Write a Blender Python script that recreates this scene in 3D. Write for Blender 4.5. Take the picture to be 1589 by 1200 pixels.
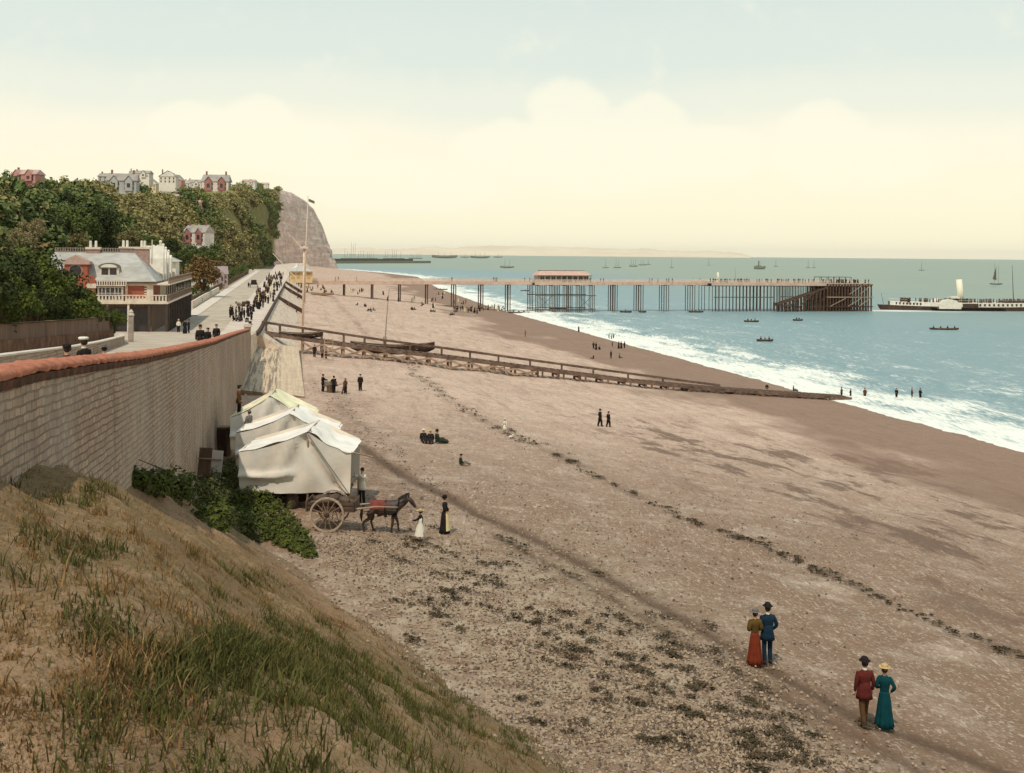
import bpy, bmesh, math, random
import numpy as np
from mathutils import Vector, Matrix, noise
from mathutils.bvhtree import BVHTree
R = math.radians
rnd = random.Random(11)
scene = bpy.context.scene
for _o in list(bpy.data.objects):
    bpy.data.objects.remove(_o, do_unlink=True)

# ------------------------------------------------------------------ camera
F = 1750.0            # focal length in pixels of the 1589 px wide photograph
CX, CY = 794.5, 394.3 # where the level view axis meets the picture
ROLL = math.atan(0.0094)
CAMZ = 22.0
cam_d = bpy.data.cameras.new('camera')
cam = bpy.data.objects.new('camera', cam_d)
scene.collection.objects.link(cam)
scene.camera = cam
cam.matrix_world = Matrix.Translation((0, 0, CAMZ)) @ Matrix.Rotation(R(90), 4, 'X') @ Matrix.Rotation(ROLL, 4, 'Z')
cam_d.sensor_width = 36
cam_d.lens = F / 1589 * 36
cam_d.shift_x = 0.0
cam_d.shift_y = -(600 - CY) / 1589
cam_d.clip_start = 0.5
cam_d.clip_end = 80000

# ------------------------------------------------------------------ exposure, sky, sun
scene.view_settings.view_transform = 'Standard'
scene.view_settings.look = 'None'
scene.view_settings.exposure = 0.0
scene.view_settings.gamma = 1.0
SUN_EL, SUN_AZ = R(57), math.atan2(-0.38, -0.925)   # towards the sun: left of and behind the camera
def lin(r, g, b, k=1.0):
    f = lambda v: ((v / 255 + 0.055) / 1.055) ** 2.4 if v > 10 else v / 255 / 12.92
    return (f(r) * k, f(g) * k, f(b) * k, 1)
world = bpy.data.worlds.new('World')
scene.world = world
world.use_nodes = True
nt = world.node_tree
for n in list(nt.nodes): nt.nodes.remove(n)
def N(t, **kw):
    n = nt.nodes.new(t)
    for k, v in kw.items(): setattr(n, k, v)
    return n
def wmath(op, a, b=None, c=None, clamp=False):
    n = N('ShaderNodeMath', operation=op, use_clamp=clamp)
    for i, v in enumerate((a, b, c)):
        if v is None: continue
        if isinstance(v, (int, float)): n.inputs[i].default_value = v
        else: nt.links.new(v, n.inputs[i])
    return n.outputs[0]
tc = N('ShaderNodeTexCoord')
sky = N('ShaderNodeTexSky', sky_type='NISHITA', sun_disc=False, sun_elevation=SUN_EL, sun_rotation=SUN_AZ, dust_density=4.0, air_density=1.0)
skys = N('ShaderNodeVectorMath', operation='SCALE'); nt.links.new(sky.outputs[0], skys.inputs[0]); skys.inputs['Scale'].default_value = 0.10
sep = N('ShaderNodeSeparateXYZ'); nt.links.new(tc.outputs['Generated'], sep.inputs[0])
ramp = N('ShaderNodeValToRGB'); ramp.color_ramp.interpolation = 'EASE'
els = [(0.0, (255, 246, 214)), (0.02, (255, 247, 214)), (0.06, (255, 248, 218)), (0.10, (252, 246, 222)), (0.135, (236, 239, 222)), (0.175, (222, 231, 221)), (0.27, (208, 221, 217)), (0.8, (160, 188, 208))]
while len(ramp.color_ramp.elements) < len(els): ramp.color_ramp.elements.new(0.5)
for e, (p, c_) in zip(ramp.color_ramp.elements, els): e.position = p; e.color = lin(*c_)
wn = N('ShaderNodeTexNoise'); wn.inputs['Scale'].default_value = 5; wn.inputs['Detail'].default_value = 5
nt.links.new(tc.outputs['Generated'], wn.inputs['Vector'])
zz = wmath('ADD', sep.outputs[2], wmath('MULTIPLY', wmath('SUBTRACT', wn.outputs[0], 0.5), 0.05))
nt.links.new(zz, ramp.inputs[0])
# cumulus heads low over the sea
def bump(px, py, rx, ry):
    du, dv = px - CX, py - CY
    ax, az = math.atan2(du, F), -dv / F
    x = wmath('ARCTAN2', sep.outputs[0], sep.outputs[1])
    ex = wmath('POWER', wmath('ABSOLUTE', wmath('DIVIDE', wmath('SUBTRACT', x, ax), rx / F)), 2.0)
    ez = wmath('POWER', wmath('ABSOLUTE', wmath('DIVIDE', wmath('SUBTRACT', sep.outputs[2], az), ry / F)), 2.0)
    return wmath('SUBTRACT', 1.0, wmath('ADD', ex, ez), clamp=True)
cl = None
for b in [(880, 175, 75, 60), (1010, 200, 70, 60), (800, 235, 120, 55), (935, 240, 190, 80), (400, 195, 60, 45), (300, 215, 75, 50), (430, 235, 150, 50), (1280, 205, 75, 50), (1330, 250, 160, 55), (1090, 240, 110, 50), (620, 290, 200, 50)]:
    v = bump(*b)
    cl = v if cl is None else wmath('MAXIMUM', cl, v)
wn2 = N('ShaderNodeTexNoise'); wn2.inputs['Scale'].default_value = 26; wn2.inputs['Detail'].default_value = 7; wn2.inputs['Roughness'].default_value = 0.6
nt.links.new(tc.outputs['Generated'], wn2.inputs['Vector'])
clm = wmath('MULTIPLY_ADD', wmath('SUBTRACT', wn2.outputs[0], 0.5), 1.1, cl)
mr = N('ShaderNodeMapRange', interpolation_type='SMOOTHSTEP'); nt.links.new(clm, mr.inputs[0]); mr.inputs[1].default_value = 0.02; mr.inputs[2].default_value = 0.55; mr.inputs[4].default_value = 0.62
mx = N('ShaderNodeMix', data_type='RGBA'); nt.links.new(ramp.outputs[0], mx.inputs['A']); mx.inputs['B'].default_value = lin(255, 250, 226); nt.links.new(mr.outputs[0], mx.inputs['Factor'])
mx2 = N('ShaderNodeMix', data_type='RGBA'); mx2.inputs['Factor'].default_value = 0.95
nt.links.new(skys.outputs[0], mx2.inputs['A']); nt.links.new(mx.outputs['Result'], mx2.inputs['B'])
bg = N('ShaderNodeBackground'); nt.links.new(mx2.outputs['Result'], bg.inputs[0]); bg.inputs[1].default_value = 1.08
wo = N('ShaderNodeOutputWorld'); nt.links.new(bg.outputs[0], wo.inputs[0])

sun_d = bpy.data.lights.new('sun', 'SUN'); sun_d.energy = 2.8; sun_d.angle = R(0.6); sun_d.color = (1.0, 0.93, 0.82)
sun = bpy.data.objects.new('sun', sun_d); scene.collection.objects.link(sun)
sdir = Vector((-0.38 * math.cos(SUN_EL), -0.925 * math.cos(SUN_EL), math.sin(SUN_EL)))
sun.rotation_euler = sdir.to_track_quat('Z', 'Y').to_euler()

# ------------------------------------------------------------------ picture <-> place
def ray(px, py):
    du, dv = px - CX, py - CY
    c_, s_ = math.cos(ROLL), math.sin(ROLL)
    return Vector(((du * c_ + dv * s_) / F, 1.0, -(-du * s_ + dv * c_) / F))
def atY(px, py, Y):
    d = ray(px, py); return Vector((d.x * Y, Y, CAMZ + d.z * Y))
def atZ(px, py, z):
    d = ray(px, py); Y = (z - CAMZ) / d.z
    return Vector((d.x * Y, Y, z))
COAST = math.atan(0.2)      # the shore runs 11 degrees left of the view axis
def W(s, Y, z=0.0): return Vector((s - 0.2 * Y, Y, z))
TY = [-200, 20, 47, 109, 158, 415, 4000]
TS = [-400, -6, 2, 14, 33, 60, 84, 200, 900]
TZ = [[8, 10.8, 10.5, 9.9, 7.4, 3.2, 0, -8, -20],
      [8, 10.8, 10.5, 9.9, 7.4, 3.2, 0, -8, -20],
      [8, 10.5, 10.2, 9.4, 7.0, 3.1, 0, -8, -20],
      [7, 9.0, 8.6, 7.9, 5.6, 2.2, 0, -8, -20],
      [7, 8.4, 7.8, 6.6, 4.3, 1.55, 0, -8, -20],
      [7, 8.2, 7.6, 6.7, 4.9, 2.2, 0, -8, -20],
      [7, 8.2, 7.6, 6.7, 4.9, 2.2, 0, -8, -20]]
TZn, TYn, TSn = np.array(TZ, float), np.array(TY, float), np.array(TS, float)
WLY = np.array([-500, 450, 700, 1050, 1250, 1480, 1700, 40000.]); WLS = np.array([84, 84, 95, 122, 104, 64, -150, -3000.])
def shoreline(Y): return np.interp(Y, WLY, WLS)
def beach_np(s, Y):
    s = np.asarray(s, float); Y = np.asarray(Y, float)
    w = shoreline(Y)
    s2 = np.where(w >= 40, np.where(s > 0, s * 84 / np.maximum(w, 40), s), s + 84 - w)
    i = np.clip(np.searchsorted(TYn, Y) - 1, 0, len(TY) - 2)
    j = np.clip(np.searchsorted(TSn, s2) - 1, 0, len(TS) - 2)
    fy = np.clip((Y - TYn[i]) / (TYn[i + 1] - TYn[i]), 0, 1); fs = np.clip((s2 - TSn[j]) / (TSn[j + 1] - TSn[j]), 0, 1)
    fy = fy * fy * (3 - 2 * fy)
    a = TZn[i, j] * (1 - fs) + TZn[i, j + 1] * fs
    b = TZn[i + 1, j] * (1 - fs) + TZn[i + 1, j + 1] * fs
    return a * (1 - fy) + b * fy
def _h(a, b, seed):
    v = (a * 374761393 + b * 668265263 + seed * 974634777) & 0x7fffffff
    v = ((v ^ (v >> 13)) * 1274126177) & 0x7fffffff
    return ((v ^ (v >> 16)) & 0xffff) / 65535.0
def _vn(x, y, seed):
    xi, yi = math.floor(x), math.floor(y); fx, fy = x - xi, y - yi; fx = fx * fx * (3 - 2 * fx); fy = fy * fy * (3 - 2 * fy)
    return (_h(xi, yi, seed) * (1 - fx) + _h(xi + 1, yi, seed) * fx) * (1 - fy) + (_h(xi, yi + 1, seed) * (1 - fx) + _h(xi + 1, yi + 1, seed) * fx) * fy
def swell(X, Y, s):     # the same low ridges the beach sheet is modelled with
    if not (-7 < s < 90 and 5 < Y < 700): return 0.0
    t = 0; a = 0.5
    for k in range(3): t += a * _vn(X * .25 * 2 ** k, Y * .12 * 2 ** k, 1 + k * 17); a *= 0.5
    f = min(1, max(0, s / 8)); f = f * f * (3 - 2 * f)
    return (t / 0.875 - 0.5) * 0.5 * f * min(1, max(.15, (84 - s) / 20))
def beach(X, Y): s = X + 0.2 * Y; return float(beach_np(s, Y)) + swell(X, Y, s)
def hit(fn, px, py, y0=6.0, y1=3000.0):
    d = ray(px, py); Y = y0; last = Y
    while Y < y1:
        if CAMZ + d.z * Y < fn(d.x * Y, Y):
            a, b = last, Y
            for _ in range(22):
                m = (a + b) / 2
                if CAMZ + d.z * m < fn(d.x * m, m): b = m
                else: a = m
            return Vector((d.x * b, b, fn(d.x * b, b)))
        last = Y; Y *= 1.012
    return Vector((d.x * y1, y1, fn(d.x * y1, y1)))
def ground(px, py): return hit(beach, px, py, 20)
def zroad(Y): return float(np.interp(Y, [-60, 18.2, 24.2, 31.1, 41.2, 66.4, 128, 152, 5000], [23.5, 19.2, 18.75, 18.2, 17.5, 15.85, 12.3, 11.1, 11.1]))
def road(X, Y): return zroad(Y)
def on_road(px, py): return hit(road, px, py, 15)
# bank in the foreground
def bank(X, Y):
    d = -0.865 * (X - 1.6) - 0.501 * (Y - 27.6)
    z = 9.75 + (0.77 * d * d / (d + 1.1) if d > 0 else 0.25 * d)
    z = z if z < 18.3 else 18.3 + (z - 18.3) * 0.55
    z = min(z, 20.4)
    n1 = noise.noise(Vector((X * 0.26, Y * 0.26, 3.1))) * 0.6
    n2 = noise.noise(Vector((X * 0.75, Y * 0.75, 9.0))) * 0.30
    n3 = noise.fractal(Vector((X * 1.9, Y * 1.9, 1.0)), 1.0, 2.0, 4) * 0.06
    # hollow behind the crest near the wall
    h = math.exp(-(((X + 9.0) / 1.5) ** 2 + ((Y - 23.5) / 4.0) ** 2)) * 0.75
    fade = min(1, max(0.25, d / 5 + 0.3))
    return z + (n1 + n2) * fade + n3 - h
def on_bank(px, py): return hit(bank, px, py, 5)
def sm(t): t = np.clip(t, 0, 1); return t * t * (3 - 2 * t)
def vnoise(x, y, seed=0):
    xi = np.floor(x).astype(np.int64); yi = np.floor(y).astype(np.int64); fx = x - xi; fy = y - yi
    fx = fx * fx * (3 - 2 * fx); fy = fy * fy * (3 - 2 * fy)
    def h(a, b):
        v = (a * 374761393 + b * 668265263 + seed * 974634777) & 0x7fffffff
        v = ((v ^ (v >> 13)) * 1274126177) & 0x7fffffff
        return ((v ^ (v >> 16)) & 0xffff) / 65535.0
    return (h(xi, yi) * (1 - fx) + h(xi + 1, yi) * fx) * (1 - fy) + (h(xi, yi + 1) * (1 - fx) + h(xi + 1, yi + 1) * fx) * fy
def fbm(x, y, o=4, seed=0):
    t = 0; a = 0.5
    for k in range(o): t = t + a * vnoise(x * 2 ** k, y * 2 ** k, seed + k * 17); a *= 0.5
    return t / (1 - 0.5 ** o)

# ------------------------------------------------------------------ materials
MATS = {}
def mat(name, col, col2=None, scale=3.0, rough=0.85, bump=0.0, bscale=None, metal=0.0, spec=0.3, detail=6, island=0.0, stretch=(1, 1, 1), sharp=(0.35, 0.65)):
    if name in MATS: return MATS[name]
    m = bpy.data.materials.new(name); m.use_nodes = True; t = m.node_tree; ns, L = t.nodes, t.links
    p = ns['Principled BSDF']; p.inputs['Roughness'].default_value = rough; p.inputs['Metallic'].default_value = metal
    p.inputs['Specular IOR Level'].default_value = spec
    col2 = col2 or tuple(v * 0.78 for v in col[:3]) + (1,)
    c0 = ns.new('ShaderNodeTexCoord'); mp = ns.new('ShaderNodeMapping'); mp.inputs['Scale'].default_value = stretch
    L.new(c0.outputs['Object'], mp.inputs[0])
    nz = ns.new('ShaderNodeTexNoise'); nz.inputs['Scale'].default_value = scale; nz.inputs['Detail'].default_value = detail; nz.inputs['Roughness'].default_value = 0.62
    L.new(mp.outputs[0], nz.inputs['Vector'])
    mr = ns.new('ShaderNodeMapRange'); L.new(nz.outputs[0], mr.inputs[0]); mr.inputs[1].default_value = sharp[0]; mr.inputs[2].default_value = sharp[1]
    mx = ns.new('ShaderNodeMix'); mx.data_type = 'RGBA'; mx.inputs['A'].default_value = col; mx.inputs['B'].default_value = col2
    fac = mr.outputs[0]
    if island:
        g = ns.new('ShaderNodeNewGeometry'); a = ns.new('ShaderNodeMix'); a.data_type = 'FLOAT'; a.inputs['Factor'].default_value = island
        L.new(fac, a.inputs['A']); L.new(g.outputs['Random Per Island'], a.inputs['B']); fac = a.outputs['Result']
    L.new(fac, mx.inputs['Factor']); L.new(mx.outputs['Result'], p.inputs['Base Color'])
    if bump:
        nb = ns.new('ShaderNodeTexNoise'); nb.inputs['Scale'].default_value = bscale or scale * 4; nb.inputs['Detail'].default_value = 4
        L.new(mp.outputs[0], nb.inputs['Vector'])
        b = ns.new('ShaderNodeBump'); b.inputs['Strength'].default_value = bump; b.inputs['Distance'].default_value = 0.05
        L.new(nb.outputs[0], b.inputs['Height']); L.new(b.outputs[0], p.inputs['Normal'])
    MATS[name] = m
    return m
class NB:   # small node helper for the bigger materials
    def __init__(s, name):
        s.m = bpy.data.materials.new(name); s.m.use_nodes = True; s.t = s.m.node_tree; s.ns = s.t.nodes; s.L = s.t.links
        s.p = s.ns['Principled BSDF']; s.co = s.ns.new('ShaderNodeTexCoord').outputs['Object']
    def put(s, sock, v):
        if isinstance(v, (int, float)): sock.default_value = v
        elif isinstance(v, tuple): sock.default_value = v
        else: s.L.new(v, sock)
    def math(s, op, a, b=0.0, clamp=False):
        n = s.ns.new('ShaderNodeMath'); n.operation = op; n.use_clamp = clamp; s.put(n.inputs[0], a); s.put(n.inputs[1], b); return n.outputs[0]
    def noise(s, scale, detail=5, rough=0.6, vec=None, stretch=None, rot=None):
        n = s.ns.new('ShaderNodeTexNoise'); n.inputs['Scale'].default_value = scale; n.inputs['Detail'].default_value = detail; n.inputs['Roughness'].default_value = rough
        v = vec or s.co
        if stretch or rot:
            m0 = s.ns.new('ShaderNodeMapping'); m0.inputs['Rotation'].default_value = (0, 0, rot or 0); s.L.new(v, m0.inputs[0])
            m = s.ns.new('ShaderNodeMapping'); m.inputs['Scale'].default_value = stretch or (1, 1, 1); s.L.new(m0.outputs[0], m.inputs[0]); v = m.outputs[0]
        s.L.new(v, n.inputs['Vector']); return n.outputs[0]
    def voro(s, scale, feature='F1', out='Color'):
        n = s.ns.new('ShaderNodeTexVoronoi'); n.feature = feature; n.inputs['Scale'].default_value = scale; s.L.new(s.co, n.inputs['Vector']); return n.outputs[out]
    def ran(s, v, a, b, c=0.0, d=1.0, smooth=False):
        n = s.ns.new('ShaderNodeMapRange'); n.interpolation_type = 'SMOOTHSTEP' if smooth else 'LINEAR'
        s.put(n.inputs[0], v)
        for i, q in zip((1, 2, 3, 4), (a, b, c, d)): s.put(n.inputs[i], q)
        return n.outputs[0]
    def mix(s, f, a, b, blend='MIX'):
        n = s.ns.new('ShaderNodeMix'); n.data_type = 'RGBA'; n.blend_type = blend
        s.put(n.inputs['Factor'], f); s.put(n.inputs['A'], a); s.put(n.inputs['B'], b); return n.outputs['Result']
    def attr(s, name):
        n = s.ns.new('ShaderNodeAttribute'); n.attribute_name = name; return n.outputs['Fac']
    def bump(s, h, strength=0.5, dist=0.05):
        b = s.ns.new('ShaderNodeBump'); b.inputs['Strength'].default_value = strength; b.inputs['Distance'].default_value = dist
        s.L.new(h, b.inputs['Height']); s.L.new(b.outputs[0], s.p.inputs['Normal'])

# ------------------------------------------------------------------ mesh helpers
col = scene.collection
class MB:
    def __init__(s): s.v = []; s.f = []; s.m = []; s.cur = 0; s.M = None
    def add(s, vs, fs):
        o = len(s.v)
        s.v.extend([tuple(s.M @ Vector(v)) for v in vs] if s.M is not None else [tuple(v) for v in vs])
        s.f.extend([tuple(i + o for i in f) for f in fs]); s.m.extend([s.cur] * len(fs)); return s
    def box(s, x0, x1, y0, y1, z0, z1):
        vs = [(x0, y0, z0), (x1, y0, z0), (x1, y1, z0), (x0, y1, z0), (x0, y0, z1), (x1, y0, z1), (x1, y1, z1), (x0, y1, z1)]
        return s.add(vs, [(0, 3, 2, 1), (4, 5, 6, 7), (0, 1, 5, 4), (1, 2, 6, 5), (2, 3, 7, 6), (3, 0, 4, 7)])
    def beam(s, a, b, w, h=None, up=(0, 0, 1)):
        a, b = Vector(a), Vector(b); h = h or w; d = (b - a).normalized(); u = Vector(up)
        if abs(d.dot(u)) > 0.95: u = Vector((0, 1, 0))
        x = d.cross(u).normalized(); y = x.cross(d)
        vs = [p + x * i * w / 2 + y * j * h / 2 for p in (a, b) for i, j in ((-1, -1), (1, -1), (1, 1), (-1, 1))]
        return s.add(vs, [(3, 2, 1, 0), (4, 5, 6, 7), (0, 1, 5, 4), (1, 2, 6, 5), (2, 3, 7, 6), (3, 0, 4, 7)])
    def tube(s, pts, rs, n=8, cap=True, sx=1.0):
        pts = [Vector(p) for p in pts]; rs = rs if isinstance(rs, (list, tuple)) else [rs] * len(pts); vs = []; fs = []
        for i, p in enumerate(pts):
            d = (pts[min(i + 1, len(pts) - 1)] - pts[max(i - 1, 0)]).normalized()
            u = Vector((0, 0, 1)) if abs(d.z) < 0.9 else Vector((0, 1, 0))
            x = d.cross(u).normalized(); y = x.cross(d)
            for k in range(n):
                a = 2 * math.pi * k / n; vs.append(p + x * math.cos(a) * rs[i] * sx + y * math.sin(a) * rs[i])
        for i in range(len(pts) - 1):
            for k in range(n): fs.append((i * n + k, i * n + (k + 1) % n, (i + 1) * n + (k + 1) % n, (i + 1) * n + k))
        if cap: fs.append(tuple(range(n))[::-1]); fs.append(tuple(range((len(pts) - 1) * n, len(pts) * n)))
        return s.add(vs, fs)
    def lathe(s, prof, n=12, c=(0, 0, 0), sx=1, sy=1, fold=0.0, nf=6, cap=True, rot=None):
        vs = []; fs = []; c = Vector(c)
        for r, z in prof:
            for k in range(n):
                a = 2 * math.pi * k / n; q = 1 + fold * math.sin(a * nf) * (1 - z / max(1e-6, prof[0][1]) if prof[0][1] > prof[-1][1] else 0)
                v = Vector((r * q * sx * math.cos(a), r * q * sy * math.sin(a), z))
                if rot is not None: v = rot @ v
                vs.append(c + v)
        for i in range(len(prof) - 1):
            for k in range(n): fs.append((i * n + k, i * n + (k + 1) % n, (i + 1) * n + (k + 1) % n, (i + 1) * n + k))
        if cap: fs.append(tuple(range(n))[::-1]); fs.append(tuple(range((len(prof) - 1) * n, len(prof) * n)))
        return s.add(vs, fs)
    def prism(s, poly, a, b):   # poly in (u, z), swept along the vector a->b ; poly given as 3D points
        n = len(poly); vs = [Vector(p) + Vector(a) for p in poly] + [Vector(p) + Vector(b) for p in poly]
        return s.add(vs, [tuple(range(n))[::-1], tuple(range(n, 2 * n))] + [(i, (i + 1) % n, n + (i + 1) % n, n + i) for i in range(n)])
    def grid(s, rows):
        n = len(rows[0]); vs = [p for r in rows for p in r]
        return s.add(vs, [(i * n + k, i * n + k + 1, (i + 1) * n + k + 1, (i + 1) * n + k) for i in range(len(rows) - 1) for k in range(n - 1)])
    def build(s, name, mats, parent=None, smooth=False, fixn=True):
        me = bpy.data.meshes.new(name); me.from_pydata(s.v, [], s.f)
        mats = mats if isinstance(mats, (list, tuple)) else [mats]
        for m in mats: me.materials.append(m)
        me.polygons.foreach_set('material_index', s.m)
        if fixn:
            b = bmesh.new(); b.from_mesh(me); bmesh.ops.recalc_face_normals(b, faces=b.faces); b.to_mesh(me); b.free()
        if smooth: me.polygons.foreach_set('use_smooth', [True] * len(me.polygons))
        o = bpy.data.objects.new(name, me); col.objects.link(o)
        if parent is not None: o.parent = parent
        return o
def np_mesh(name, V, Fc, mats, attrs=None, smooth=False, mi=None, parent=None):
    me = bpy.data.meshes.new(name); V = np.asarray(V, np.float32); Fc = np.asarray(Fc, np.int32)
    k = Fc.shape[1]; me.vertices.add(len(V)); me.vertices.foreach_set('co', V.ravel())
    me.loops.add(Fc.size); me.loops.foreach_set('vertex_index', Fc.ravel())
    me.polygons.add(len(Fc)); me.polygons.foreach_set('loop_start', np.arange(0, Fc.size, k, dtype=np.int32))
    for m in (mats if isinstance(mats, (list, tuple)) else [mats]): me.materials.append(m)
    me.update(calc_edges=True)
    if mi is not None: me.polygons.foreach_set('material_index', np.asarray(mi, np.int32))
    if smooth: me.polygons.foreach_set('use_smooth', np.ones(len(Fc), bool))
    for an, av in (attrs or {}).items():
        a = me.attributes.new(an, 'FLOAT', 'POINT'); a.data.foreach_set('value', np.asarray(av, np.float32).ravel())
    me.validate()
    o = bpy.data.objects.new(name, me); col.objects.link(o)
    if parent is not None: o.parent = parent
    return o
def tag(o, label=None, cat=None, group=None, kind=None):
    if label: o['label'] = label
    if cat: o['category'] = cat
    if group: o['group'] = group
    if kind: o['kind'] = kind
    return o
def thing(name, label, cat, loc=(0, 0, 0), rz=0.0, group=None, sc=1.0):
    o = bpy.data.objects.new(name, None); col.objects.link(o); o.location = loc; o.rotation_euler = (0, 0, rz); o.scale = (sc, sc, sc); o.empty_display_size = 0.2
    return tag(o, label, cat, group)
def dup(root, loc, rz=None, label=None, group=None, sc=None):
    r = root.copy(); col.objects.link(r); r.location = loc
    if rz is not None: r.rotation_euler = (0, 0, rz)
    if sc is not None: r.scale = (sc, sc, sc)
    if label: r['label'] = label
    if group: r['group'] = group
    for ch in root.children:
        c = ch.copy(); col.objects.link(c); c.parent = r
        for g in ch.children:
            d = g.copy(); col.objects.link(d); d.parent = c
    return r
def structure(o): o['kind'] = 'structure'; return o
# ================================================================== GROUND: beach and sea bed, one sheet to the horizon
def line_from_px(pts, fn=None):
    return [(fn or ground)(x, y) for x, y in pts]
def dist_poly(X, Y, pts):
    d = np.full(X.shape, 1e9)
    for a, b in zip(pts[:-1], pts[1:]):
        ax, ay, bx, by = a[0], a[1], b[0], b[1]; dx, dy = bx - ax, by - ay
        t = np.clip(((X - ax) * dx + (Y - ay) * dy) / (dx * dx + dy * dy), 0, 1)
        d = np.minimum(d, np.hypot(X - ax - t * dx, Y - ay - t * dy))
    return d
track_a = line_from_px([(560, 690), (640, 745), (745, 800), (850, 846), (950, 900), (1050, 955), (1180, 1030), (1330, 1110), (1480, 1168), (1600, 1215)])
track_b = line_from_px([(770, 830), (860, 878), (950, 930), (1060, 995), (1180, 1062), (1300, 1125), (1400, 1180), (1460, 1215)])
Yr = [8.0]
while Yr[-1] < 700: Yr.append(Yr[-1] * 1.0062)
Yr = np.array([-300, -60, -20, 0] + Yr + list(np.geomspace(710, 2200, 60)) + [3000, 5000, 9000, 16000, 24500])
Sr = np.concatenate([[-16000, -8000, -2000, -600, -200, -60, -20, -9, -7], np.arange(-6, 36, 0.22), np.arange(36, 100, 0.5), np.arange(100, 135, 2.0), [150, 200, 300, 600, 1500, 4000, 12000, 22000]])
S2, Y2 = np.meshgrid(Sr, Yr)
Z2 = beach_np(S2, Y2)
Z2 = np.where((Y2 > 1560) & (S2 < 400), np.minimum(Z2, -3), Z2)
X2 = S2 - 0.2 * Y2
dA, dB = dist_poly(X2, Y2, [tuple(p) for p in track_a]), dist_poly(X2, Y2, [tuple(p) for p in track_b])
wob = fbm(X2 * 0.9, Y2 * 0.9, 3, 5)
track = np.maximum(sm(1.1 - dA / (0.34 + 0.4 * wob + Y2 * .003)), 0.85 * sm(1.1 - dB / (0.3 + 0.35 * wob)))
track = np.maximum(track, 0.35 * sm(1.2 - np.minimum(dA, dB) / 1.3) * sm((60 - Y2) / 15))
near = sm(1 - (Y2 - 20) / 160)
on = ((S2 > -7) & (S2 < 90) & (Y2 > 5) & (Y2 < 700))
Z2 = Z2 + on * ((fbm(X2 * 0.25, Y2 * 0.12, 3, 1) - 0.5) * 0.5 * sm((S2) / 8) * np.clip((84 - S2) / 20, 0.15, 1)
                + (fbm(X2 * 1.4, Y2 * 1.4, 3, 2) - 0.5) * 0.10 - track * 0.07)
Seff = S2 + (84 - shoreline(Y2))
wet = sm((Seff - 50 + (fbm(X2 * 0.10, Y2 * 0.05, 4, 8) - 0.5) * 34) / 12)
# stony shingle of the upper beach near the cart, and dark patches
cart = ground(560, 830)
stony = sm(1.25 - np.hypot((X2 - 0.5) / 9.5, (Y2 - 38) / 15)) * sm((20 - (S2 - 0.0)) / 8)
toe = sm(1 - np.abs(S2 - 4.5 - (fbm(X2 * .2, Y2 * .2, 2, 4) - .5) * 5) / 3.0) * sm((Y2 - 45) / 12) * sm((125 - Y2) / 25)
patchn = sm((S2 - 22) / 10) * sm((66 - S2) / 8) * sm((135 - Y2) / 30)
brown = sm(1.15 - (Y2 - 25) / 90)  # darker brown tone put into the sand towards the camera
wl = line_from_px([(515, 460), (548, 497), (572, 525), (640, 572), (668, 600), (725, 637), (800, 678), (870, 707), (950, 750), (1050, 800), (1160, 838), (1260, 885), (1370, 930), (1480, 980), (1560, 1010), (1640, 1040)])
dW = dist_poly(X2, Y2, [tuple(p) for p in wl])
weedl = sm(1.1 - dW / (0.35 + 1.0 * fbm(X2 * .7, Y2 * .7, 3, 31) + Y2 * .002)) * sm((fbm(X2 * .45, Y2 * .45, 3, 9) - .36) * 7)
nr, nc = S2.shape
idx = np.arange(nr * nc).reshape(nr, nc)
Fq = np.stack([idx[:-1, :-1], idx[:-1, 1:], idx[1:, 1:], idx[1:, :-1]], -1).reshape(-1, 4)

b_ = NB('shingle_beach')
fine = b_.noise(9.0, 6, 0.75); mid = b_.noise(1.1, 5, 0.65); big = b_.noise(0.12, 4, 0.6)
vor = b_.voro(11.0); vor2 = b_.voro(2.6)
sepc = b_.ns.new('ShaderNodeSeparateColor'); b_.L.new(vor, sepc.inputs[0])
sepc2 = b_.ns.new('ShaderNodeSeparateColor'); b_.L.new(vor2, sepc2.inputs[0])
c_ = b_.mix(b_.ran(big, 0.35, 0.65), lin(217, 184, 158), lin(200, 165, 141))
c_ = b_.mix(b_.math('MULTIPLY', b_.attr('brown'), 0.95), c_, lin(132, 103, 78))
stk = b_.noise(0.5, 6, 0.75, stretch=(1.5, 0.22, 1), rot=-COAST)
c_ = b_.mix(b_.ran(stk, 0.48, 0.66, 0, 0.55), c_, lin(134, 108, 88))
c_ = b_.mix(b_.ran(b_.noise(0.35, 6, 0.75), 0.5, 0.68, 0, 0.4), c_, lin(222, 200, 176))
c_ = b_.mix(b_.ran(mid, 0.45, 0.75, 0, 0.5), c_, lin(138, 114, 92))
c_ = b_.mix(b_.ran(sepc.outputs[0], 0.80, 1.0, 0, 0.55), c_, lin(120, 98, 80))
c_ = b_.mix(b_.ran(sepc.outputs[1], 0.85, 1.0, 0, 0.4), c_, lin(226, 210, 188))
c_ = b_.mix(b_.ran(fine, 0.52, 0.72, 0, 0.6), c_, lin(104, 84, 68))
c_ = b_.mix(b_.ran(b_.noise(13.0, 5, 0.85), 0.56, 0.70, 0, 0.55), c_, lin(232, 214, 192))
grit = b_.noise(4.0, 4, 0.85, stretch=(1, .22, 1))
c_ = b_.mix(b_.ran(grit, 0.56, 0.68, 0, 0.5), c_, lin(112, 90, 74))
c_ = b_.mix(b_.ran(grit, 0.44, 0.32, 0, 0.45), c_, lin(232, 212, 190))
c_ = b_.mix(b_.math('MULTIPLY', b_.attr('stony'), b_.ran(mid, 0.4, 0.62, 0.0, 0.75)), c_, lin(186, 166, 138))
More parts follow.
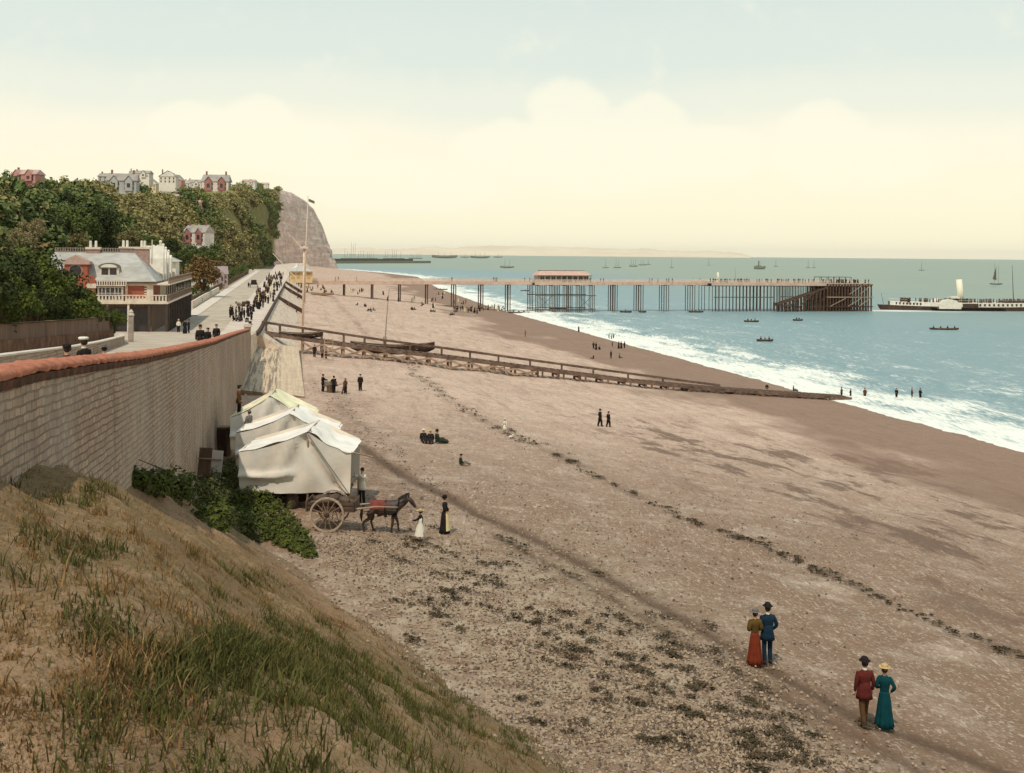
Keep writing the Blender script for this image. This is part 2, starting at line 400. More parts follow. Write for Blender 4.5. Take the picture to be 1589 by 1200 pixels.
c_ = b_.mix(b_.math('MULTIPLY', b_.attr('dirt'), b_.ran(b_.noise(2.2, 6, 0.7, stretch=(0.6, 1.6, 1)), 0.42, 0.6, 0, 0.6)), c_, lin(104, 82, 64))
c_ = b_.mix(b_.math('MULTIPLY', b_.attr('patches'), b_.math('MULTIPLY', b_.ran(b_.noise(0.22, 7, 0.7, stretch=(1.1, 0.5, 1), rot=-COAST), 0.53, 0.59), b_.ran(fine, 0.3, 0.6, 0.5, 0.95))), c_, lin(110, 86, 70))
c_ = b_.mix(b_.math('MULTIPLY', b_.attr('wet'), b_.ran(grit, 0.3, 0.7, 0.95, 0.62)), c_, lin(130, 102, 82))
c_ = b_.mix(b_.math('MULTIPLY', b_.attr('weedline'), 0.28), c_, lin(84, 66, 50))
c_ = b_.mix(b_.math('MULTIPLY', b_.attr('track'), 0.85), c_, lin(92, 70, 52))
b_.L.new(c_, b_.p.inputs['Base Color']); b_.p.inputs['Roughness'].default_value = 0.92; b_.p.inputs['Specular IOR Level'].default_value = 0.15
b_.bump(b_.math('ADD', fine, b_.math('MULTIPLY', sepc.outputs[2], 0.6)), 0.55, 0.08)
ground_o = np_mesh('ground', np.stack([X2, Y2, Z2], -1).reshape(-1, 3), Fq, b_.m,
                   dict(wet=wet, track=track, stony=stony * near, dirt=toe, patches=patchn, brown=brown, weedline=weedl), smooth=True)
structure(ground_o)
def beach_surf(X, Y): return beach(X, Y)

# ================================================================== WATER
Ys = np.concatenate([[-400, -50, 30], np.geomspace(60, 1600, 330), np.geomspace(1750, 24500, 20)])
Ss = np.concatenate([np.arange(70, 200, 0.8), np.geomspace(202, 22000, 64)])
Ss = np.concatenate([[-14000, -6000, -900, 0, 40], Ss])
S3, Y3 = np.meshgrid(Ss, Ys); X3 = S3 - 0.2 * Y3
wv = (fbm(X3 * 0.25 + 3, Y3 * 0.25, 3, 3) - 0.5)
offd = S3 - shoreline(Y3)
Z3 = 0.22 * wv * sm(offd / 15 + .3)
# small breakers
for c0, h0 in ((7, 0.35), (17, 0.45), (30, 0.4)):
    ph = offd - c0 - (fbm(X3 * 0.03, Y3 * 0.02, 3, int(c0)) - 0.5) * 9
    Z3 = Z3 + h0 * np.exp(-(ph / 1.6) ** 2) * sm((Y3 - 60) / 40)
n3, m3 = S3.shape; id3 = np.arange(n3 * m3).reshape(n3, m3)
F3 = np.stack([id3[:-1, :-1], id3[:-1, 1:], id3[1:, 1:], id3[1:, :-1]], -1).reshape(-1, 4)
w_ = NB('sea_water')
dd = w_.attr('shore')
st = w_.noise(0.09, 6, 0.68, stretch=(1.6, 0.42, 1), rot=-COAST)
st2 = w_.noise(0.45, 6, 0.75, stretch=(1.3, 0.7, 1), rot=-COAST)
sp = w_.noise(1.5, 4, 0.85, stretch=(1, .12, 1))
lg = w_.noise(0.011, 5, 0.6, stretch=(0.55, 1.5, 1))
wc = w_.mix(w_.ran(dd, 60, 380, smooth=True), lin(122, 146, 144), lin(140, 148, 122))
wc = w_.mix(w_.ran(lg, 0.4, 0.66, 0, 0.35), wc, lin(100, 134, 142))
grain = w_.math('MULTIPLY', w_.math('SUBTRACT', w_.noise(2.6, 3, 0.8, stretch=(1, .10, 1)), 0.5), 1.7)
foam1 = w_.ran(w_.math('ADD', w_.math('ADD', w_.ran(dd, 1, 36, 1.05, 0.0), grain), w_.math('MULTIPLY', w_.math('SUBTRACT', st, 0.5), 2.4)), 0.42, 0.80)
foam2 = w_.ran(w_.math('ADD', w_.ran(dd, 14, 190, 0.50, 0.0), w_.math('ADD', w_.math('ADD', grain, w_.math('MULTIPLY', w_.math('SUBTRACT', st2, 0.5), 1.6)), w_.math('MULTIPLY', w_.math('SUBTRACT', st, 0.5), 1.6))), 0.55, 0.9)
spk = w_.math('MULTIPLY', w_.ran(sp, 0.53, 0.62), w_.ran(dd, 10, 150, 0.55, 0.0))
spk = w_.math('MULTIPLY', spk, w_.ran(lg, 0.40, 0.58))
fo = w_.math('MAXIMUM', w_.math('MAXIMUM', foam1, w_.math('MULTIPLY', foam2, 0.85)), spk)
fo = w_.math('MULTIPLY', fo, w_.ran(sp, 0.25, 0.5, 0.6, 1.0))
wk = w_.attr('wake')
fo = w_.math('MAXIMUM', fo, w_.math('MULTIPLY', wk, w_.ran(st2, 0.3, 0.5, 0.5, 1.0)), clamp=True)
w_.L.new(w_.mix(fo, wc, lin(238, 234, 216)), w_.p.inputs['Base Color'])
w_.put(w_.p.inputs['Roughness'], w_.ran(fo, 0, 1, 0.42, 0.9)); w_.p.inputs['Specular IOR Level'].default_value = 0.2
w_.bump(w_.math('ADD', st2, w_.noise(0.25, 4, 0.6)), 0.5, 0.35)
# churned water astern of the steamer
wp = atZ(1390, 482, 0)
wake = np.exp(-(((X3 - wp.x + 6) / 14) ** 2 + ((Y3 - wp.y + 2) / 5) ** 2)) * 1.5
wp2 = atZ(1460, 484, 0)
wake = np.maximum(wake, np.exp(-(((X3 - wp2.x + 10) / 26) ** 2 + ((Y3 - wp2.y) / 2.4) ** 2)) * 1.2)
water = np_mesh('water', np.stack([X3, Y3, Z3], -1).reshape(-1, 3), F3, w_.m, dict(shore=offd, wake=np.clip(wake, 0, 1)), smooth=True)
structure(water)

# ================================================================== far coast
m_far = mat('far_coast', lin(226, 206, 176), lin(214, 194, 166), scale=0.002, rough=1, spec=0)  # pale cream carries the haze of distance in the colour itself
def far_ridge(name, pts, Y, depth):
    rows = [[], [], [], []]
    xs = np.linspace(pts[0][0], pts[-1][0], 110)
    for px in xs:
        py = np.interp(px, [p[0] for p in pts], [p[1] for p in pts]) + 0.5 * math.sin(px * 0.13) + 0.3 * math.sin(px * 0.37)
        hy = CY + (px - CX) * 0.0094
        top = max(atY(px, py, Y).z - 22, 0) + 3 + 12 * (hy - py > 1)
        x = ray(px, hy).x
        rows[0].append((x * (Y - depth * .4), Y - depth * .4, -15)); rows[1].append((x * (Y - depth * .15), Y - depth * .15, top * 0.6)); rows[2].append((x * Y, Y, top)); rows[3].append((x * (Y + depth), Y + depth, -15))
    return structure(MB().grid(rows).build(name, m_far, smooth=True))
far_ridge('distant_hills', [(430, 391), (500, 386), (560, 383.5), (620, 386), (655, 383), (680, 382), (705, 385), (730, 381), (790, 381), (850, 382), (930, 384.5), (960, 386), (1000, 385), (1040, 388.5), (1100, 389), (1135, 390), (1165, 396)], 16000, 3000)

# ================================================================== HILL AND HEADLAND
ST = []   # stations: foot, top, plateau end
def stn(foot, zf, topx, topy, topY, steep, back=(-420, 200), mid=None):
    t = atY(topx, topy, topY); ST.append((Vector((foot[0], foot[1], zf)), t, Vector((t.x + back[0], t.y + back[1], t.z - 8)), steep))
def ft(px, Y): return (ray(px, CY).x * Y, Y)
stn((-31 - 0.2 * 20, 20), 19, -420, 250, 120, 0)
stn((-31 - 0.2 * 70, 70), 15, -160, 290, 170, 0)
stn((-33 - 0.2 * 120, 120), 11.5, -60, 292, 220, 0)
stn(ft(27, 150), 11, 27, 294, 260, 0)
stn(ft(100, 170), 11, 100, 302, 330, 0)
stn(ft(150, 200), 11, 150, 302, 430, 0)
stn(ft(200, 245), 11, 200, 306, 560, 0)
stn(ft(270, 340), 11, 270, 305, 700, 0)
stn(ft(330, 560), 11, 330, 301, 850, 0)
stn(ft(372, 700), 11, 372, 294, 1000, 0)
stn(ft(400, 860), 10, 405, 293, 1150, 0)
stn(ft(418, 1080), 6, 432, 294, 1280, 0.45)
stn(ft(430, 1180), 4, 452, 299, 1330, 1.0, (-300, 300))
stn(ft(455, 1300), 2, 474, 312, 1390, 1, (-260, 260))
stn(ft(487, 1370), 0, 487, 325, 1425, 1, (-240, 180))
stn(ft(503, 1420), -1, 499, 348, 1450, 1, (-230, 120))
stn(ft(515, 1450), -2, 510, 378, 1470, 1, (-220, 80))
stn(ft(524, 1475), -3, 516, 398, 1482, 1, (-200, 60))
stn(ft(528, 1500), -5, 520, 414, 1500, 1, (-190, 50))
U = np.linspace(0, 1, 34); hv, hr = [], []
SUB = 12
for i in range(len(ST) - 1):
    for k in range(SUB + (i == len(ST) - 2)):
        t = k / SUB
        f = ST[i][0].lerp(ST[i + 1][0], t); tp = ST[i][1].lerp(ST[i + 1][1], t); bk = ST[i][2].lerp(ST[i + 1][2], t); stp = ST[i][3] * (1 - t) + ST[i + 1][3] * t
        row = []; dep = max(f.y, 60)
        for u in U:
            zz_ = (math.sin(u * math.pi / 2) ** 0.95) * (1 - stp) + (u ** 0.75) * stp
            p = f.lerp(tp, u if stp < .5 else u); p.z = f.z + (tp.z - f.z) * zz_
            a = (0.5 - abs(u - 0.5)) * 2
            nn = noise.fractal(Vector((p.x * 0.012, p.y * 0.012, p.z * 0.02)), 1.0, 2.0, 4)
            nf = noise.fractal(Vector((p.x * 0.08, p.y * 0.04, p.z * 0.10)), 0.8, 2.0, 4)
            k1 = min(1, dep / 500)
            nq = noise.fractal(Vector((p.x * 0.03 + 7, u * 6, p.z * 0.05)), 0.7, 2.0, 5)
            p.y += (nn * 26 * (1 - stp * 0.6) + nf * 7 * stp) * a * k1 + nf * 2.5 * stp + nq * 13 * stp * a
            p.x += nf * 3 * stp * a
            row.append(p)
        for u in (0.06, 0.3, 1.0):
            p = tp.lerp(bk, u); row.append(p)
        row.insert(0, Vector((f.x, f.y, f.z - 8)))
        hv.append(row); hr.append(stp)
HV = [tuple(p) for r in hv for p in r]; hn = len(hv[0])
HF = [(i * hn + k, i * hn + k + 1, (i + 1) * hn + k + 1, (i + 1) * hn + k) for i in range(len(hv) - 1) for k in range(hn - 1)]
hill_bvh = BVHTree.FromPolygons(HV, HF)
def on_hill(px, py):
    d = ray(px, py); L_ = d.length; h = hill_bvh.ray_cast(Vector((0, 0, CAMZ)), d / L_, 5000)
    return h[0]
fields = []
for px, py, r_ in ((325, 338, 34), (345, 343, 22), (305, 318, 30), (300, 335, 22), (430, 308, 44), (455, 311, 30), (407, 306, 24), (288, 310, 22), (380, 366, 16)):
    h = on_hill(px, py)
    if h is not None: fields.append((h, r_ * h.y / 1750 * 1.1))
rock, fld = [], []
for (x, y, z), st_ in ((p, hr[i // hn]) for i, p in enumerate(HV)):
    pj = (CX + x / max(y, 1) * F)
    nzz = noise.fractal(Vector((x * .02, y * .02, z * .03)), 1, 2, 4)
    rock.append(min(1, max(0, (st_ - 0.55 + nzz * 0.25) * 5)) if (i := 1) else 0)
    fld.append(max([0] + [min(1, 1.6 - 1.6 * (Vector((x, y, z)) - h).length / r_) for h, r_ in fields]))
k_ = NB('hillside')
hn1 = k_.noise(0.035, 6, 0.7); hn2 = k_.noise(0.25, 5, 0.7)
g_ = k_.mix(k_.ran(hn1, 0.4, 0.6), lin(124, 124, 70), lin(152, 134, 86))
g_ = k_.mix(k_.ran(hn2, 0.45, 0.65, 0, 0.5), g_, lin(84, 86, 50))
g_ = k_.mix(k_.math('MULTIPLY', k_.attr('field'), k_.ran(hn2, 0.3, 0.6, 0.9, 0.35)), g_, lin(158, 134, 78))
rk = k_.mix(k_.ran(k_.noise(0.14, 10, 0.85, stretch=(1, .4, 1)), 0.40, 0.60), lin(255, 226, 206), lin(206, 170, 152))
strata = k_.noise(0.05, 5, 0.6, stretch=(0.25, 0.25, 5.0))
rk = k_.mix(k_.ran(strata, 0.45, 0.6, 0, 0.4), rk, lin(182, 152, 138))
g_ = k_.mix(k_.attr('rock'), g_, rk)
k_.L.new(g_, k_.p.inputs['Base Color']); k_.p.inputs['Roughness'].default_value = 0.95; k_.p.inputs['Specular IOR Level'].default_value = 0.1
k_.bump(k_.math('ADD', hn2, strata), 0.9, 2.0)
hill = np_mesh('headland', HV, HF, k_.m, dict(rock=rock, field=fld), smooth=True); structure(hill)

# ================================================================== ROAD, PROMENADE, RETAINING SLOPES
def strip(name, sa, sb, Ya, Yb, zf, m, n=60, lift=0.0, thick=None, ns=1):
    rows = []
    for i in range(n + 1):
        Y = Ya * (Yb / Ya) ** (i / n) if Ya > 0 else Ya + (Yb - Ya) * i / n
        a = sa(Y) if callable(sa) else sa; b = sb(Y) if callable(sb) else sb
        rows.append([W(a + (b - a) * k / ns, Y, zf(Y) + lift) for k in range(ns + 1)])
    mb = MB().grid(rows)
    if thick:
        mb.grid([[p, p - Vector((0, 0, thick))] for p in (r[0] for r in rows)]); mb.grid([[p, p - Vector((0, 0, thick))] for p in (r[-1] for r in rows)])
    return structure(mb.build(name, m))
m_road = mat('road_dust', lin(196, 180, 158), lin(172, 152, 130), scale=0.5, rough=0.95, bump=0.3, bscale=6, spec=0.1)
m_prom = mat('promenade_asphalt', lin(214, 196, 176), lin(198, 178, 158), scale=0.35, rough=0.95, spec=0.1)
m_pave = mat('pale_pavement', lin(222, 208, 188), lin(198, 182, 162), scale=0.8, rough=0.95, spec=0.1)
m_kerb = mat('kerb_stone', lin(170, 156, 138), lin(140, 126, 110), scale=2, rough=0.9)
EDGE = lambda Y: float(np.interp(Y, [0, 128, 152, 335, 430, 700, 1100], [-4.6, -4.6, -3.6, -1.0, 0, 4, 20]))
LOWW = lambda Y: float(np.interp(Y, [0, 42, 60, 91, 110, 130, 5000], [-8.5, -10, -10.6, -13, -15, -17.2, -17.2]))
strip('road', -40, -4.6, 3, 128, zroad, m_road, 40)
strip('road', -40, -8.5, 128, 700, zroad, m_road, 40)
strip('promenade', -8.5, lambda Y: EDGE(Y), 128, 1100, zroad, m_prom, 60, lift=0.12, thick=0.16, ns=3)
strip('pavement', -17.2, -14.8, 189, 640, zroad, m_pave, 40, lift=0.11, thick=0.13)
# revetment: paved slope from the promenade edge to the beach
m_rev = NB('revetment_paving')
rv = m_rev.noise(0.6, 5, 0.6); course = m_rev.noise(1.5, 4, 0.6, stretch=(1.2, 0.12, 1), rot=-COAST)
rc = m_rev.mix(m_rev.ran(rv, 0.35, 0.65), lin(220, 198, 172), lin(200, 174, 150))
rc = m_rev.mix(m_rev.ran(course, 0.50, 0.62, 0, 0.45), rc, lin(150, 124, 100))
m_rev.L.new(rc, m_rev.p.inputs['Base Color']); m_rev.p.inputs['Roughness'].default_value = 0.9; m_rev.bump(course, 0.5, 0.1)
rows = []
for i in range(60):
    Y = 150 * (1100 / 150) ** (i / 59)
    e = EDGE(Y); rows.append([W(e + (5.2) * t, Y, 11.15 - (11.15 - beach_np(e + 5.2, Y) + 0.25) * t) for t in (0, .25, .5, .75, 1)])
e_ = EDGE(150)
mbr = MB().grid(rows); mbr.add([W(e_ - .3, 149.9, 11.2), W(e_, 149.9, 11.15), W(e_ + 5.2, 149.9, float(beach_np(e_ + 5.2, 150)) - .3), W(e_ - .3, 149.9, 7)], [(0, 1, 2, 3)]); structure(mbr.build('revetment_slope', m_rev.m))
# stone apron between the wall foot and the beach, before the timber slip
m_ap = NB('apron_stone')
ar = m_ap.noise(0.9, 6, 0.7); ac = m_ap.noise(2.4, 5, 0.7, stretch=(1.5, 0.035, 0.1), rot=-COAST); al = m_ap.noise(0.25, 3, 0.6)
rc = m_ap.mix(m_ap.ran(ar, 0.35, 0.65), lin(216, 190, 156), lin(192, 166, 134))
rc = m_ap.mix(m_ap.math('MULTIPLY', m_ap.ran(ac, 0.47, 0.56, 0, 0.85), m_ap.attr('grime')), rc, lin(112, 92, 74))
m_ap.L.new(rc, m_ap.p.inputs['Base Color']); m_ap.p.inputs['Roughness'].default_value = 0.9; m_ap.bump(ac, 0.6, 0.08)
AV, AG = [], []
n1, n2 = 40, 14
for i in range(n1 + 1):
    Y = 103 + (158 - 103) * i / n1
    for k in range(n2 + 1):
        s = -4.3 + 6.1 * k / n2
        z = 9.35 - 0.55 * k / n2 - (0.35 if 0 < 0 else 0)
        AV.append(tuple(W(s, Y, z + 0.02 * math.sin(s * 9)))); AG.append(1.0 if s < -0.6 else 0.25)
AF = [(i * (n2 + 1) + k, i * (n2 + 1) + k + 1, (i + 1) * (n2 + 1) + k + 1, (i + 1) * (n2 + 1) + k) for i in range(n1) for k in range(n2)]
ap = np_mesh('stone_apron', AV, AF, m_ap.m, dict(grime=AG)); structure(ap)
mb = MB(); mb.grid([[W(1.8, Y, 8.8), W(1.95, Y, 6.5)] for Y in (103, 130, 158)]); mb.grid([[W(-4.3, 103, 9.35), W(-4.3, 102.8, 6)], [W(1.8, 103, 8.8), W(1.95, 102.8, 6)]])
o = mb.build('apron_edge', mat('apron_riser', lin(150, 126, 100), lin(110, 90, 72), scale=2, rough=.95)); structure(o)

# ================================================================== SEA WALL
m_wall = NB('coursed_stone')
br = m_wall.ns.new('ShaderNodeTexBrick'); br.offset = 0.5
uvn = m_wall.ns.new('ShaderNodeUVMap'); dn = m_wall.ns.new('ShaderNodeTexNoise'); dn.inputs['Scale'].default_value = 1.6; m_wall.L.new(m_wall.co, dn.inputs['Vector'])
da = m_wall.ns.new('ShaderNodeVectorMath'); da.operation = 'MULTIPLY_ADD'; m_wall.L.new(dn.outputs['Color'], da.inputs[0]); da.inputs[1].default_value = (0.16, 0.10, 0.0); m_wall.L.new(uvn.outputs[0], da.inputs[2]); m_wall.L.new(da.outputs[0], br.inputs['Vector'])
br.inputs['Scale'].default_value = 1.0; br.inputs['Brick Width'].default_value = 0.36; br.inputs['Row Height'].default_value = 0.15; br.inputs['Mortar Size'].default_value = 0.018; br.inputs['Mortar Smooth'].default_value = 0.3; br.inputs['Bias'].default_value = -0.1
br.inputs['Color1'].default_value = lin(190, 156, 126); br.inputs['Color2'].default_value = lin(150, 120, 94); br.inputs['Mortar'].default_value = lin(118, 96, 78)
wn_ = m_wall.noise(0.35, 6, 0.7); wn2_ = m_wall.noise(5, 5, 0.7)
rc = m_wall.mix(m_wall.ran(wn_, 0.38, 0.62, 0, 0.65), br.outputs[0], lin(176, 158, 140))
rc = m_wall.mix(m_wall.ran(wn2_, 0.5, 0.75, 0, 0.5), rc, lin(120, 98, 78))
rc = m_wall.mix(m_wall.ran(m_wall.noise(1.1, 6, 0.75, stretch=(1, 1, .12)), 0.5, 0.66, 0, 0.5), rc, lin(108, 88, 72))
rc = m_wall.mix(m_wall.ran(m_wall.noise(0.18, 4, 0.7), 0.52, 0.66, 0, 0.5), rc, lin(196, 168, 138))
m_wall.L.new(rc, m_wall.p.inputs['Base Color']); m_wall.p.inputs['Roughness'].default_value = 0.93
m_wall.bump(m_wall.math('ADD', m_wall.math('MULTIPLY', br.outputs['Fac'], -1.0), m_wall.math('MULTIPLY', wn2_, 0.8)), 1.0, 0.06)
def wallmesh(name, path, zt, zb, th, m, parent=None, batter=0.0):
    # path: list of (s, Y); outer face seaward; returns object with uv in metres
    vs, fs, uv = [], [], []; L0 = 0; prev = None
    for (s, Y) in path:
        p = W(s, Y)
        if prev is not None: L0 += (p - prev).length
        prev = p; t, b = zt(Y), zb(Y)
        vs += [W(s + batter, Y, b), W(s, Y, t), W(s - th, Y, t), W(s - th, Y, b)]; uv.append(L0)
    for i in range(len(path) - 1):
        a = i * 4; c = a + 4
        fs += [(a, c, c + 1, a + 1), (a + 1, c + 1, c + 2, a + 2), (a + 2, c + 2, c + 3, a + 3)]
    fs += [(0, 1, 2, 3)]; e = (len(path) - 1) * 4; fs += [(e + 3, e + 2, e + 1, e)]
    me = bpy.data.meshes.new(name); me.from_pydata([tuple(v) for v in vs], [], fs); me.materials.append(m)
    ul = me.uv_layers.new(name='UVMap')
    for poly in me.polygons:
        for li in poly.loop_indices:
            vi = me.loops[li].vertex_index; q = vi % 4; i = vi // 4
            zz2 = vs[vi].z
            u = uv[i]
            if len(poly.vertices) == 4 and poly.index >= len(fs) - 2: u = vs[vi].x * 1.0
            # courses follow the slope of the coping
            ul.data[li].uv = (u, zz2 - zt(vs[vi].y) * 0.75)
    o = bpy.data.objects.new(name, me); col.objects.link(o)
    if parent: o.parent = parent
    return o
ztop = lambda Y: zroad(Y) + 1.0
m_cop = mat('brick_coping', lin(202, 126, 92), lin(134, 78, 56), scale=5, rough=0.9, bump=0.6, bscale=14, sharp=(0.3, 0.75))
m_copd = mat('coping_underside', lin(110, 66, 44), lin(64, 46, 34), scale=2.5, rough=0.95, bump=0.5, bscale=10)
m_pil = mat('pillar_stone', lin(176, 160, 144), lin(140, 124, 108), scale=2, rough=0.9, bump=0.3)
wall_root = thing('sea_wall', 'tall grey brown stone sea wall topped by a red brick coping beside the sandy bank', 'wall')
wy = [-12, 0, 8, 14] + list(np.linspace(17, 60, 24)) + list(np.linspace(63, 128, 20))
wallmesh('stonework', [(-4.1 + 0.12 * math.sin(y * .05), y) for y in wy], lambda Y: ztop(Y) - 0.22, lambda Y: min(beach(-5 - .2 * Y, Y) - 1.5, 30), 0.5, m_wall.m, wall_root, batter=0.25)
rows = []; rows2 = []
def coprow(Y, rr, z0, r0):
    s0 = -4.35 + 0.12 * math.sin(Y * .05); out = []
    for a in np.linspace(-0.12 * math.pi, 1.12 * math.pi, 9):
        j = 0.012 * math.sin(Y * 7.3 + a * 5) + 0.02 * noise.noise(Vector((Y * 3, a, 0))) - (0.035 if (Y / 0.46) % 1 < .14 else 0) + .012 * math.sin(int(Y / .46) * 2.4)
        out.append(W(s0 + math.cos(a) * (rr + j), Y, z0 + math.sin(a) * (r0 + j)))
    return out
for Y in np.concatenate([np.linspace(-12, 16, 40), np.linspace(16.3, 70, 820), np.linspace(70.5, 127.6, 90)]):
    rows.append(coprow(Y, 0.33, ztop(Y) - 0.13, 0.12))
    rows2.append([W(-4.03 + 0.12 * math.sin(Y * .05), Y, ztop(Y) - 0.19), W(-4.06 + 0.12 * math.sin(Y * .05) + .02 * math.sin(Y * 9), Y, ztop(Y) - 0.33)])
MB().grid(rows).build('coping', m_cop, wall_root, smooth=True)
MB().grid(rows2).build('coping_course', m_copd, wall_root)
pr = thing('wall_pillar', 'square grey stone pillar with a flat cap at the far end of the sea wall', 'pillar', W(-4.35, 128.6, 11.9), COAST)
m1 = MB().box(-.36, .36, -.36, .36, -3, 1.5); m1.build('shaft', m_pil, pr)
m1 = MB().box(-.48, .48, -.48, .48, 1.5, 1.68); m1.box(-.34, .34, -.34, .34, 1.68, 1.85); m1.build('cap', mat('pillar_cap', lin(206, 192, 174)), pr)
# lower promenade wall between pillar and slip
lw = thing('quay_wall', 'short plain stone quay wall under the promenade just past the pillar', 'wall')
wallmesh('stonework', [(-4.1, 129.0), (-3.9, 140), (-3.6, 158)], lambda Y: zroad(Y) + 0.1, lambda Y: 8.5, 0.8, m_rev.m, lw)

# ================================================================== walls across the road, left
m_bw = mat('brown_brick_wall', lin(140, 104, 80), lin(92, 64, 48), scale=1.2, rough=0.95, bump=0.6, bscale=16, spec=.1)
m_bf = mat('brown_board_fence', lin(132, 104, 84), lin(98, 74, 60), scale=1.0, rough=0.95, stretch=(1, 1, .2))
rw = thing('garden_wall', 'dark brown retaining wall with board fence on top under the big shrubbery', 'wall')
gpath = [(-12.8, 30), (-13.4, 45), (-14, 58), (-14.8, 80), (-15.8, 104), (-17.5, 112), (-21, 116)]
wallmesh('retaining_wall', gpath, lambda Y: zroad(Y) + 0.95, lambda Y: zroad(Y) - 1, 0.5, m_bw, rw)
wallmesh('board_fence', [(s - .12, Y) for s, Y in gpath], lambda Y: zroad(Y) + float(np.interp(Y, [58, 110], [1.75, 2.25])), lambda Y: zroad(Y) + 0.95, 0.10, m_bf, rw)
mb = MB(); mb.grid([[W(s + 0.05, Y, zroad(Y) + float(np.interp(Y, [58, 110], [1.75, 2.25])) + .06), W(s - .3, Y, zroad(Y) + float(np.interp(Y, [58, 110], [1.75, 2.25])) + .06), W(s - .3, Y, zroad(Y) + float(np.interp(Y, [58, 110], [1.68, 2.2])) - .05)] for s, Y in gpath]); mb.build('fence_rail', mat('fence_cap', lin(150, 122, 98)), rw)
lwall = thing('roadside_wall', 'low grey stone wall along the road in front of the brown garden wall', 'wall')
wallmesh('stonework', [(-8.5, 20), (-9.2, 32), (-10, 42), (-10.6, 58), (-11.6, 72), (-13, 91), (-14.4, 100)], lambda Y: zroad(Y) + 0.62, lambda Y: zroad(Y) - 0.8, 0.35, m_wall.m, lwall)
mb = MB(); mb.grid([[W(s + .04, Y, zroad(Y) + .63), W(s + .04, Y, zroad(Y) + .7), W(s - .4, Y, zroad(Y) + .7)] for s, Y in [(-8.5, 20), (-9.2, 32), (-10, 42), (-10.6, 58), (-11.6, 72), (-13, 91), (-14.4, 100)]]); mb.build('capstones', m_pave, lwall)
gp = on_road(203, 531)
gpst = thing('gate_pillar', 'slim pale gate post at the end of the low roadside wall', 'gate post', gp, COAST)
MB().box(-.2, .2, -.2, .2, -1, 2.3).build('shaft', m_pil, gpst); MB().lathe([(.28, 2.3), (.28, 2.42), (.18, 2.5), (.2, 2.65), (.04, 2.85)], 10).build('finial', mat('pillar_cap', lin(206, 192, 174)), gpst)

# ================================================================== FOREGROUND BANK
xs = np.arange(-13, 7.5, 0.085); ys = np.concatenate([np.arange(-8, 5, .4), np.arange(5, 50, 0.10)])
BX, BY = np.meshgrid(xs, ys)
BZ = np.array([[bank(x, y) for x in xs] for y in ys])
keep = (BX + 0.2 * BY) > -4.45
BZ = np.where(BZ < beach_np(BX + .2 * BY, BY) - 0.8, beach_np(BX + .2 * BY, BY) - 0.8, BZ)
nb_, mb_ = BX.shape; idb = np.arange(nb_ * mb_).reshape(nb_, mb_)
FB = np.stack([idb[:-1, :-1], idb[:-1, 1:], idb[1:, 1:], idb[1:, :-1]], -1).reshape(-1, 4)
kk = keep[:-1, :-1].ravel() & (BZ - beach_np(BX + .2 * BY, BY) > -0.75)[:-1, :-1].ravel()
FB = FB[kk]
n_ = NB('sandy_bank')
q1 = n_.noise(0.6, 6, 0.65); q2 = n_.noise(4.5, 6, 0.75); q3 = n_.noise(18, 4, 0.8)
bc = n_.mix(n_.ran(q1, 0.38, 0.62), lin(184, 148, 114), lin(144, 112, 84))
bc = n_.mix(n_.ran(q2, 0.48, 0.7, 0, 0.5), bc, lin(146, 112, 82))
bc = n_.mix(n_.ran(n_.noise(9, 6, 0.85), 0.52, 0.64, 0, 0.7), bc, lin(112, 84, 58))
bc = n_.mix(n_.ran(n_.noise(14, 5, 0.8), 0.58, 0.68, 0, 0.6), bc, lin(222, 198, 164))
bc = n_.mix(n_.ran(q3, 0.5, 0.75, 0, 0.5), bc, lin(98, 74, 52))
bc = n_.mix(n_.math('MULTIPLY', n_.attr('turf'), n_.ran(q2, 0.35, 0.6, 0.1, 0.7)), bc, lin(116, 100, 60))
bc = n_.mix(n_.math('MULTIPLY', n_.attr('foot'), 0.85), bc, n_.mix(n_.ran(n_.noise(11, 6, 0.8), 0.45, 0.62), lin(160, 134, 106), lin(104, 84, 66)))
n_.L.new(bc, n_.p.inputs['Base Color']); n_.p.inputs['Roughness'].default_value = 0.95; n_.p.inputs['Specular IOR Level'].default_value = 0.1
n_.bump(n_.math('ADD', q2, q3), 0.8, 0.06)
turf_px = [(520, 1060, 170, 55), (330, 1030, 130, 35), (700, 1120, 160, 50), (360, 895, 60, 12), (100, 850, 90, 20), (820, 1130, 70, 40), (210, 715, 70, 14), (300, 730, 60, 18), (160, 965, 40, 14), (520, 900, 50, 14), (625, 980, 40, 40), (60, 710, 40, 12), (140, 770, 60, 18)]
turf = np.zeros(BX.shape)
for px, py, rx, ry in turf_px:
    c = on_bank(px, py); e1 = on_bank(px + rx, py); e2 = on_bank(px, py - ry); r1 = (e1 - c).length; r2 = max((e2 - c).length, .4)
    turf = np.maximum(turf, sm(1.4 - np.hypot((BX - c.x) / r1, (BY - c.y) / r2)))
turf = np.maximum(turf, 0.25 * sm((fbm(BX * .8, BY * .8, 3, 77) - .5) * 6))
foot = sm(1 - (BZ - beach_np(BX + .2 * BY, BY)) / (1.3 + 1.6 * fbm(BX, BY, 3, 3)))
bank_o = np_mesh('sandy_bank', np.stack([BX, BY, BZ], -1).reshape(-1, 3), FB, n_.m, dict(turf=turf, foot=foot), smooth=True); structure(bank_o)
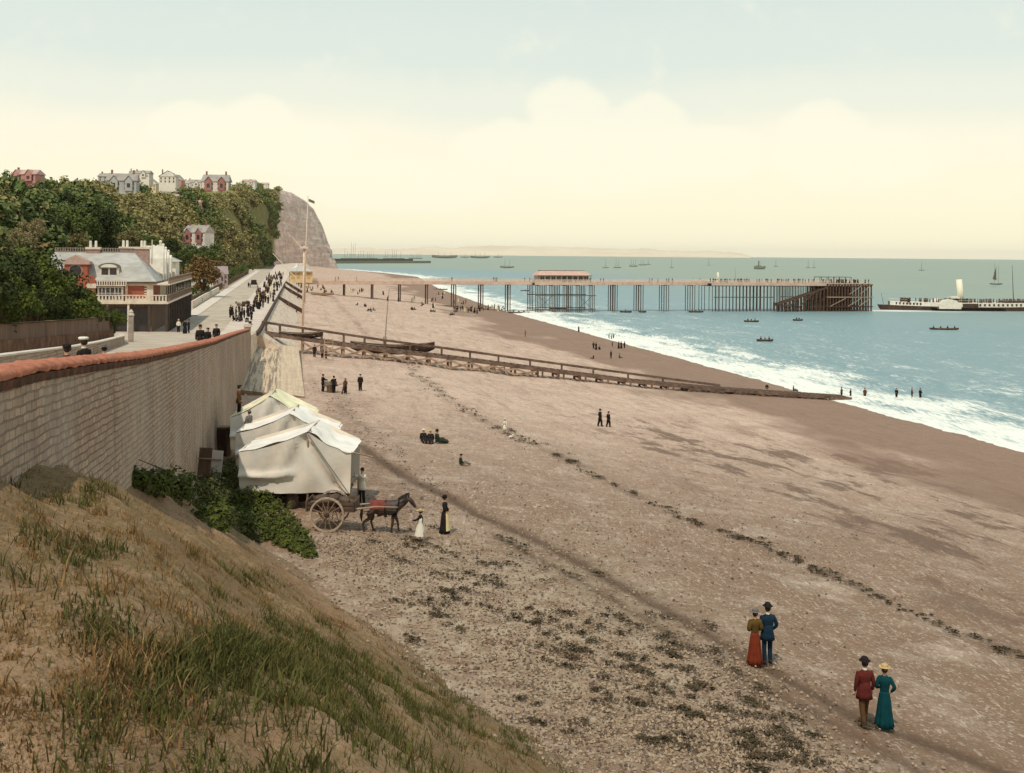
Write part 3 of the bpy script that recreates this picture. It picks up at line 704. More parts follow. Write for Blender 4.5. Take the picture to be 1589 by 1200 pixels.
# ================================================================== VEGETATION
def leafmat(name, a, b, scale=0.5, island=0.55):
    return mat(name, lin(*a), lin(*b), scale=scale, rough=0.8, island=island, spec=0.15, sharp=(0.3, 0.7))
m_leaf_dark = leafmat('leaves_dark', (70, 78, 36), (36, 42, 20))
m_leaf_mid = leafmat('leaves_green', (102, 112, 54), (56, 66, 30))
m_leaf_olive = leafmat('leaves_olive', (136, 122, 76), (84, 76, 46))
m_leaf_rust = leafmat('leaves_russet', (150, 112, 70), (84, 74, 40))
m_leaf_pale = leafmat('leaves_pale', (170, 150, 108), (98, 88, 56))
m_leaf_bright = leafmat('leaves_bright', (104, 112, 44), (50, 58, 22))
m_bark = mat('bark', lin(92, 74, 56), lin(60, 48, 36), scale=4, rough=.95)
def quads(P, Nn, size, aspect=0.7, rg=None):
    # P (n,3) centres, Nn (n,3) normals -> vertices and faces of leaf quads
    rg = rg or np.random.default_rng(1)
    n = len(P); Nn = Nn / np.linalg.norm(Nn, axis=1)[:, None]
    t = rg.normal(size=(n, 3)); t -= (t * Nn).sum(1)[:, None] * Nn; t /= np.linalg.norm(t, axis=1)[:, None]
    b = np.cross(Nn, t); sz = np.asarray(size) * np.ones(n); sz = sz * rg.uniform(.6, 1.3, n)
    t = t * sz[:, None] / 2; b = b * sz[:, None] / 2 * aspect
    V = np.stack([P - t - b * .5, P - t * .2 - b, P + t, P - t * .2 + b], 1).reshape(-1, 3)
    return V, np.arange(4 * n).reshape(n, 4)
def crown_pts(rg, rx, rz, clumps, per, cr, squash=0.8, hollow=0.55):
    P, Nn = [], []
    for _ in range(clumps):
        d = rg.normal(size=3); d /= np.linalg.norm(d); d[2] = abs(d[2]) * 1.0 - 0.25 if rg.random() < .8 else d[2]
        rr = rg.uniform(hollow, 1.0); c = d * rr * np.array([rx, rx, rz]); k = cr * rg.uniform(.6, 1.3)
        q = rg.normal(size=(per, 3)); q /= np.linalg.norm(q, axis=1)[:, None]
        r_ = rg.uniform(.55, 1.0, per)[:, None]
        P.append(c + q * r_ * k * np.array([1, 1, squash])); Nn.append(q * .8 + np.array([0, 0, .5]) + rg.normal(size=(per, 3)) * .45)
    return np.concatenate(P), np.concatenate(Nn)
def make_tree(name, label, m, rx, rz, trunk_h, clumps, per, leaf, seed, cr=None, cat='tree', group=None, lean=0.0):
    rg = np.random.default_rng(seed); root = thing(name, label, cat, group=group)
    P, Nn = crown_pts(rg, rx, rz, clumps, per, cr or rx * .32)
    P[:, 2] += trunk_h + rz * .75
    V, Fq_ = quads(P, Nn, leaf, rg=rg); np_mesh('crown', V, Fq_, m, parent=root)
    mb = MB(); mb.tube([(0, 0, -2), (0.05, 0, trunk_h * .6), (0.1 + lean, .05, trunk_h + rz * .7)], [rx * .09, rx * .07, rx * .03], 7)
    for k in range(6):
        a = k * 1.05 + seed; mb.tube([(0.05, 0, trunk_h * (.55 + .06 * k)), (math.cos(a) * rx * .35, math.sin(a) * rx * .35, trunk_h + rz * .5), (math.cos(a) * rx * .7, math.sin(a) * rx * .7, trunk_h + rz * (.7 + .1 * (k % 3)))], [rx * .045, rx * .03, rx * .012], 5)
    mb.build('trunk', m_bark, root, smooth=True)
    return root
def base_at(px, py, Y):
    p = atY(px, py, Y); return p
# big trees on the near hillside, left
NT = []
protos = [make_tree('broadleaf_tree', 'x', m_leaf_dark, 5.2, 5.4, 3.0, 46, 90, .62, 1), make_tree('broadleaf_tree', 'x', m_leaf_mid, 5.2, 5.0, 3.0, 46, 90, .60, 2),
          make_tree('broadleaf_tree', 'x', m_leaf_olive, 4.6, 4.8, 3.0, 42, 80, .55, 3), make_tree('broadleaf_tree', 'x', m_leaf_pale, 4.2, 4.2, 2.6, 36, 60, .42, 4)]
used = set()
def place_tree(k, loc, sc, label, group='trees on the wooded hillside'):
    if k not in used: used.add(k); o = protos[k]; o.location = loc; o.scale = (sc,) * 3
    else: o = dup(protos[k], loc, sc=sc)
    o.rotation_euler = (0, 0, rnd.uniform(0, 6)); o['label'] = label; o['group'] = group
    return o
def tree_px(k, px, ptop, pbot, Y, label):
    # top and bottom rows of the visible crown fix its size at that distance
    t, b = atY(px, ptop, Y), atY(px, pbot, Y); h = t.z - b.z
    full = {0: 13.6, 1: 12.9, 2: 12.2, 3: 10.8}[k]; sc = h / full * 0.96
    return place_tree(k, Vector((b.x, Y, b.z - 1.5 * sc)), sc, label)
TL = [(0, 40, 262, 345, 235, 'dark tree at the left edge just below the pink roofed house'), (0, 85, 268, 350, 250, 'dark tall tree right of the one below the pink roofed house'),
      (1, 112, 290, 385, 215, 'green tree between the dark tall tree and the villa chimneys'), (0, 140, 282, 395, 232, 'broad dark tree standing behind the left chimney of the verandah villa'),
      (0, 15, 300, 380, 190, 'dark tree at the far left low on the hillside'), (3, 52, 318, 378, 170, 'pale grey blossoming tree above the left shrubbery'),
      (3, 30, 335, 392, 150, 'dry pale tree leaning over the shrubbery at the left edge'), (0, 70, 312, 385, 205, 'dark tree directly behind the pale blossoming tree'),
      (2, 178, 300, 375, 330, 'olive tree on the slope above the villa ridge cresting'), (2, 200, 340, 398, 262, 'olive brown tree rising behind the wide villa chimney stack'),
      (1, 232, 350, 400, 290, 'green tree right of the wide villa chimney stack'), (0, 262, 355, 402, 310, 'dark tree behind the row of white gables'),
      (1, 285, 372, 415, 320, 'green tree left of the white house with red gable'), (0, 165, 345, 400, 240, 'dark tree behind the villa roof ridge between two stacks'),
      (2, 120, 345, 400, 205, 'olive tree behind the left end of the villa roof'), (0, 235, 318, 372, 470, 'dark tree on the slope below the yellow house'),
      (1, 205, 310, 365, 520, 'green tree on the slope below the big grey house'), (0, 255, 335, 380, 420, 'dark tree low on the slope below the grey gabled house'),
      (-1, 0, 0, 0, 0, '')]
for k, px, a, b, Y, lb in TL:
    if k >= 0: tree_px(k, px, a, b, Y, lb)
# russet street tree beside the road
mt = make_tree('street_tree', 'russet leaved street tree beside the stone outbuilding and the pavement', m_leaf_rust, 2.6, 3.9, 1.6, 60, 80, .34, 9, cr=.8)
p = on_road(316, 462); mt.location = p; hgt = atY(315, 383, p.y).z - p.z; sct = hgt / 8.9; mt.scale = (sct * 1.12, sct * 1.12, sct)
mt2 = make_tree('garden_bush', 'low green bush on the pavement edge under the russet tree', m_leaf_mid, 1.5, 1.0, 0.1, 22, 50, .25, 12, cat='bush'); mt2.location = on_road(303, 470)
# shrubbery behind the brown wall
SB = [(0, 0, 372, 470, 62), (1, 40, 372, 480, 74), (0, 68, 390, 485, 80), (1, 20, 420, 500, 66), (1, 100, 420, 500, 86), (0, 55, 440, 502, 72), (1, 128, 442, 500, 92), (0, 85, 462, 503, 80), (1, 152, 470, 500, 98), (1, 178, 484, 502, 102), (0, 112, 468, 502, 90), (1, -25, 380, 500, 58), (0, -70, 350, 500, 54)]
shp = [make_tree('shrub', 'x', m_leaf_dark, 3.4, 3.2, 0.2, 60, 110, .30, 21, cr=.95, cat='shrub'), make_tree('shrub', 'x', m_leaf_bright, 3.4, 3.0, 0.2, 60, 110, .28, 22, cr=.95, cat='shrub')]
names_sb = ['shrub at the left edge of the picture, top of the shrubbery', 'bright shrub at the top of the shrubbery beside the pale dry tree', 'dark shrub under the left end of the villa roof', 'bright shrub at the left edge low over the board fence', 'bright shrub below the round gable window', 'dark shrub in the middle of the shrubbery above the fence', 'bright shrub in front of the red brick gable', 'dark shrub low in the middle over the fence', 'bright shrub below the villa bay window', 'small bright shrub at the right tip of the shrubbery by the gate post', 'dark shrub low over the fence below the brick gable', 'bright shrub outermost at the far left', 'dark shrub outermost at the far left']
for i, (k, px, a, b, Y) in enumerate(SB):
    t, bb = atY(px, a, Y), atY(px, b, Y); sc = max((t.z - bb.z) / 5.6, .3)
    o = shp[k] if i < 2 else dup(shp[k], (0, 0, 0)); o.location = (bb.x, Y, bb.z - .3); o.scale = (sc * 1.0, sc * 1.0, sc); o.rotation_euler = (0, 0, i * 1.3); o['label'] = names_sb[i]; o['group'] = 'shrubs behind the brown garden wall'

# woodland that reads as one mass on the hill
wr = np.random.default_rng(5)
hvn = np.array(HV).reshape(len(hv), hn, 3); rk_ = np.array(rock).reshape(len(hv), hn); fd_ = np.array(fld).reshape(len(hv), hn)
VV, FF, MI, off = [], [], [], 0
tmpl = []
for sdd in range(6):
    g0 = np.random.default_rng(100 + sdd); P, Nn = crown_pts(g0, 1.0, .85, 16, 15, .38, hollow=.35); V, Fx = quads(P, Nn, .30, .85, g0); tmpl.append((V, Fx))
cnt = 0
clear = []
for px, pb0, w0 in ((43, 276, 46), (170, 282, 34), (191, 297, 48), (213, 284, 28), (235, 297, 28), (262, 298, 34), (276, 291, 24), (303, 290, 26), (336, 297, 46), (387, 287, 24), (411, 290, 16), (305, 320, 18), (270, 309, 20)):
    h = None
    for dd_ in range(0, 30):
        h = on_hill(px, pb0 + dd_)
        if h is not None: break
    if h is not None: clear.append((ray(px, CY).x, w0 / 2 / F, h.y, atY(px, pb0, h.y).z - 1.0))
for _ in range(9000):
    if cnt > 2300: break
    i = wr.integers(12, len(hv) - 60); j = int(wr.integers(1, 34))
    fi, fj = wr.random(), wr.random()
    p = (hvn[i, j] * (1 - fi) + hvn[i + 1, j] * fi) * (1 - fj) + (hvn[i, j + 1] * (1 - fi) + hvn[i + 1, j + 1] * fi) * fj
    if rk_[i, j] > .25 or wr.random() < fd_[i, j] * 1.1: continue
    if p[1] < 120: continue
    cellw = np.linalg.norm(hvn[i, j] - hvn[i + 1, j]) * np.linalg.norm(hvn[i, j] - hvn[i, j + 1])
    if wr.random() > min(1, cellw / 60): continue
    r_ = wr.uniform(2.6, 5.2) * (0.7 + p[1] / 2200)
    if j > 29: r_ *= 0.6
    if p[1] < 450: r_ *= .8
    if p[1] > 620 and (wr.random() < .45 or noise.noise(Vector((p[0] * .02, p[1] * .01, p[2] * .05))) > .16): continue
    if any(abs(p[0] / p[1] - kx) < kw and p[1] < ky + 25 and (kz0 - CAMZ) / ky < (p[2] + r_ * 1.1 - CAMZ) / p[1] for kx, kw, ky, kz0 in clear): continue
    V, Fx = tmpl[wr.integers(6)]; a = wr.uniform(0, 6.3); c_, s_ = math.cos(a), math.sin(a)
    Q = V * np.array([r_, r_, r_ * wr.uniform(.7, 1.25)]); Q = np.stack([Q[:, 0] * c_ - Q[:, 1] * s_, Q[:, 0] * s_ + Q[:, 1] * c_, Q[:, 2]], 1) + p + np.array([0, 0, r_ * .35])
    VV.append(Q); FF.append(Fx + off); off += len(Q); cnt += 1
    big = noise.noise(Vector((p[0] * .012, p[1] * .006, p[2] * .03)))
    MI.append(np.full(len(Fx), 0 if p[1] < 330 and wr.random() < .8 else (1 if big < 0 else 2) if p[1] > 700 and wr.random() < .85 else (2 if big > .12 else (0 if big < -.22 else 1)) if wr.random() < .8 else 3))
wood = np_mesh('woodland', np.concatenate(VV), np.concatenate(FF), [leafmat('wood_dark', (114, 124, 68), (72, 82, 46), .05), leafmat('wood_mid', (138, 142, 80), (92, 98, 54), .05), leafmat('wood_olive', (166, 152, 98), (114, 108, 64), .05), leafmat('wood_russet', (142, 118, 76), (90, 80, 46), .05)], mi=np.concatenate(MI))
tag(wood, 'dense mixed woodland covering the hill and headland', 'woodland', kind='stuff')

# ivy bush at the foot of the bank by the tents
iv = thing('ivy_bush', 'large glossy green ivy bush spilling down the bank in front of the white tents', 'bush')
rg = np.random.default_rng(31); PP, NN_ = [], []
for px, py, rr in [(262, 752, .7), (300, 742, 1.0), (340, 738, 1.1), (375, 742, 1.0), (300, 770, .9), (340, 775, 1.1), (385, 775, 1.0), (405, 800, .8), (365, 805, .8), (430, 815, .6), (405, 822, .55), (445, 832, .45), (330, 800, .6), (235, 745, .5), (210, 735, .35), (462, 842, .3), (350, 722, .8), (320, 726, .6), (440, 812, .7), (455, 826, .6), (425, 795, .8), (468, 838, .45), (480, 850, .28), (400, 775, .9), (420, 770, .6)]:
    rr *= 1.08; c = hit(lambda X, Y: max(bank(X, Y), beach(X, Y)), px, py + 14, 5); q = rg.normal(size=(1500, 3)) ; q /= np.linalg.norm(q, axis=1)[:, None]
    lum = 1 + .22 * np.sin(q[:, 0] * 7 + px) * np.cos(q[:, 2] * 6 + py) + .15 * np.sin(q[:, 1] * 11)
    n_l = int(1500 * rr); q = q[:n_l]; PP.append(np.array(c) + q * (rg.uniform(.82, 1.03, len(q)) * lum[:n_l])[:, None] * np.array([rr * 1.0, rr * 1.0, rr * .68]) + [0, 0, rr * .25]); NN_.append(q * .7 + [0, -.15, .6] + rg.normal(size=(len(q), 3)) * .4)
V, Fx = quads(np.concatenate(PP), np.concatenate(NN_), .115, .85, rg); np_mesh('foliage', V, Fx, [leafmat('ivy_leaves', (94, 98, 38), (42, 50, 18), 2.0)], parent=iv)
for k in range(14):
    mb = MB(); c = on_bank(250 + k * 15, 760 + k * 6); mb.tube([c, c + Vector((rnd.uniform(-.3, .3), rnd.uniform(-.3, .3), .5)), c + Vector((rnd.uniform(-.6, .6), rnd.uniform(-.6, .6), .9))], [.03, .02, .01], 5); mb.build('stem', m_bark, iv)
# thin plants rising out of the ivy
sap = thing('wild_sapling', 'thin leafy sapling sticking up beyond the ivy bush in front of the tent skirt', 'plant', on_bank(412, 770))
PP = []
for k in range(40): PP.append([rnd.uniform(-.35, .35), rnd.uniform(-.2, .2), rnd.uniform(.5, 1.5)])
V, Fx = quads(np.array(PP), rg.normal(size=(40, 3)) + [0, -.8, .5], .16, .9, rg); np_mesh('foliage', V, Fx, m_leaf_mid, parent=sap)
MB().tube([(0, 0, -.3), (0.05, 0, .6), (.1, 0, 1.4)], [.02, .015, .006], 5).tube([(0, 0, .3), (-.2, 0, .9), (-.25, 0, 1.2)], [.014, .01, .005], 5).build('stem', m_bark, sap)

# grass and reeds on the bank: uncountable
def blades(name, spots, m, label, dens=1.0, wid=.007, up=0.9, cat='grass', fn=on_bank):
    g = np.random.default_rng(len(spots)); V = []; off = 0
    for px, py, rx, ry, n, h in spots:
        c = fn(px, py); e1 = fn(px + rx, py); e2 = fn(px, py - ry); v1 = e1 - c; v2 = e2 - c
        nt_ = int(n * dens * 1.25); tuft = [(g.normal() * .5, g.normal() * .5, g.uniform(.04, .16), g.uniform(.5, 1.35)) for _ in range(max(3, nt_ // 26))]
        for _ in range(nt_):
            u, w, tr, th = tuft[g.integers(len(tuft))] if g.random() < .82 else (g.normal() * .55, g.normal() * .55, .1, .6)
            x, y = c.x + v1.x * u + v2.x * w + g.normal() * tr, c.y + v1.y * u + v2.y * w + g.normal() * tr
            z = bank(x, y) if fn is on_bank else beach(x, y)
            if fn is on_bank and z < beach(x, y) + .02: continue
            if x + 0.2 * y < -4.0: continue
            hh = h * .50 * th * g.uniform(.35, 1.3); a = g.uniform(0, 6.28); lx, ly = g.normal() * .38 * hh, g.normal() * .38 * hh; ww = wid * g.uniform(.6, 1.5)
            ca, sa = math.cos(a) * ww, math.sin(a) * ww
            V += [(x - ca, y - sa, z - .03), (x + ca, y + sa, z - .03), (x + lx * .5 + ca * .7, y + ly * .5 + sa * .7, z + hh * .6), (x + lx * .5 - ca * .7, y + ly * .5 - sa * .7, z + hh * .6),
                  (x + lx * .5 - ca * .7, y + ly * .5 - sa * .7, z + hh * .6), (x + lx * .5 + ca * .7, y + ly * .5 + sa * .7, z + hh * .6), (x + lx * 1.2, y + ly * 1.2, z + hh), (x + lx * 1.2, y + ly * 1.2, z + hh)]
    V = np.array(V); V[7::8] += [0.002, 0.002, 0.0]
    o = np_mesh(name, V, np.arange(len(V)).reshape(-1, 4), m); return tag(o, label, cat, kind='stuff')
m_grass = leafmat('bank_grass', (104, 100, 50), (60, 60, 30), 1.0, .6); m_dry = leafmat('dry_grass', (158, 124, 78), (104, 78, 50), 1.0, .6)
blades('green_grass', [(330, 1040, 130, 40, 4200, .30), (480, 1055, 140, 45, 6500, .34), (620, 1085, 120, 50, 4500, .34), (740, 1130, 100, 45, 3000, .34), (400, 1010, 120, 25, 2000, .26), (540, 1120, 130, 30, 2500, .30),
       (360, 893, 60, 10, 700, .22), (440, 905, 30, 10, 260, .22), (540, 890, 50, 14, 500, .25), (620, 975, 26, 30, 900, .55), (575, 945, 26, 22, 420, .5), (660, 1000, 26, 22, 350, .4), (80, 845, 60, 10, 500, .28), (150, 860, 60, 12, 400, .25), (95, 876, 30, 8, 160, .2),
       (230, 728, 60, 14, 1600, .35), (290, 745, 50, 16, 1400, .35), (190, 715, 40, 8, 800, .3), (55, 712, 34, 6, 500, .25), (105, 706, 34, 4, 350, .2), (155, 965, 30, 10, 300, .2), (150, 990, 40, 8, 260, .16), (420, 965, 30, 14, 220, .25), (430, 985, 30, 14, 240, .22),
       (905, 1145, 30, 26, 500, .4), (870, 1110, 24, 20, 260, .35), (800, 1150, 50, 26, 700, .34), (690, 1060, 50, 26, 700, .34), (140, 770, 50, 16, 600, .28), (330, 930, 40, 14, 200, .2), (480, 1000, 60, 14, 700, .35)], m_grass, 'green grass growing in drifts on the sandy bank', dens=.62)
blades('dry_grass', [(230, 1040, 90, 30, 1600, .30), (300, 985, 120, 20, 800, .34), (450, 960, 100, 40, 1200, .4), (560, 1000, 120, 40, 1500, .4), (700, 1040, 90, 50, 1500, .38), (780, 1090, 80, 50, 1300, .35), (850, 1140, 80, 40, 1000, .32),
       (120, 840, 110, 24, 900, .3), (250, 870, 120, 20, 700, .24), (480, 905, 120, 24, 800, .26), (180, 1100, 120, 40, 600, .25), (140, 765, 80, 26, 900, .32), (640, 960, 60, 50, 700, .4), (420, 1130, 200, 30, 700, .25), (520, 850, 80, 20, 300, .2), (290, 1120, 160, 30, 500, .2), (900, 1150, 60, 30, 500, .35), (90, 930, 90, 40, 300, .18)], m_dry, 'dry straw coloured grass scattered over the sandy bank', dens=.26)
blades('thatch', [(150, 800, 260, 60, 5000, .12), (300, 900, 320, 70, 7000, .12), (450, 960, 300, 80, 6000, .12), (200, 1050, 330, 110, 6000, .09), (650, 1080, 260, 90, 6000, .12), (120, 740, 160, 40, 2500, .14)], m_dry, 'short dead thatch over the whole sandy bank')
# seaweed
def weed(name, pts, label, fn, n0=26, sz=.16):
    g = np.random.default_rng(len(pts)); P = []; Nn = []; S = []
    for px, py, r_, k in pts:
        c = fn(px, py)
        for _ in range(k):
            a, q = g.uniform(0, 6.28), abs(g.normal()) * .55; x, y = c.x + math.cos(a) * q * r_ * 1.3, c.y + math.sin(a) * q * r_ * 1.1
            z = beach(x, y); P.append((x, y, z + .07 + g.uniform(0, .30) * r_ * max(0, 1 - q))); Nn.append((g.normal() * .5, g.normal() * .5, 1)); S.append(sz * g.uniform(.6, 1.6) * max(.5, r_))
    V, Fx = quads(np.array(P), np.array(Nn), np.array(S), .7, g)
    return tag(np_mesh(name, V, Fx, mat('seaweed_' + name, lin(88, 68, 46), lin(62, 56, 32), scale=1.2, rough=.8, island=.5)), label, 'seaweed', kind='stuff')
main = [(515, 460), (530, 478), (548, 497), (562, 512), (572, 525)]; main2 = [(634, 562), (640, 578), (655, 590), (668, 600), (690, 615), (725, 637), (760, 660), (800, 678), (835, 690), (870, 707), (905, 725), (950, 750), (1000, 772), (1050, 800), (1100, 820), (1160, 838), (1215, 862), (1260, 885), (1310, 905), (1370, 930), (1420, 955), (1480, 980), (1560, 1010), (1640, 1040)]
toe_l = [(458, 470), (462, 485), (460, 500), (456, 520)]
wp_ = []
def chain(ln, y0=600):
    for a, b in zip(ln[:-1], ln[1:]):
        L_ = math.hypot(b[0] - a[0], b[1] - a[1]); t = rnd.uniform(0, .3)
        while t < 1:
            x, y = a[0] + (b[0] - a[0]) * t, a[1] + (b[1] - a[1]) * t + rnd.gauss(0, 2.2); r0 = rnd.uniform(.1, .42) * (1.0 if y > 760 else 1.5)
            for q in range(rnd.randint(1, 4)): wp_.append((x + rnd.gauss(0, 6), y + rnd.gauss(0, 1.6), r0 * rnd.uniform(.5, 1), int(20 + 70 * r0)))
            t += rnd.uniform(7, 24) / L_
chain(main2)
for ln, jit in ((main, 2), (toe_l, 2)):
    for a, b in zip(ln[:-1], ln[1:]):
        L_ = math.hypot(b[0] - a[0], b[1] - a[1]); k = max(2, int(L_ / (3.0 if ln is not main2 else 2.4)))
        for q in range(k):
            if rnd.random() < .2 + .55 * (noise.noise(Vector((a[0] * .013 + q * .45, 3.3, 0))) > .02): continue
            t = rnd.random(); x, y = a[0] + (b[0] - a[0]) * t, a[1] + (b[1] - a[1]) * t + rnd.gauss(0, jit * .5)
            sc_ = ground(x, y).y / 60
            wp_.append((x + rnd.gauss(0, jit), y, rnd.uniform(.12, .45) * (.8 if y > 780 else 1 if y > 600 else 1.5) * (rnd.uniform(1.2, 1.9) if rnd.random() < .2 else 1), 22))
for _ in range(150):
    t = rnd.random(); wp_.append((495 + 190 * t + rnd.gauss(0, 16), 600 + 185 * t + rnd.gauss(0, 12), rnd.uniform(.1, .3), 9))
for (x, y) in ((640, 568), (644, 576), (652, 586), (660, 593), (668, 601), (680, 608), (690, 616), (702, 622), (712, 631), (724, 638), (738, 646), (750, 655), (640, 582), (664, 588)): wp_.append((x, y, .75, 40))
for x, y, r_ in ((810, 682, .9), (830, 690, .8), (790, 677, .7), (1290, 893, .55), (1320, 908, .5), (1370, 930, .45), (1215, 862, .4), (1145, 835, .4)): wp_.append((x, y, r_, 60))
weed('tide_line_seaweed', wp_, 'thin broken line of dark seaweed along the high tide mark', ground)
fw = []
zones = [(640, 850, 70, 16, 30), (720, 870, 70, 20, 40), (740, 905, 60, 24, 46), (680, 925, 60, 12, 26), (800, 950, 90, 30, 60), (860, 900, 60, 18, 26), (900, 985, 90, 26, 60), (1000, 985, 60, 20, 34), (1020, 960, 40, 10, 18), (940, 1040, 90, 30, 60), (1060, 1040, 80, 24, 40), (1000, 1090, 90, 26, 50), (1100, 1110, 80, 26, 40), (1180, 1110, 70, 18, 30), (1230, 1145, 60, 14, 26), (1130, 1060, 60, 12, 20), (1160, 1170, 80, 20, 40), (1260, 1185, 70, 14, 26), (1050, 1010, 40, 10, 16), (860, 1130, 60, 20, 20), (820, 840, 50, 10, 12), (1050, 1150, 80, 20, 30), (620, 835, 50, 12, 18), (780, 835, 40, 10, 10)]
for x, y, rx, ry, k in zones:
    for _ in range(int(k * .18)):
        cx0, cy0 = x + rnd.gauss(0, rx * .75), y + rnd.gauss(0, ry * .75)
        for _q in range(rnd.randint(2, 5)): w_x = rnd.gauss(0, 12); fw.append((cx0 + w_x, cy0 + w_x * .3 + rnd.gauss(0, 2), rnd.uniform(.10, .34), 30))
weed('strewn_seaweed', fw, 'dark seaweed strewn over the stony upper beach in the foreground', ground, sz=.15)
# loose stones
def stones(name, zones, label, m, seed=3):
    g = np.random.default_rng(seed); base = [(0, 0, 1), (1, 0, 0), (.3, .95, 0), (-.8, .6, 0), (-.8, -.6, 0), (.3, -.95, 0)]
    V, Fx, off = [], [], 0
    bf = [(0, 1, 2), (0, 2, 3), (0, 3, 4), (0, 4, 5), (0, 5, 1)]
    for px, py, rx, ry, n, sz in zones:
        for _ in range(int(n * .58)):
            x_, y_ = px + g.normal() * rx * .55, py + g.normal() * ry * .55
            if y_ < 560: continue
            c = ground(x_, y_) if n < 0 else None
            d = ray(x_, y_); Y = (10.0 - CAMZ) / d.z
            for _k in range(2): Y = (beach(d.x * Y, Y) - CAMZ) / d.z
            x, y = d.x * Y, Y; z = beach(x, y); zb_ = bank(x, y) if (x < 7.4 and y < 50) else -9; z = max(z, zb_ - .02); s_ = sz * g.uniform(.35, 1.3) ** 1.4; a = g.uniform(0, 6.28); ca, sa = math.cos(a), math.sin(a)
            ex, ey, ez = s_ * g.uniform(.7, 1.2), s_ * g.uniform(.5, .9), s_ * g.uniform(.3, .6)
            for bx, by, bz in base:
                X_, Y_ = bx * ex, by * ey; V.append((x + X_ * ca - Y_ * sa, y + X_ * sa + Y_ * ca, z + .03 + (bz * ez) - (.02 if bz == 0 else 0) + .02))
            Fx += [tuple(i + off for i in f) for f in bf]; off += 6
    return tag(np_mesh(name, V, Fx, m), label, 'stones', kind='stuff')
zst = [(620, 870, 150, 45, 2000, .05), (720, 930, 180, 75, 2600, .05), (820, 1010, 200, 90, 2900, .05), (900, 1090, 220, 90, 2700, .05), (1000, 1140, 220, 70, 2000, .05), (540, 850, 70, 24, 900, .05), (1080, 1060, 130, 60, 1200, .05), (600, 800, 80, 30, 500, .05), (1150, 1130, 120, 50, 900, .05), (900, 880, 300, 110, 1500, .05), (1000, 1050, 260, 110, 1600, .05), (1130, 1160, 150, 50, 1500, .05), (1230, 1200, 150, 40, 1200, .05)]
stones('pale_pebbles', zst, 'pale grey pebbles scattered over the upper beach', mat('pebble_pale', lin(178, 154, 124), lin(124, 102, 80), scale=3, rough=.9, island=.7), 3)
stones('dark_pebbles', [(a, b, c, d, int(e * .6), f) for a, b, c, d, e, f in zst] + [(1000, 800, 500, 120, 1500, .06)], 'dark brown pebbles scattered over the upper beach', mat('pebble_dark', lin(120, 98, 78), lin(70, 56, 44), scale=3, rough=.9, island=.7), 4)
# ================================================================== PEOPLE
m_skin = mat('skin', lin(206, 158, 126), lin(186, 136, 106), scale=6, rough=.6)
def cloth(name, c, k=.7): return mat('cloth_' + name, lin(*c), tuple(v * k for v in lin(*c)[:3]) + (1,), scale=5, rough=.92, bump=.25, bscale=22, spec=.1)
C_ = {'black': cloth('black', (44, 38, 36)), 'navy': cloth('navy', (28, 50, 64)), 'teal': cloth('teal', (16, 66, 70)), 'brown': cloth('brown', (96, 68, 44)), 'maroon': cloth('maroon', (98, 42, 36)), 'rust': cloth('rust', (126, 54, 32)),
      'olive': cloth('olive', (100, 76, 38)), 'white': cloth('white', (228, 218, 196), .88), 'grey': cloth('grey', (120, 112, 104)), 'tan': cloth('tan', (150, 112, 66)), 'straw': cloth('straw', (206, 176, 122)), 'cream': cloth('cream', (226, 204, 150), .9), 'darkgreen': cloth('darkgreen', (52, 60, 46))}
m_hair = mat('hair', lin(62, 44, 30), lin(40, 28, 20), scale=12, rough=.7)
m_boot = mat('boot_leather', lin(40, 32, 28), rough=.5)
def skin_mesh(J, E, root, sub=1):
    names = list(J); ix = {k: i for i, k in enumerate(names)}
    me = bpy.data.meshes.new('tmp'); me.from_pydata([J[k][:3] for k in names], [(ix[a], ix[b]) for a, b in E], [])
    o = bpy.data.objects.new('tmp', me); col.objects.link(o); md = o.modifiers.new('s', 'SKIN'); md.use_smooth_shade = True
    sv = me.skin_vertices[0].data
    for k in names:
        r_ = J[k][3]; r2 = J[k][4] if len(J[k]) > 4 else r_
        sv[ix[k]].radius = (r_, r2); sv[ix[k]].use_root = (k == root)
    if sub:
        s2 = o.modifiers.new('d', 'SUBSURF'); s2.levels = sub; s2.render_levels = sub
    dg = bpy.context.evaluated_depsgraph_get(); ev = o.evaluated_get(dg); m2 = ev.to_mesh()
    vs = [tuple(v.co) for v in m2.vertices]; fs = [tuple(p.vertices) for p in m2.polygons]
    ev.to_mesh_clear(); bpy.data.objects.remove(o, do_unlink=True); bpy.data.meshes.remove(me)
    return vs, fs
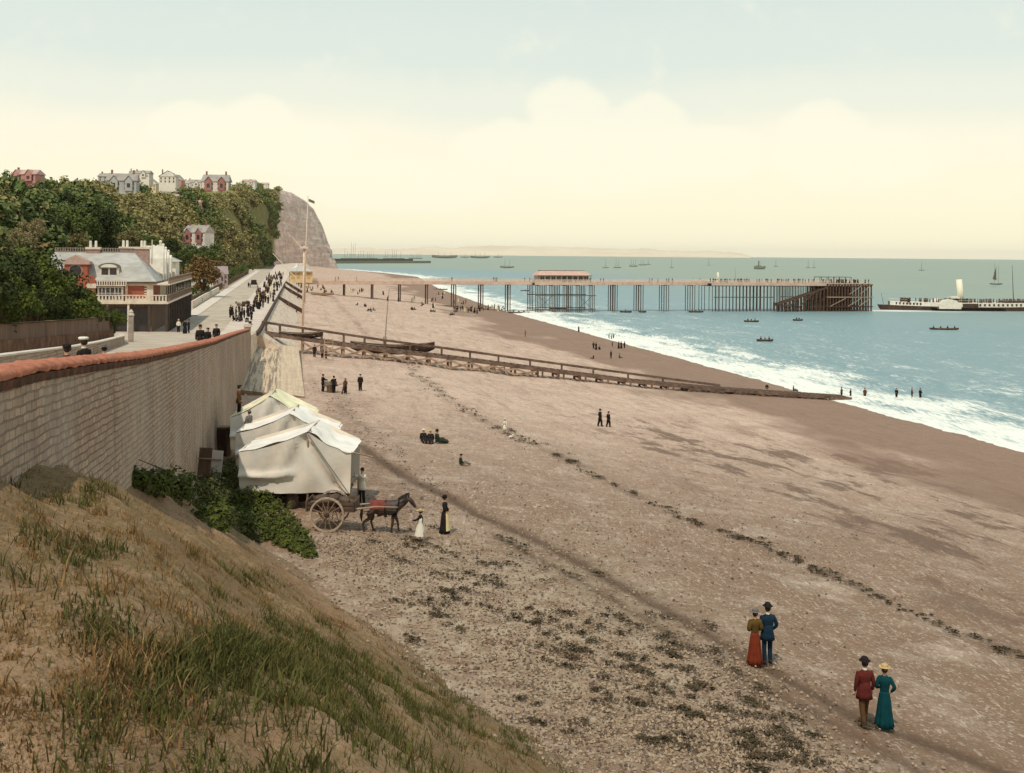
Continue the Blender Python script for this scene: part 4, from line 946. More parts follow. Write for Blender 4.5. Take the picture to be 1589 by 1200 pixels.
def pose_joints(pose, arms, sex, detail):
    sh = .185 if sex == 'm' else .165
    J = {}
    if pose in ('stand', 'walk', 'wade'):
        pz = .93; fy = 0
        J['pelvis'] = (0, 0, pz, .13, .10); J['waist'] = (0, 0, 1.10, .12, .09); J['chest'] = (0, 0.0, 1.32, .15, .105); J['neck0'] = (0, -.005, 1.46, .07); J['neck'] = (0, 0.0, 1.54, .048)
        for sd, sg in (('L', -1), ('R', 1)):
            st = .17 * sg if pose == 'walk' else .03 * sg
            J['hip' + sd] = (.09 * sg, 0, .90, .085); J['knee' + sd] = (.095 * sg, st * .55 + .03, .49, .058); J['ank' + sd] = (.095 * sg, st - .02, .085 + (0.04 if pose == 'walk' and sg < 0 else 0), .038); J['toe' + sd] = (.11 * sg, st + .14, .03, .032)
        oz = 0; hy = 0
    elif pose == 'bench':
        J['pelvis'] = (0, 0, .53, .14, .11); J['waist'] = (0, -.01, .70, .12, .09); J['chest'] = (0, 0, .92, .15, .105); J['neck0'] = (0, .0, 1.06, .07); J['neck'] = (0, .01, 1.14, .048)
        for sd, sg in (('L', -1), ('R', 1)):
            J['hip' + sd] = (.09 * sg, .05, .52, .085); J['knee' + sd] = (.12 * sg, .46, .50, .06); J['ank' + sd] = (.12 * sg, .48, .09, .04); J['toe' + sd] = (.13 * sg, .63, .03, .032)
        oz = -.40
    else:   # sitting on the ground
        J['pelvis'] = (0, 0, .12, .15, .11); J['waist'] = (0, -.03, .29, .12, .09); J['chest'] = (0, -.02, .51, .15, .105); J['neck0'] = (0, .0, .65, .07); J['neck'] = (0, .02, .73, .048)
        for sd, sg in (('L', -1), ('R', 1)):
            J['hip' + sd] = (.09 * sg, .05, .11, .085); J['knee' + sd] = (.13 * sg, .42, .28, .06); J['ank' + sd] = (.13 * sg, .80, .07, .04); J['toe' + sd] = (.14 * sg, .87, .16, .03)
        oz = -.81
    cx, cy, cz = J['neck'][:3]
    J['jaw'] = (cx, cy + .02, cz + .075, .066, .07); J['head'] = (cx, cy + .008, cz + .15, .078, .092); J['crown'] = (cx, cy, cz + .215, .058, .066)
    A = {'down': ((.245, -.02, 1.17), (.25, .05, .93)), 'link': ((.235, -.05, 1.17), (.13, .16, 1.10)), 'fwd': ((.24, .18, 1.24), (.16, .42, 1.22)), 'up': ((.24, .20, 1.36), (.14, .40, 1.56)), 'hip': ((.285, -.04, 1.18), (.18, .06, 1.02)), 'lap': ((.24, .05, 1.14), (.12, .25, 1.04)), 'apron': ((.23, .04, 1.16), (.07, .20, 1.10))}
    for n_ in ('pelvis', 'waist', 'chest'): J[n_] = J[n_][:3] + tuple(q_ * .78 for q_ in J[n_][3:])
    for sd, sg, am in (('L', -1, arms[0]), ('R', 1, arms[1])):
        e, w = A[am]; J['sh' + sd] = (sh * sg, 0, 1.42 + oz, .062); J['el' + sd] = (e[0] * sg, e[1], e[2] + oz, .045); J['wr' + sd] = (w[0] * sg, w[1], w[2] + oz, .028)
        ev, wv = Vector(J['el' + sd][:3]), Vector(J['wr' + sd][:3]); d = (wv - ev).normalized(); pl = wv + d * .07
        J['palm' + sd] = tuple(pl) + (.036, .02)
        if detail:
            x = d.cross(Vector((0, 0, 1))); x = x.normalized() if x.length > .1 else Vector((0, 1, 0)); cu = x.cross(d)
            for fi in range(4):
                o_ = pl + x * (-.027 + .018 * fi); ln = (.062, .072, .068, .052)[fi]
                J['f%da' % fi + sd] = tuple(o_ + d * .03) + (.0095,); J['f%db' % fi + sd] = tuple(o_ + d * (.03 + ln * .5) + cu * .008) + (.0085,); J['f%dc' % fi + sd] = tuple(o_ + d * (.03 + ln * .9) + cu * .028) + (.007,)
            J['tha' + sd] = tuple(pl - x * .035 - d * .02) + (.011,); J['thb' + sd] = tuple(pl - x * .055 + d * .02) + (.009,)
    return J
def person(loc, rz, h=1.72, sex='m', pose='stand', arms=('down', 'down'), top='black', legs='black', hat='bowler', hatc='black', apron=None, label='x', group=None, detail=False, puff=False, sub=1, collar=False, hair=True, long_coat=True):
    k = h / 1.76
    J = pose_joints(pose, arms, sex, detail); wear_sk = legs if sex == 'f' else None
    root = thing('person', label, 'person', loc, rz, group, sc=k)
    E = [('pelvis', 'waist'), ('waist', 'chest'), ('chest', 'neck0'), ('neck0', 'neck'), ('neck', 'jaw'), ('jaw', 'head'), ('head', 'crown')]
    for s in 'LR':
        E += [('pelvis', 'hip' + s), ('hip' + s, 'knee' + s), ('knee' + s, 'ank' + s), ('ank' + s, 'toe' + s), ('chest', 'sh' + s), ('sh' + s, 'el' + s), ('el' + s, 'wr' + s), ('wr' + s, 'palm' + s)]
        if detail:
            for fi in range(4): E += [('palm' + s, 'f%da' % fi + s), ('f%da' % fi + s, 'f%db' % fi + s), ('f%db' % fi + s, 'f%dc' % fi + s)]
            E += [('palm' + s, 'tha' + s), ('tha' + s, 'thb' + s)]
    vs, fs = skin_mesh(J, E, 'pelvis', sub)
    b = MB(); b.add(vs, fs)
    hx, hy, hz = J['head'][:3]
    if detail:   # nose and ears grow out of the head
        b.tube([(hx, hy + .07, hz + .01), (hx, hy + .108, hz - .025), (hx, hy + .085, hz - .035)], [.012, .016, .012], 6)
        for sg in (-1, 1): b.lathe([(.006, -.03), (.018, -.01), (.02, .015), (.006, .03)], 6, (hx + .078 * sg, hy, hz - .01), .5, 1)
    b.build('body', m_skin, root, smooth=True)
    if detail:
        for sg in (-1, 1): MB().lathe([(.004, -.009), (.011, 0), (.004, .009)], 6, (hx + .03 * sg, hy + .083, hz + .01)).build('eye', m_boot, root)
        MB().box(hx - .022, hx + .022, hy + .074, hy + .088, hz - .063, hz - .055).build('mouth', C_['maroon'], root)
    # coat or bodice
    P = {n: J[n] for n in ('waist', 'chest', 'neck0', 'shL', 'shR', 'elL', 'elR', 'wrL', 'wrR')}
    g = 1.13
    T = {n: tuple(v[:3]) + tuple(q * g + .012 for q in v[3:]) for n, v in P.items()}
    T['waist'] = tuple(P['waist'][:3]) + ((.145, .115) if sex == 'm' else (.115, .095)); T['chest'] = tuple(P['chest'][:3]) + (.17, .125)
    T['neck0'] = tuple(P['neck0'][:3]) + (.075, .07)
    if puff:
        for s in 'LR': T['sh' + s] = T['sh' + s][:3] + (.105,); T['el' + s] = T['el' + s][:3] + (.075,)
    for s in 'LR': T['wr' + s] = T['wr' + s][:3] + (.042,)
    vs, fs = skin_mesh(T, [('waist', 'chest'), ('chest', 'neck0')] + [q for s in 'LR' for q in (('chest', 'sh' + s), ('sh' + s, 'el' + s), ('el' + s, 'wr' + s))], 'waist', sub)
    b = MB(); b.add(vs, fs)
    px_, py_, pz = J['pelvis'][:3]; wz, cz_, nz_ = J['waist'][2], J['chest'][2], J['neck0'][2]; wi = .150 if sex == 'm' else .118
    b.lathe([(wi * 1.05, pz - wz), (wi, 0.0), (.155 if sex == 'm' else .135, (cz_ - wz) * .55), (.185 if sex == 'm' else .165, cz_ - wz), (.165, nz_ - wz - .05), (.115, nz_ - wz + .01), (.07, nz_ - wz + .055)], 16, (px_, J['waist'][1], wz), 1.08, .76)
    if sex == 'm' and pose in ('stand', 'walk', 'wade') and long_coat:
        b.lathe([(.14, .30), (.165, .12), (.195, -.02), (.215, -.15)], 14, (0, py_, pz - .03), 1.08, .86, fold=.03, nf=5)
    elif sex == 'm': b.lathe([(.14, .17), (.16, .02)], 12, (0, py_, pz - .02), 1.05, .85)
    b.build('coat' if sex == 'm' else 'bodice', C_[top], root, smooth=True)
    if collar: MB().lathe([(.062, .03), (.066, -.02)], 12, (J['neck'][0], J['neck'][1], J['neck'][2] - .01)).build('collar', C_['white'], root)
    if sex == 'm':
        for s in 'L': pass
        Tl = {'pelvis': (px_, py_, pz, .115, .09)}
        for s in 'LR':
            for n, rr in (('hip', .092), ('knee', .08), ('ank', .066)): Tl[n + s] = J[n + s][:3] + (rr,)
            if pose == 'wade': Tl['ank' + s] = J['knee' + s][:2] + (.36, .07)
        vs, fs = skin_mesh(Tl, [q for s in 'LR' for q in (('pelvis', 'hip' + s), ('hip' + s, 'knee' + s), ('knee' + s, 'ank' + s))], 'pelvis', sub)
        MB().add(vs, fs).build('trousers', C_[legs], root, smooth=True)
    else:
        b = MB()
        if pose in ('stand', 'walk', 'wade'):
            zb = .03 if h > 1.5 else .40
            n = 45; prof = [(.12, 1.06), (.15, .98), (.18, .80), (.205, .5), (.24, .2), (.265, zb)] if zb < .1 else [(.12, 1.06), (.15, .98), (.22, .75), (.30, zb)]
            b.lathe(prof, n, (0, -.01, 0), 1.0, .92, fold=.13, nf=9)
        else:
            zz0 = pz; b.tube([(0, -.08, zz0 + .12), (0, .12, zz0 + .10), (0, .42, zz0 + (.10 if pose == 'sit' else .06)), (0, .62 if pose == 'sit' else .54, zz0 * .55 + .02), (0, .78 if pose == 'sit' else .56, .10)], [.15, .20, .20, .18, .16], 12, sx=1.35)
        b.build('skirt', C_[legs], root, smooth=True)
    if apron and pose in ('stand', 'walk', 'wade'):
        rows = []
        for z, r_ in ((1.12, .15), (1.0, .175), (.80, .205), (.5, .235), (.25, .262), (.16, .272)) if h > 1.5 else ((1.42, .10), (1.3, .19), (1.12, .165), (1.0, .18), (.80, .24), (.36, .335)):
            w0 = 1.15 if h > 1.5 else 2.4
            rows.append([(math.sin(a) * r_ * 1.03, math.cos(a) * r_ * .97, z) for a in np.linspace(-w0, w0, 12)])
        MB().grid(rows).build('apron', C_[apron], root, smooth=True)
    b = MB()
    for s in 'LR':
        a_, t_ = Vector(J['ank' + s][:3]), Vector(J['toe' + s][:3])
        if pose != 'wade': b = MB(); b.tube([a_ + Vector((0, -.03, .06)), a_ + Vector((0, -.02, -.03)), (a_ + t_) / 2 + Vector((0, 0, -.0)), t_], [.05, .052, .045, .034], 8); b.build('boot', m_boot, root, smooth=True)
    tz = hz + .045
    if hair:
        b = MB(); b.lathe([(.02, .115), (.062, .10), (.088, .05), (.093, 0), (.080, -.06), (.05, -.09)], 12, (hx, hy - .018, hz), 1, 1.02)
        if sex == 'f': b.lathe([(.01, .05), (.045, .03), (.05, 0), (.04, -.03), (.01, -.05)], 8, (hx, hy - .115, hz))
        b.build('hair', m_hair, root, smooth=True)
    if hat == 'bowler':
        MB().lathe([(.02, .125), (.07, .115), (.098, .07), (.102, .02), (.104, .012), (.148, .022), (.152, .010), (.10, 0)], 16, (hx, hy, tz), 1, 1.12).build('hat', C_[hatc], root, smooth=True)
    elif hat == 'boater':
        b = MB(); b.lathe([(.09, .075), (.095, .07), (.097, .01), (.17, .006), (.172, -.004), (.09, -.004)], 18, (hx, hy, tz + .02)); b.build('hat', C_[hatc], root)
    elif hat == 'wide':
        MB().lathe([(.03, .10), (.085, .085), (.10, .02), (.21, .03), (.225, .012), (.10, 0)], 18, (hx, hy, tz + .01), 1, 1.05).build('hat', C_[hatc], root, smooth=True)
        MB().lathe([(.103, .045), (.106, .015)], 16, (hx, hy, tz + .01), 1, 1.05).build('hat_band', C_['black'], root)
    elif hat == 'cap':
        MB().lathe([(.02, .085), (.10, .08), (.128, .055), (.125, .03), (.095, .0)], 14, (hx, hy + .01, tz), 1, 1.1).build('cap', C_[hatc], root, smooth=True)
    elif hat == 'bonnet':
        MB().lathe([(.02, .11), (.08, .095), (.115, .06), (.12, .0), (.09, -.03)], 12, (hx, hy - .02, tz), 1, 1).build('hat', C_[hatc], root, smooth=True)
    return root
def face(px, py, tx, ty):  # heading so local +Y looks from one ground point to another
    a, b = ground(px, py), ground(tx, ty); return math.atan2(-(b.x - a.x), (b.y - a.y))
# --- the two strolling couples
gp1 = ground(1171, 1031); gp2 = ground(1188, 1031)
person(gp1, R(12), 1.62, 'f', arms=('link', 'link'), top='olive', legs='rust', hat='boater', hatc='grey', puff=True, label='woman in olive blouse and rust red skirt beside the man in blue coat', detail=True, group='strolling couples in the foreground')
person(Vector((gp2.x + .05, gp2.y, beach(gp2.x, gp2.y))), R(8), 1.80, 'm', 'stand', arms=('link', 'hip'), top='navy', legs='navy', hatc='black', collar=True, label='tall man in dark blue coat and bowler hat beside the woman in rust red skirt', detail=True, group='strolling couples in the foreground')
gp3 = ground(1341, 1127); gp4 = ground(1372, 1129)
person(gp3, R(10), 1.76, 'm', 'walk', arms=('down', 'down'), top='maroon', legs='brown', hatc='black', collar=True, label='man in reddish brown jacket and dark bowler hat beside the woman in teal dress', detail=True, group='strolling couples in the foreground')
person(gp4, R(-15), 1.62, 'f', arms=('link', 'hip'), top='teal', legs='teal', hat='boater', hatc='straw', label='woman in long teal dress and pale hat beside the man in reddish jacket', detail=True, group='strolling couples in the foreground')
# --- girl and woman at the horse's head
person(ground(652, 841), R(80), 1.32, 'f', arms=('fwd', 'down'), top='black', legs='white', hat='wide', hatc='straw', apron='white', label='girl in white pinafore and straw hat holding the horse by its head', detail=True)
person(ground(690, 828), R(-95), 1.62, 'f', arms=('apron', 'apron'), top='black', legs='black', hat='bonnet', hatc='black', apron='cream', label='woman in black dress and long cream apron standing right of the girl', detail=True)
# --- seated groups and walkers on the sand
def gperson(px, py, rz, label, **kw): return person(ground(px, py), rz, label=label, sub=0, **kw)
gperson(657, 686, R(200), 'dark clothed woman with pale hat sitting left in the trio on the sand', sex='f', pose='sit', arms=('lap', 'lap'), hat='boater', hatc='white', group='trio sitting on the sand', h=1.6)
gperson(668, 687, R(180), 'dark clothed figure with straw hat sitting in the middle of the trio on the sand', sex='f', pose='sit', arms=('lap', 'lap'), hat='boater', hatc='straw', group='trio sitting on the sand', h=1.55)
gperson(678, 688, R(-70), 'person in green brown clothes stretched out right in the trio on the sand', sex='f', pose='sit', arms=('lap', 'lap'), top='darkgreen', legs='darkgreen', hat='bonnet', hatc='black', group='trio sitting on the sand', h=1.7)
gperson(715, 722, R(-80), 'child sitting alone on the sand right of the tents', sex='m', pose='sit', arms=('lap', 'lap'), hat='cap', hatc='black', h=1.2, top='darkgreen', legs='grey')
gperson(783, 673, R(150), 'small child in white standing on the seaweed line', sex='f', pose='stand', hat='boater', hatc='white', top='white', legs='white', h=1.15)
gperson(796, 680, R(60), 'small child in white sitting on the seaweed line', sex='f', pose='sit', arms=('lap', 'lap'), hat='bonnet', hatc='white', top='white', legs='white', h=0.8)
gperson(931, 662, R(-70), 'taller of two dark figures walking together mid beach', sex='m', pose='walk', hat='cap', h=1.6)
gperson(944, 663, R(-60), 'shorter of two dark figures walking together mid beach', sex='m', pose='walk', hat='cap', h=1.42)
gperson(501, 608, R(-60), 'man in dark clothes left of the beach handcart', sex='m', arms=('down', 'fwd'), hat='cap', h=1.65)
gperson(518, 610, R(30), 'man in dark clothes leaning at the beach handcart', sex='m', arms=('fwd', 'fwd'), hat='cap', h=1.6)
gperson(536, 611, R(150), 'boy with white shirt front right of the beach handcart', sex='m', arms=('lap', 'lap'), hat='cap', h=1.42, top='brown', collar=True)
gperson(559, 607, R(170), 'boy in dark suit and white collar farthest right near the beach handcart', sex='m', arms=('down', 'down'), hat='cap', h=1.62, collar=True)
gperson(488, 555, R(190), 'man standing under the timber slip beside the ladder', sex='m', hat='cap', h=1.7)
gperson(500, 556, R(170), 'boy standing under the timber slip beside the ladder', sex='m', hat='cap', h=1.5, top='grey')
gperson(506, 557, R(120), 'boy half hidden behind the ladder under the timber slip', sex='m', hat='cap', h=1.5, top='brown')
# standing by the tents
hm = person(ground(568, 790) + Vector((-.3, .8, 0)), R(150), 1.74, 'm', arms=('up', 'up'), top='white', legs='black', hat=None, label='man in white shirt reaching up at the tent corner behind the cart', detail=False, sub=1)
person(ground(372, 742) + Vector((0, 2, 1.6)), R(60), 1.6, 'f', arms=('lap', 'lap'), top='grey', legs='darkgreen', hat='bonnet', hatc='grey', puff=True, label='woman in grey blue blouse bending behind the ivy at the left tent corner')
person(ground(345, 735) + Vector((-.6, 6, 2.2)), R(-60), 1.72, 'm', arms=('fwd', 'down'), top='brown', legs='black', hat='cap', hatc='black', label='man in brown coat behind the first tent near the sea wall')
# behind the parapet
bn = on_road(122, 600)
def rperson(px, Y, rz, label, dz=0, **kw):
    x = ray(px, 500).x * Y; return person(Vector((x, Y, zroad(Y) + dz)), rz, label=label, **kw)
rperson(131, 29.6, R(72), 'man in white cap and black coat seated with his back to the brick coping', pose='bench', arms=('lap', 'lap'), hat='cap', hatc='white', h=1.74, dz=.0, collar=True, group='people behind the parapet')
rperson(104, 27.2, R(80), 'stout dark clothed figure seated left of the man in the white cap', pose='bench', arms=('lap', 'lap'), sex='f', hat='bonnet', hatc='black', h=1.5, dz=.0, group='people behind the parapet')
rperson(162, 32.6, R(60), 'child in white collar and dark hat seated right of the man in the white cap', pose='bench', arms=('lap', 'lap'), sex='f', top='white', hat='boater', hatc='grey', h=1.45, dz=.0, group='people behind the parapet')
pb = thing('park_bench', 'plain wooden bench hidden behind the coping under the seated people', 'bench', Vector((ray(131, 500).x * 29.6 + .12, 29.6, zroad(29.6))), R(101))
MB().box(-3.0, 3.4, -.22, .22, .47, .55).build('seat', mat('bench_wood', lin(110, 84, 60)), pb)
for x in (-2.8, 0, 3.2): MB().box(x - .04, x + .04, -.2, .2, 0, .40).build('leg', mat('bench_wood', lin(110, 84, 60)), pb)
for px, hh, lb in ((311, 1.72, 'man in bowler hat looking over the coping, leftmost of three'), (323, 1.5, 'shorter man in cap between two others behind the coping'), (336, 1.66, 'man in dark cap behind the coping, rightmost of three')):
    Yw = 4.1 / (0.2 + ray(px, 520).x * 1.0) * -1 if False else abs(5.2 / (ray(px, 520).x + .2)); rperson(px, Yw, R(180 if px != 323 else 150), lb, h=hh, hat='bowler' if px == 311 else 'cap', group='people behind the parapet', sub=0)
# wading figures and those at the slip end
for i, (px, py, hh, lb) in enumerate([(1306, 613, 1.45, 'leftmost wading figure past the end of the timber slip'), (1320, 613, 1.3, 'small wading figure second from left past the slip end'), (1342, 615, 1.55, 'wading figure standing over its own reflection'), (1391, 614, 1.45, 'wading figure alone between the two groups of waders'), (1415, 614, 1.5, 'left of the two waders farthest out'), (1428, 615, 1.5, 'rightmost wading figure farthest out')]):
    c = atZ(px, py + 3, 0.02); person(Vector((c.x, c.y, -.18)), R(40 + 50 * i), hh * 1.12, 'm', 'wade', arms=('down', 'lap'), top='black' if i % 2 else 'brown', hat='cap', hatc='black', label=lb, group='people wading at the slip end', sub=0)

# --- low detail figures for the crowds: one mesh each
def crowd_proto(kind):
    sex = 'f' if kind in ('wd', 'ww', 'sw', 'wb') else 'm'; pose = 'sit' if kind in ('sm', 'sw') else 'stand'
    J = pose_joints(pose, ('down', 'lap') if pose == 'stand' else ('lap', 'lap'), sex, False)
    E = [('pelvis', 'waist'), ('waist', 'chest'), ('chest', 'neck'), ('neck', 'head')]
    J = {k: J[k] for k in J if not k.startswith(('palm', 'toe', 'jaw', 'crown', 'neck0'))}
    for s in 'LR': E += [('pelvis', 'hip' + s), ('hip' + s, 'knee' + s), ('knee' + s, 'ank' + s), ('chest', 'sh' + s), ('sh' + s, 'el' + s), ('el' + s, 'wr' + s)]
    J = {k: tuple(v[:3]) + tuple(q * 1.22 if k != 'head' else q * 1.05 for q in v[3:]) for k, v in J.items()}
    vs, fs = skin_mesh(J, E, 'pelvis', 0)
    b = MB(); b.add(vs, fs); hz = J['head'][2]; hx, hy = J['head'][:2]
    for i, f in enumerate(b.f):
        z = sum(b.v[q][2] for q in f) / len(f)
        b.m[i] = 0 if z > J['neck'][2] else (1 if z > J['waist'][2] - .12 or pose == 'sit' else 2)
    b.cur = 2
    if sex == 'f':
        if pose == 'stand': b.lathe([(.13, 1.08), (.20, .8), (.30, .3), (.29, .03)], 9)
        else: b.tube([(0, -.1, .2), (0, .3, .25), (0, .8, .08)], [.16, .22, .16], 7, sx=1.3)
    b.cur = 3
    b.lathe([(.04, .17), (.10, .13), (.11, .06), (.16 if sex == 'm' else .20, .06), (.16 if sex == 'm' else .20, .03)], 8, (hx, hy, hz))
    tops = {'mw': 'white', 'md': 'black', 'mb': 'brown', 'wd': 'black', 'ww': 'white', 'sm': 'black', 'sw': 'black', 'ch': 'grey', 'wb': 'navy'}; lg = {'mw': 'black', 'md': 'black', 'mb': 'grey', 'wd': 'black', 'ww': 'cream', 'sm': 'brown', 'sw': 'grey', 'ch': 'black', 'wb': 'brown'}; ht = {'mw': 'straw', 'md': 'black', 'mb': 'black', 'wd': 'black', 'ww': 'straw', 'sm': 'black', 'sw': 'straw', 'ch': 'straw', 'wb': 'straw'}
    o = b.build('person', [m_skin, C_[tops[kind]], C_[lg[kind]], C_[ht[kind]]]); return o
CP = {k: crowd_proto(k) for k in ('md', 'mb', 'wd', 'ww', 'sm', 'sw', 'ch', 'wb', 'mw')}
cused = set(); ncrowd = 0
def crowd(kind, loc, label, group, h=None):
    global ncrowd
    ncrowd += 1
    k = (h or rnd.uniform(1.55, 1.78) * (0.72 if kind == 'ch' else 1)) / 1.8
    if label.startswith('one of'): label = KP[kind] + ' ' + label.split('|')[1]
    label = ' '.join(label.split()[:16])
    CQ.append((kind, Vector(loc), rnd.uniform(0, 6.28), k, label, group))
CQ = []
KP = {'md': 'man in dark suit and hat', 'mb': 'man in brown jacket', 'wd': 'woman in long black dress', 'ww': 'woman in white blouse and pale skirt', 'sm': 'man in dark clothes sitting', 'sw': 'seated woman in dark dress and straw hat', 'ch': 'child in grey with straw hat', 'wb': 'woman in dark blue bodice and brown skirt', 'mw': 'man in white shirt'}
def flush_crowd(cap):
    CQ.sort(key=lambda q: q[1].y / q[3]); used_ = set()
    for kind, loc, a_, k, label, group in CQ[:cap]:
        if kind in used_: o = CP[kind].copy(); col.objects.link(o)
        else: o = CP[kind]; used_.add(kind)
        o.location = loc; o.rotation_euler = (0, 0, a_); o.scale = (k, k, k); o['label'] = label; o['category'] = 'person'; o['group'] = group
    mbx = MB(); kinds = sorted(set(q[0] for q in CQ[cap:])); ms = []
    for kd in kinds:
        off0 = len(ms); ms += list(CP[kd].data.materials); cv = [v.co.copy() for v in CP[kd].data.vertices]; cf = [(tuple(p.vertices), p.material_index) for p in CP[kd].data.polygons]
        for kind, loc, a_, k, label, group in CQ[cap:]:
            if kind != kd: continue
            o_ = len(mbx.v); M_ = Matrix.Translation(loc) @ Matrix.Rotation(a_, 4, 'Z') @ Matrix.Scale(k, 4)
            mbx.v += [tuple(M_ @ v) for v in cv]; mbx.f += [tuple(i + o_ for i in f) for f, m__ in cf]; mbx.m += [m__ + off0 for f, m__ in cf]
    if mbx.f: tag(mbx.build('distant_crowd', ms, fixn=False), 'the farthest and smallest figures of the crowds on beach, promenade and pier', 'crowd', kind='stuff')
    for kd, o in CP.items():
        if kd not in used_: bpy.data.objects.remove(o, do_unlink=True)
# promenade crowd
def kindmix(): return rnd.choices(['md', 'mb', 'wd', 'ww', 'ch', 'wb'], [5, 3, 5, 1.0, 1.2, 1.5])[0]
for i in range(104):
    Y = 205 + 330 * rnd.random() ** 1.1
    s = rnd.uniform(-7.4, EDGE(Y) - .6 - (1.5 if Y < 260 else 0))
    crowd(kindmix(), W(s, Y, 11.25), 'one of|in the dense crowd on the far promenade', 'crowd strolling on the far promenade')
for i, (px, py, k) in enumerate([(362, 497, 'sm'), (368, 499, 'sm'), (374, 498, 'wd'), (366, 494, 'md'), (372, 493, 'sw'), (379, 495, 'md'), (385, 492, 'wd'), (383, 500, 'sw'), (390, 498, 'md'), (376, 490, 'mb'), (358, 489, 'md'), (361, 490, 'wd'), (371, 488, 'md'), (384, 486, 'wd'), (389, 488, 'md'), (393, 484, 'wd'), (398, 478, 'md'), (402, 480, 'wd'), (404, 474, 'md'), (408, 478, 'mb'), (396, 472, 'wd'), (399, 468, 'md'), (406, 468, 'wd'), (412, 470, 'md'), (418, 466, 'ww'), (420, 463, 'md'), (424, 468, 'wd'), (416, 472, 'md'), (410, 463, 'wd'), (404, 462, 'md')]):
    p = on_road(px, py + 1); p.z = zroad(p.y) + .12
    crowd(k, p, 'one of|on the promenade just past the wall pillar', 'people gathered on the near promenade')
for i, (px, py, k, lb) in enumerate([(277, 517, 'mw', 'person in white shirt standing before the verandah posts of the villa'), (287, 518, 'wd', 'woman in black beside the one in white before the verandah'), (293, 518, 'md', 'man in dark clothes, rightmost before the verandah'), (357, 494, 'md', 'man in black standing alone in the middle of the road')]):
    p = on_road(px, py); crowd(k, p, lb, 'people by the villa' if i < 3 else None or 'man in the road', h=1.75)
# people on the beach: sitting pairs and the throng under the pier
spots = []
for x, y, n, wx, wy_ in [(470, 447, 10, 12, 3), (490, 450, 12, 14, 3), (508, 454, 8, 8, 2), (545, 453, 7, 6, 2), (556, 456, 4, 3, 2), (562, 453, 3, 3, 2), (594, 458, 2, 3, 1), (601, 467, 2, 2, 1), (619, 468, 2, 2, 1), (640, 468, 5, 6, 2), (655, 474, 4, 4, 2), (672, 479, 4, 5, 1.5), (640, 481, 5, 5, 1), (672, 484, 4, 4, 1), (700, 490, 3, 6, 1),
                         (575, 483, 4, 5, 1), (556, 474, 1, 1, 0), (566, 476, 2, 2, 0), (720, 482, 16, 18, 3), (735, 484, 10, 10, 3), (760, 480, 14, 18, 3), (778, 482, 8, 8, 2), (690, 458, 6, 14, 4), (680, 466, 6, 12, 3), (715, 470, 6, 12, 3), (520, 440, 3, 5, 1), (640, 436, 2, 8, 1)]:
    for _ in range(n): spots.append((x + rnd.uniform(-wx, wx), y + rnd.uniform(-wy_, wy_), y in (474, 476, 483) or (x, y) in ((640, 481), (672, 484), (700, 490))))
for x, y, sit in spots:
    crowd(rnd.choice(['sm', 'sw']) if sit else rnd.choice(['md', 'wd', 'mb', 'sm', 'sw', 'wd', 'ch', 'ww', 'wb']), ground(x, y), 'one of|on the sand around the pier piles', 'people on the far beach around the pier')
for x, y, k, lb in [(898, 515, 'wd', 'pair of dark figures at the surf edge below the pier piles'), (921, 542, 'md', None), (925, 543, 'wd', None), (930, 543, 'sm', None), (921, 557, 'sw', 'dark figure sitting on wet sand above the slip'), (948, 557, 'md', 'upright dark figure on wet sand above the slip'), (961, 556, 'sm', 'crouching figure right of the upright one above the slip'), (945, 526, 'ch', None), (949, 527, 'ch', None), (952, 526, 'ch', None), (960, 541, 'wd', None), (964, 541, 'wd', None), (969, 541, 'md', None), (950, 538, 'ch', None), (815, 523, 'md', 'lone figure standing on the beach left of the surf'), (1190, 611, 'sw', 'person in white hat sitting on the timber slip near its seaward end'), (1231, 614, 'sw', 'dark figure sitting on the timber slip closest to the water')]:
    p = ground(x, y)
    if x > 1100: p = p + Vector((0, 0, .7))
    crowd(k, p, lb or 'one of|in the group at the surf edge', 'figures by the water' , h=1.6 if k != 'ch' else 1.3)
# ================================================================== TENTS, CART, HORSE
m_canvas = mat('white_canvas', lin(242, 232, 216), lin(226, 216, 200), scale=1.2, rough=.9, bump=.35, bscale=4)
m_canvas_g = mat('weathered_canvas', lin(230, 214, 194), lin(206, 198, 182), scale=.9, rough=.9, bump=.3, bscale=4)
m_canvas_y = mat('yellowed_canvas', lin(238, 230, 190), lin(220, 206, 162), scale=1.0, rough=.9, bump=.3, bscale=4)
m_wood = mat('weathered_wood', lin(112, 88, 68), lin(72, 54, 42), scale=2.5, rough=.9, bump=.4, stretch=(1, 1, .3))
m_woodl = mat('pale_timber', lin(176, 150, 124), lin(138, 112, 90), scale=2, rough=.9, bump=.3)
m_dark = mat('dark_timber', lin(92, 68, 54), lin(54, 40, 32), scale=1.5, rough=.9, bump=.4)
m_rope = mat('rope', lin(196, 176, 140))
m_red = mat('red_blanket', lin(132, 66, 54), lin(104, 50, 42), scale=4, rough=.95)
def sheet(P00, P10, P01, P11, n=12, m_=12, sag=0.15, wob=.05, seed=0):
    rows = []
    for i in range(n + 1):
        u = i / n; r_ = []
        for j in range(m_ + 1):
            v = j / m_; a = Vector(P00).lerp(Vector(P10), u); b = Vector(P01).lerp(Vector(P11), u); p = a.lerp(b, v)
            p.z -= sag * math.sin(math.pi * v) * (0.5 + .5 * math.sin(math.pi * u)); q = noise.noise(Vector((u * 4 + seed, v * 3, seed)))
            p += Vector((q * wob, q * wob, q * wob)); r_.append(p)
        rows.append(r_)
    return rows
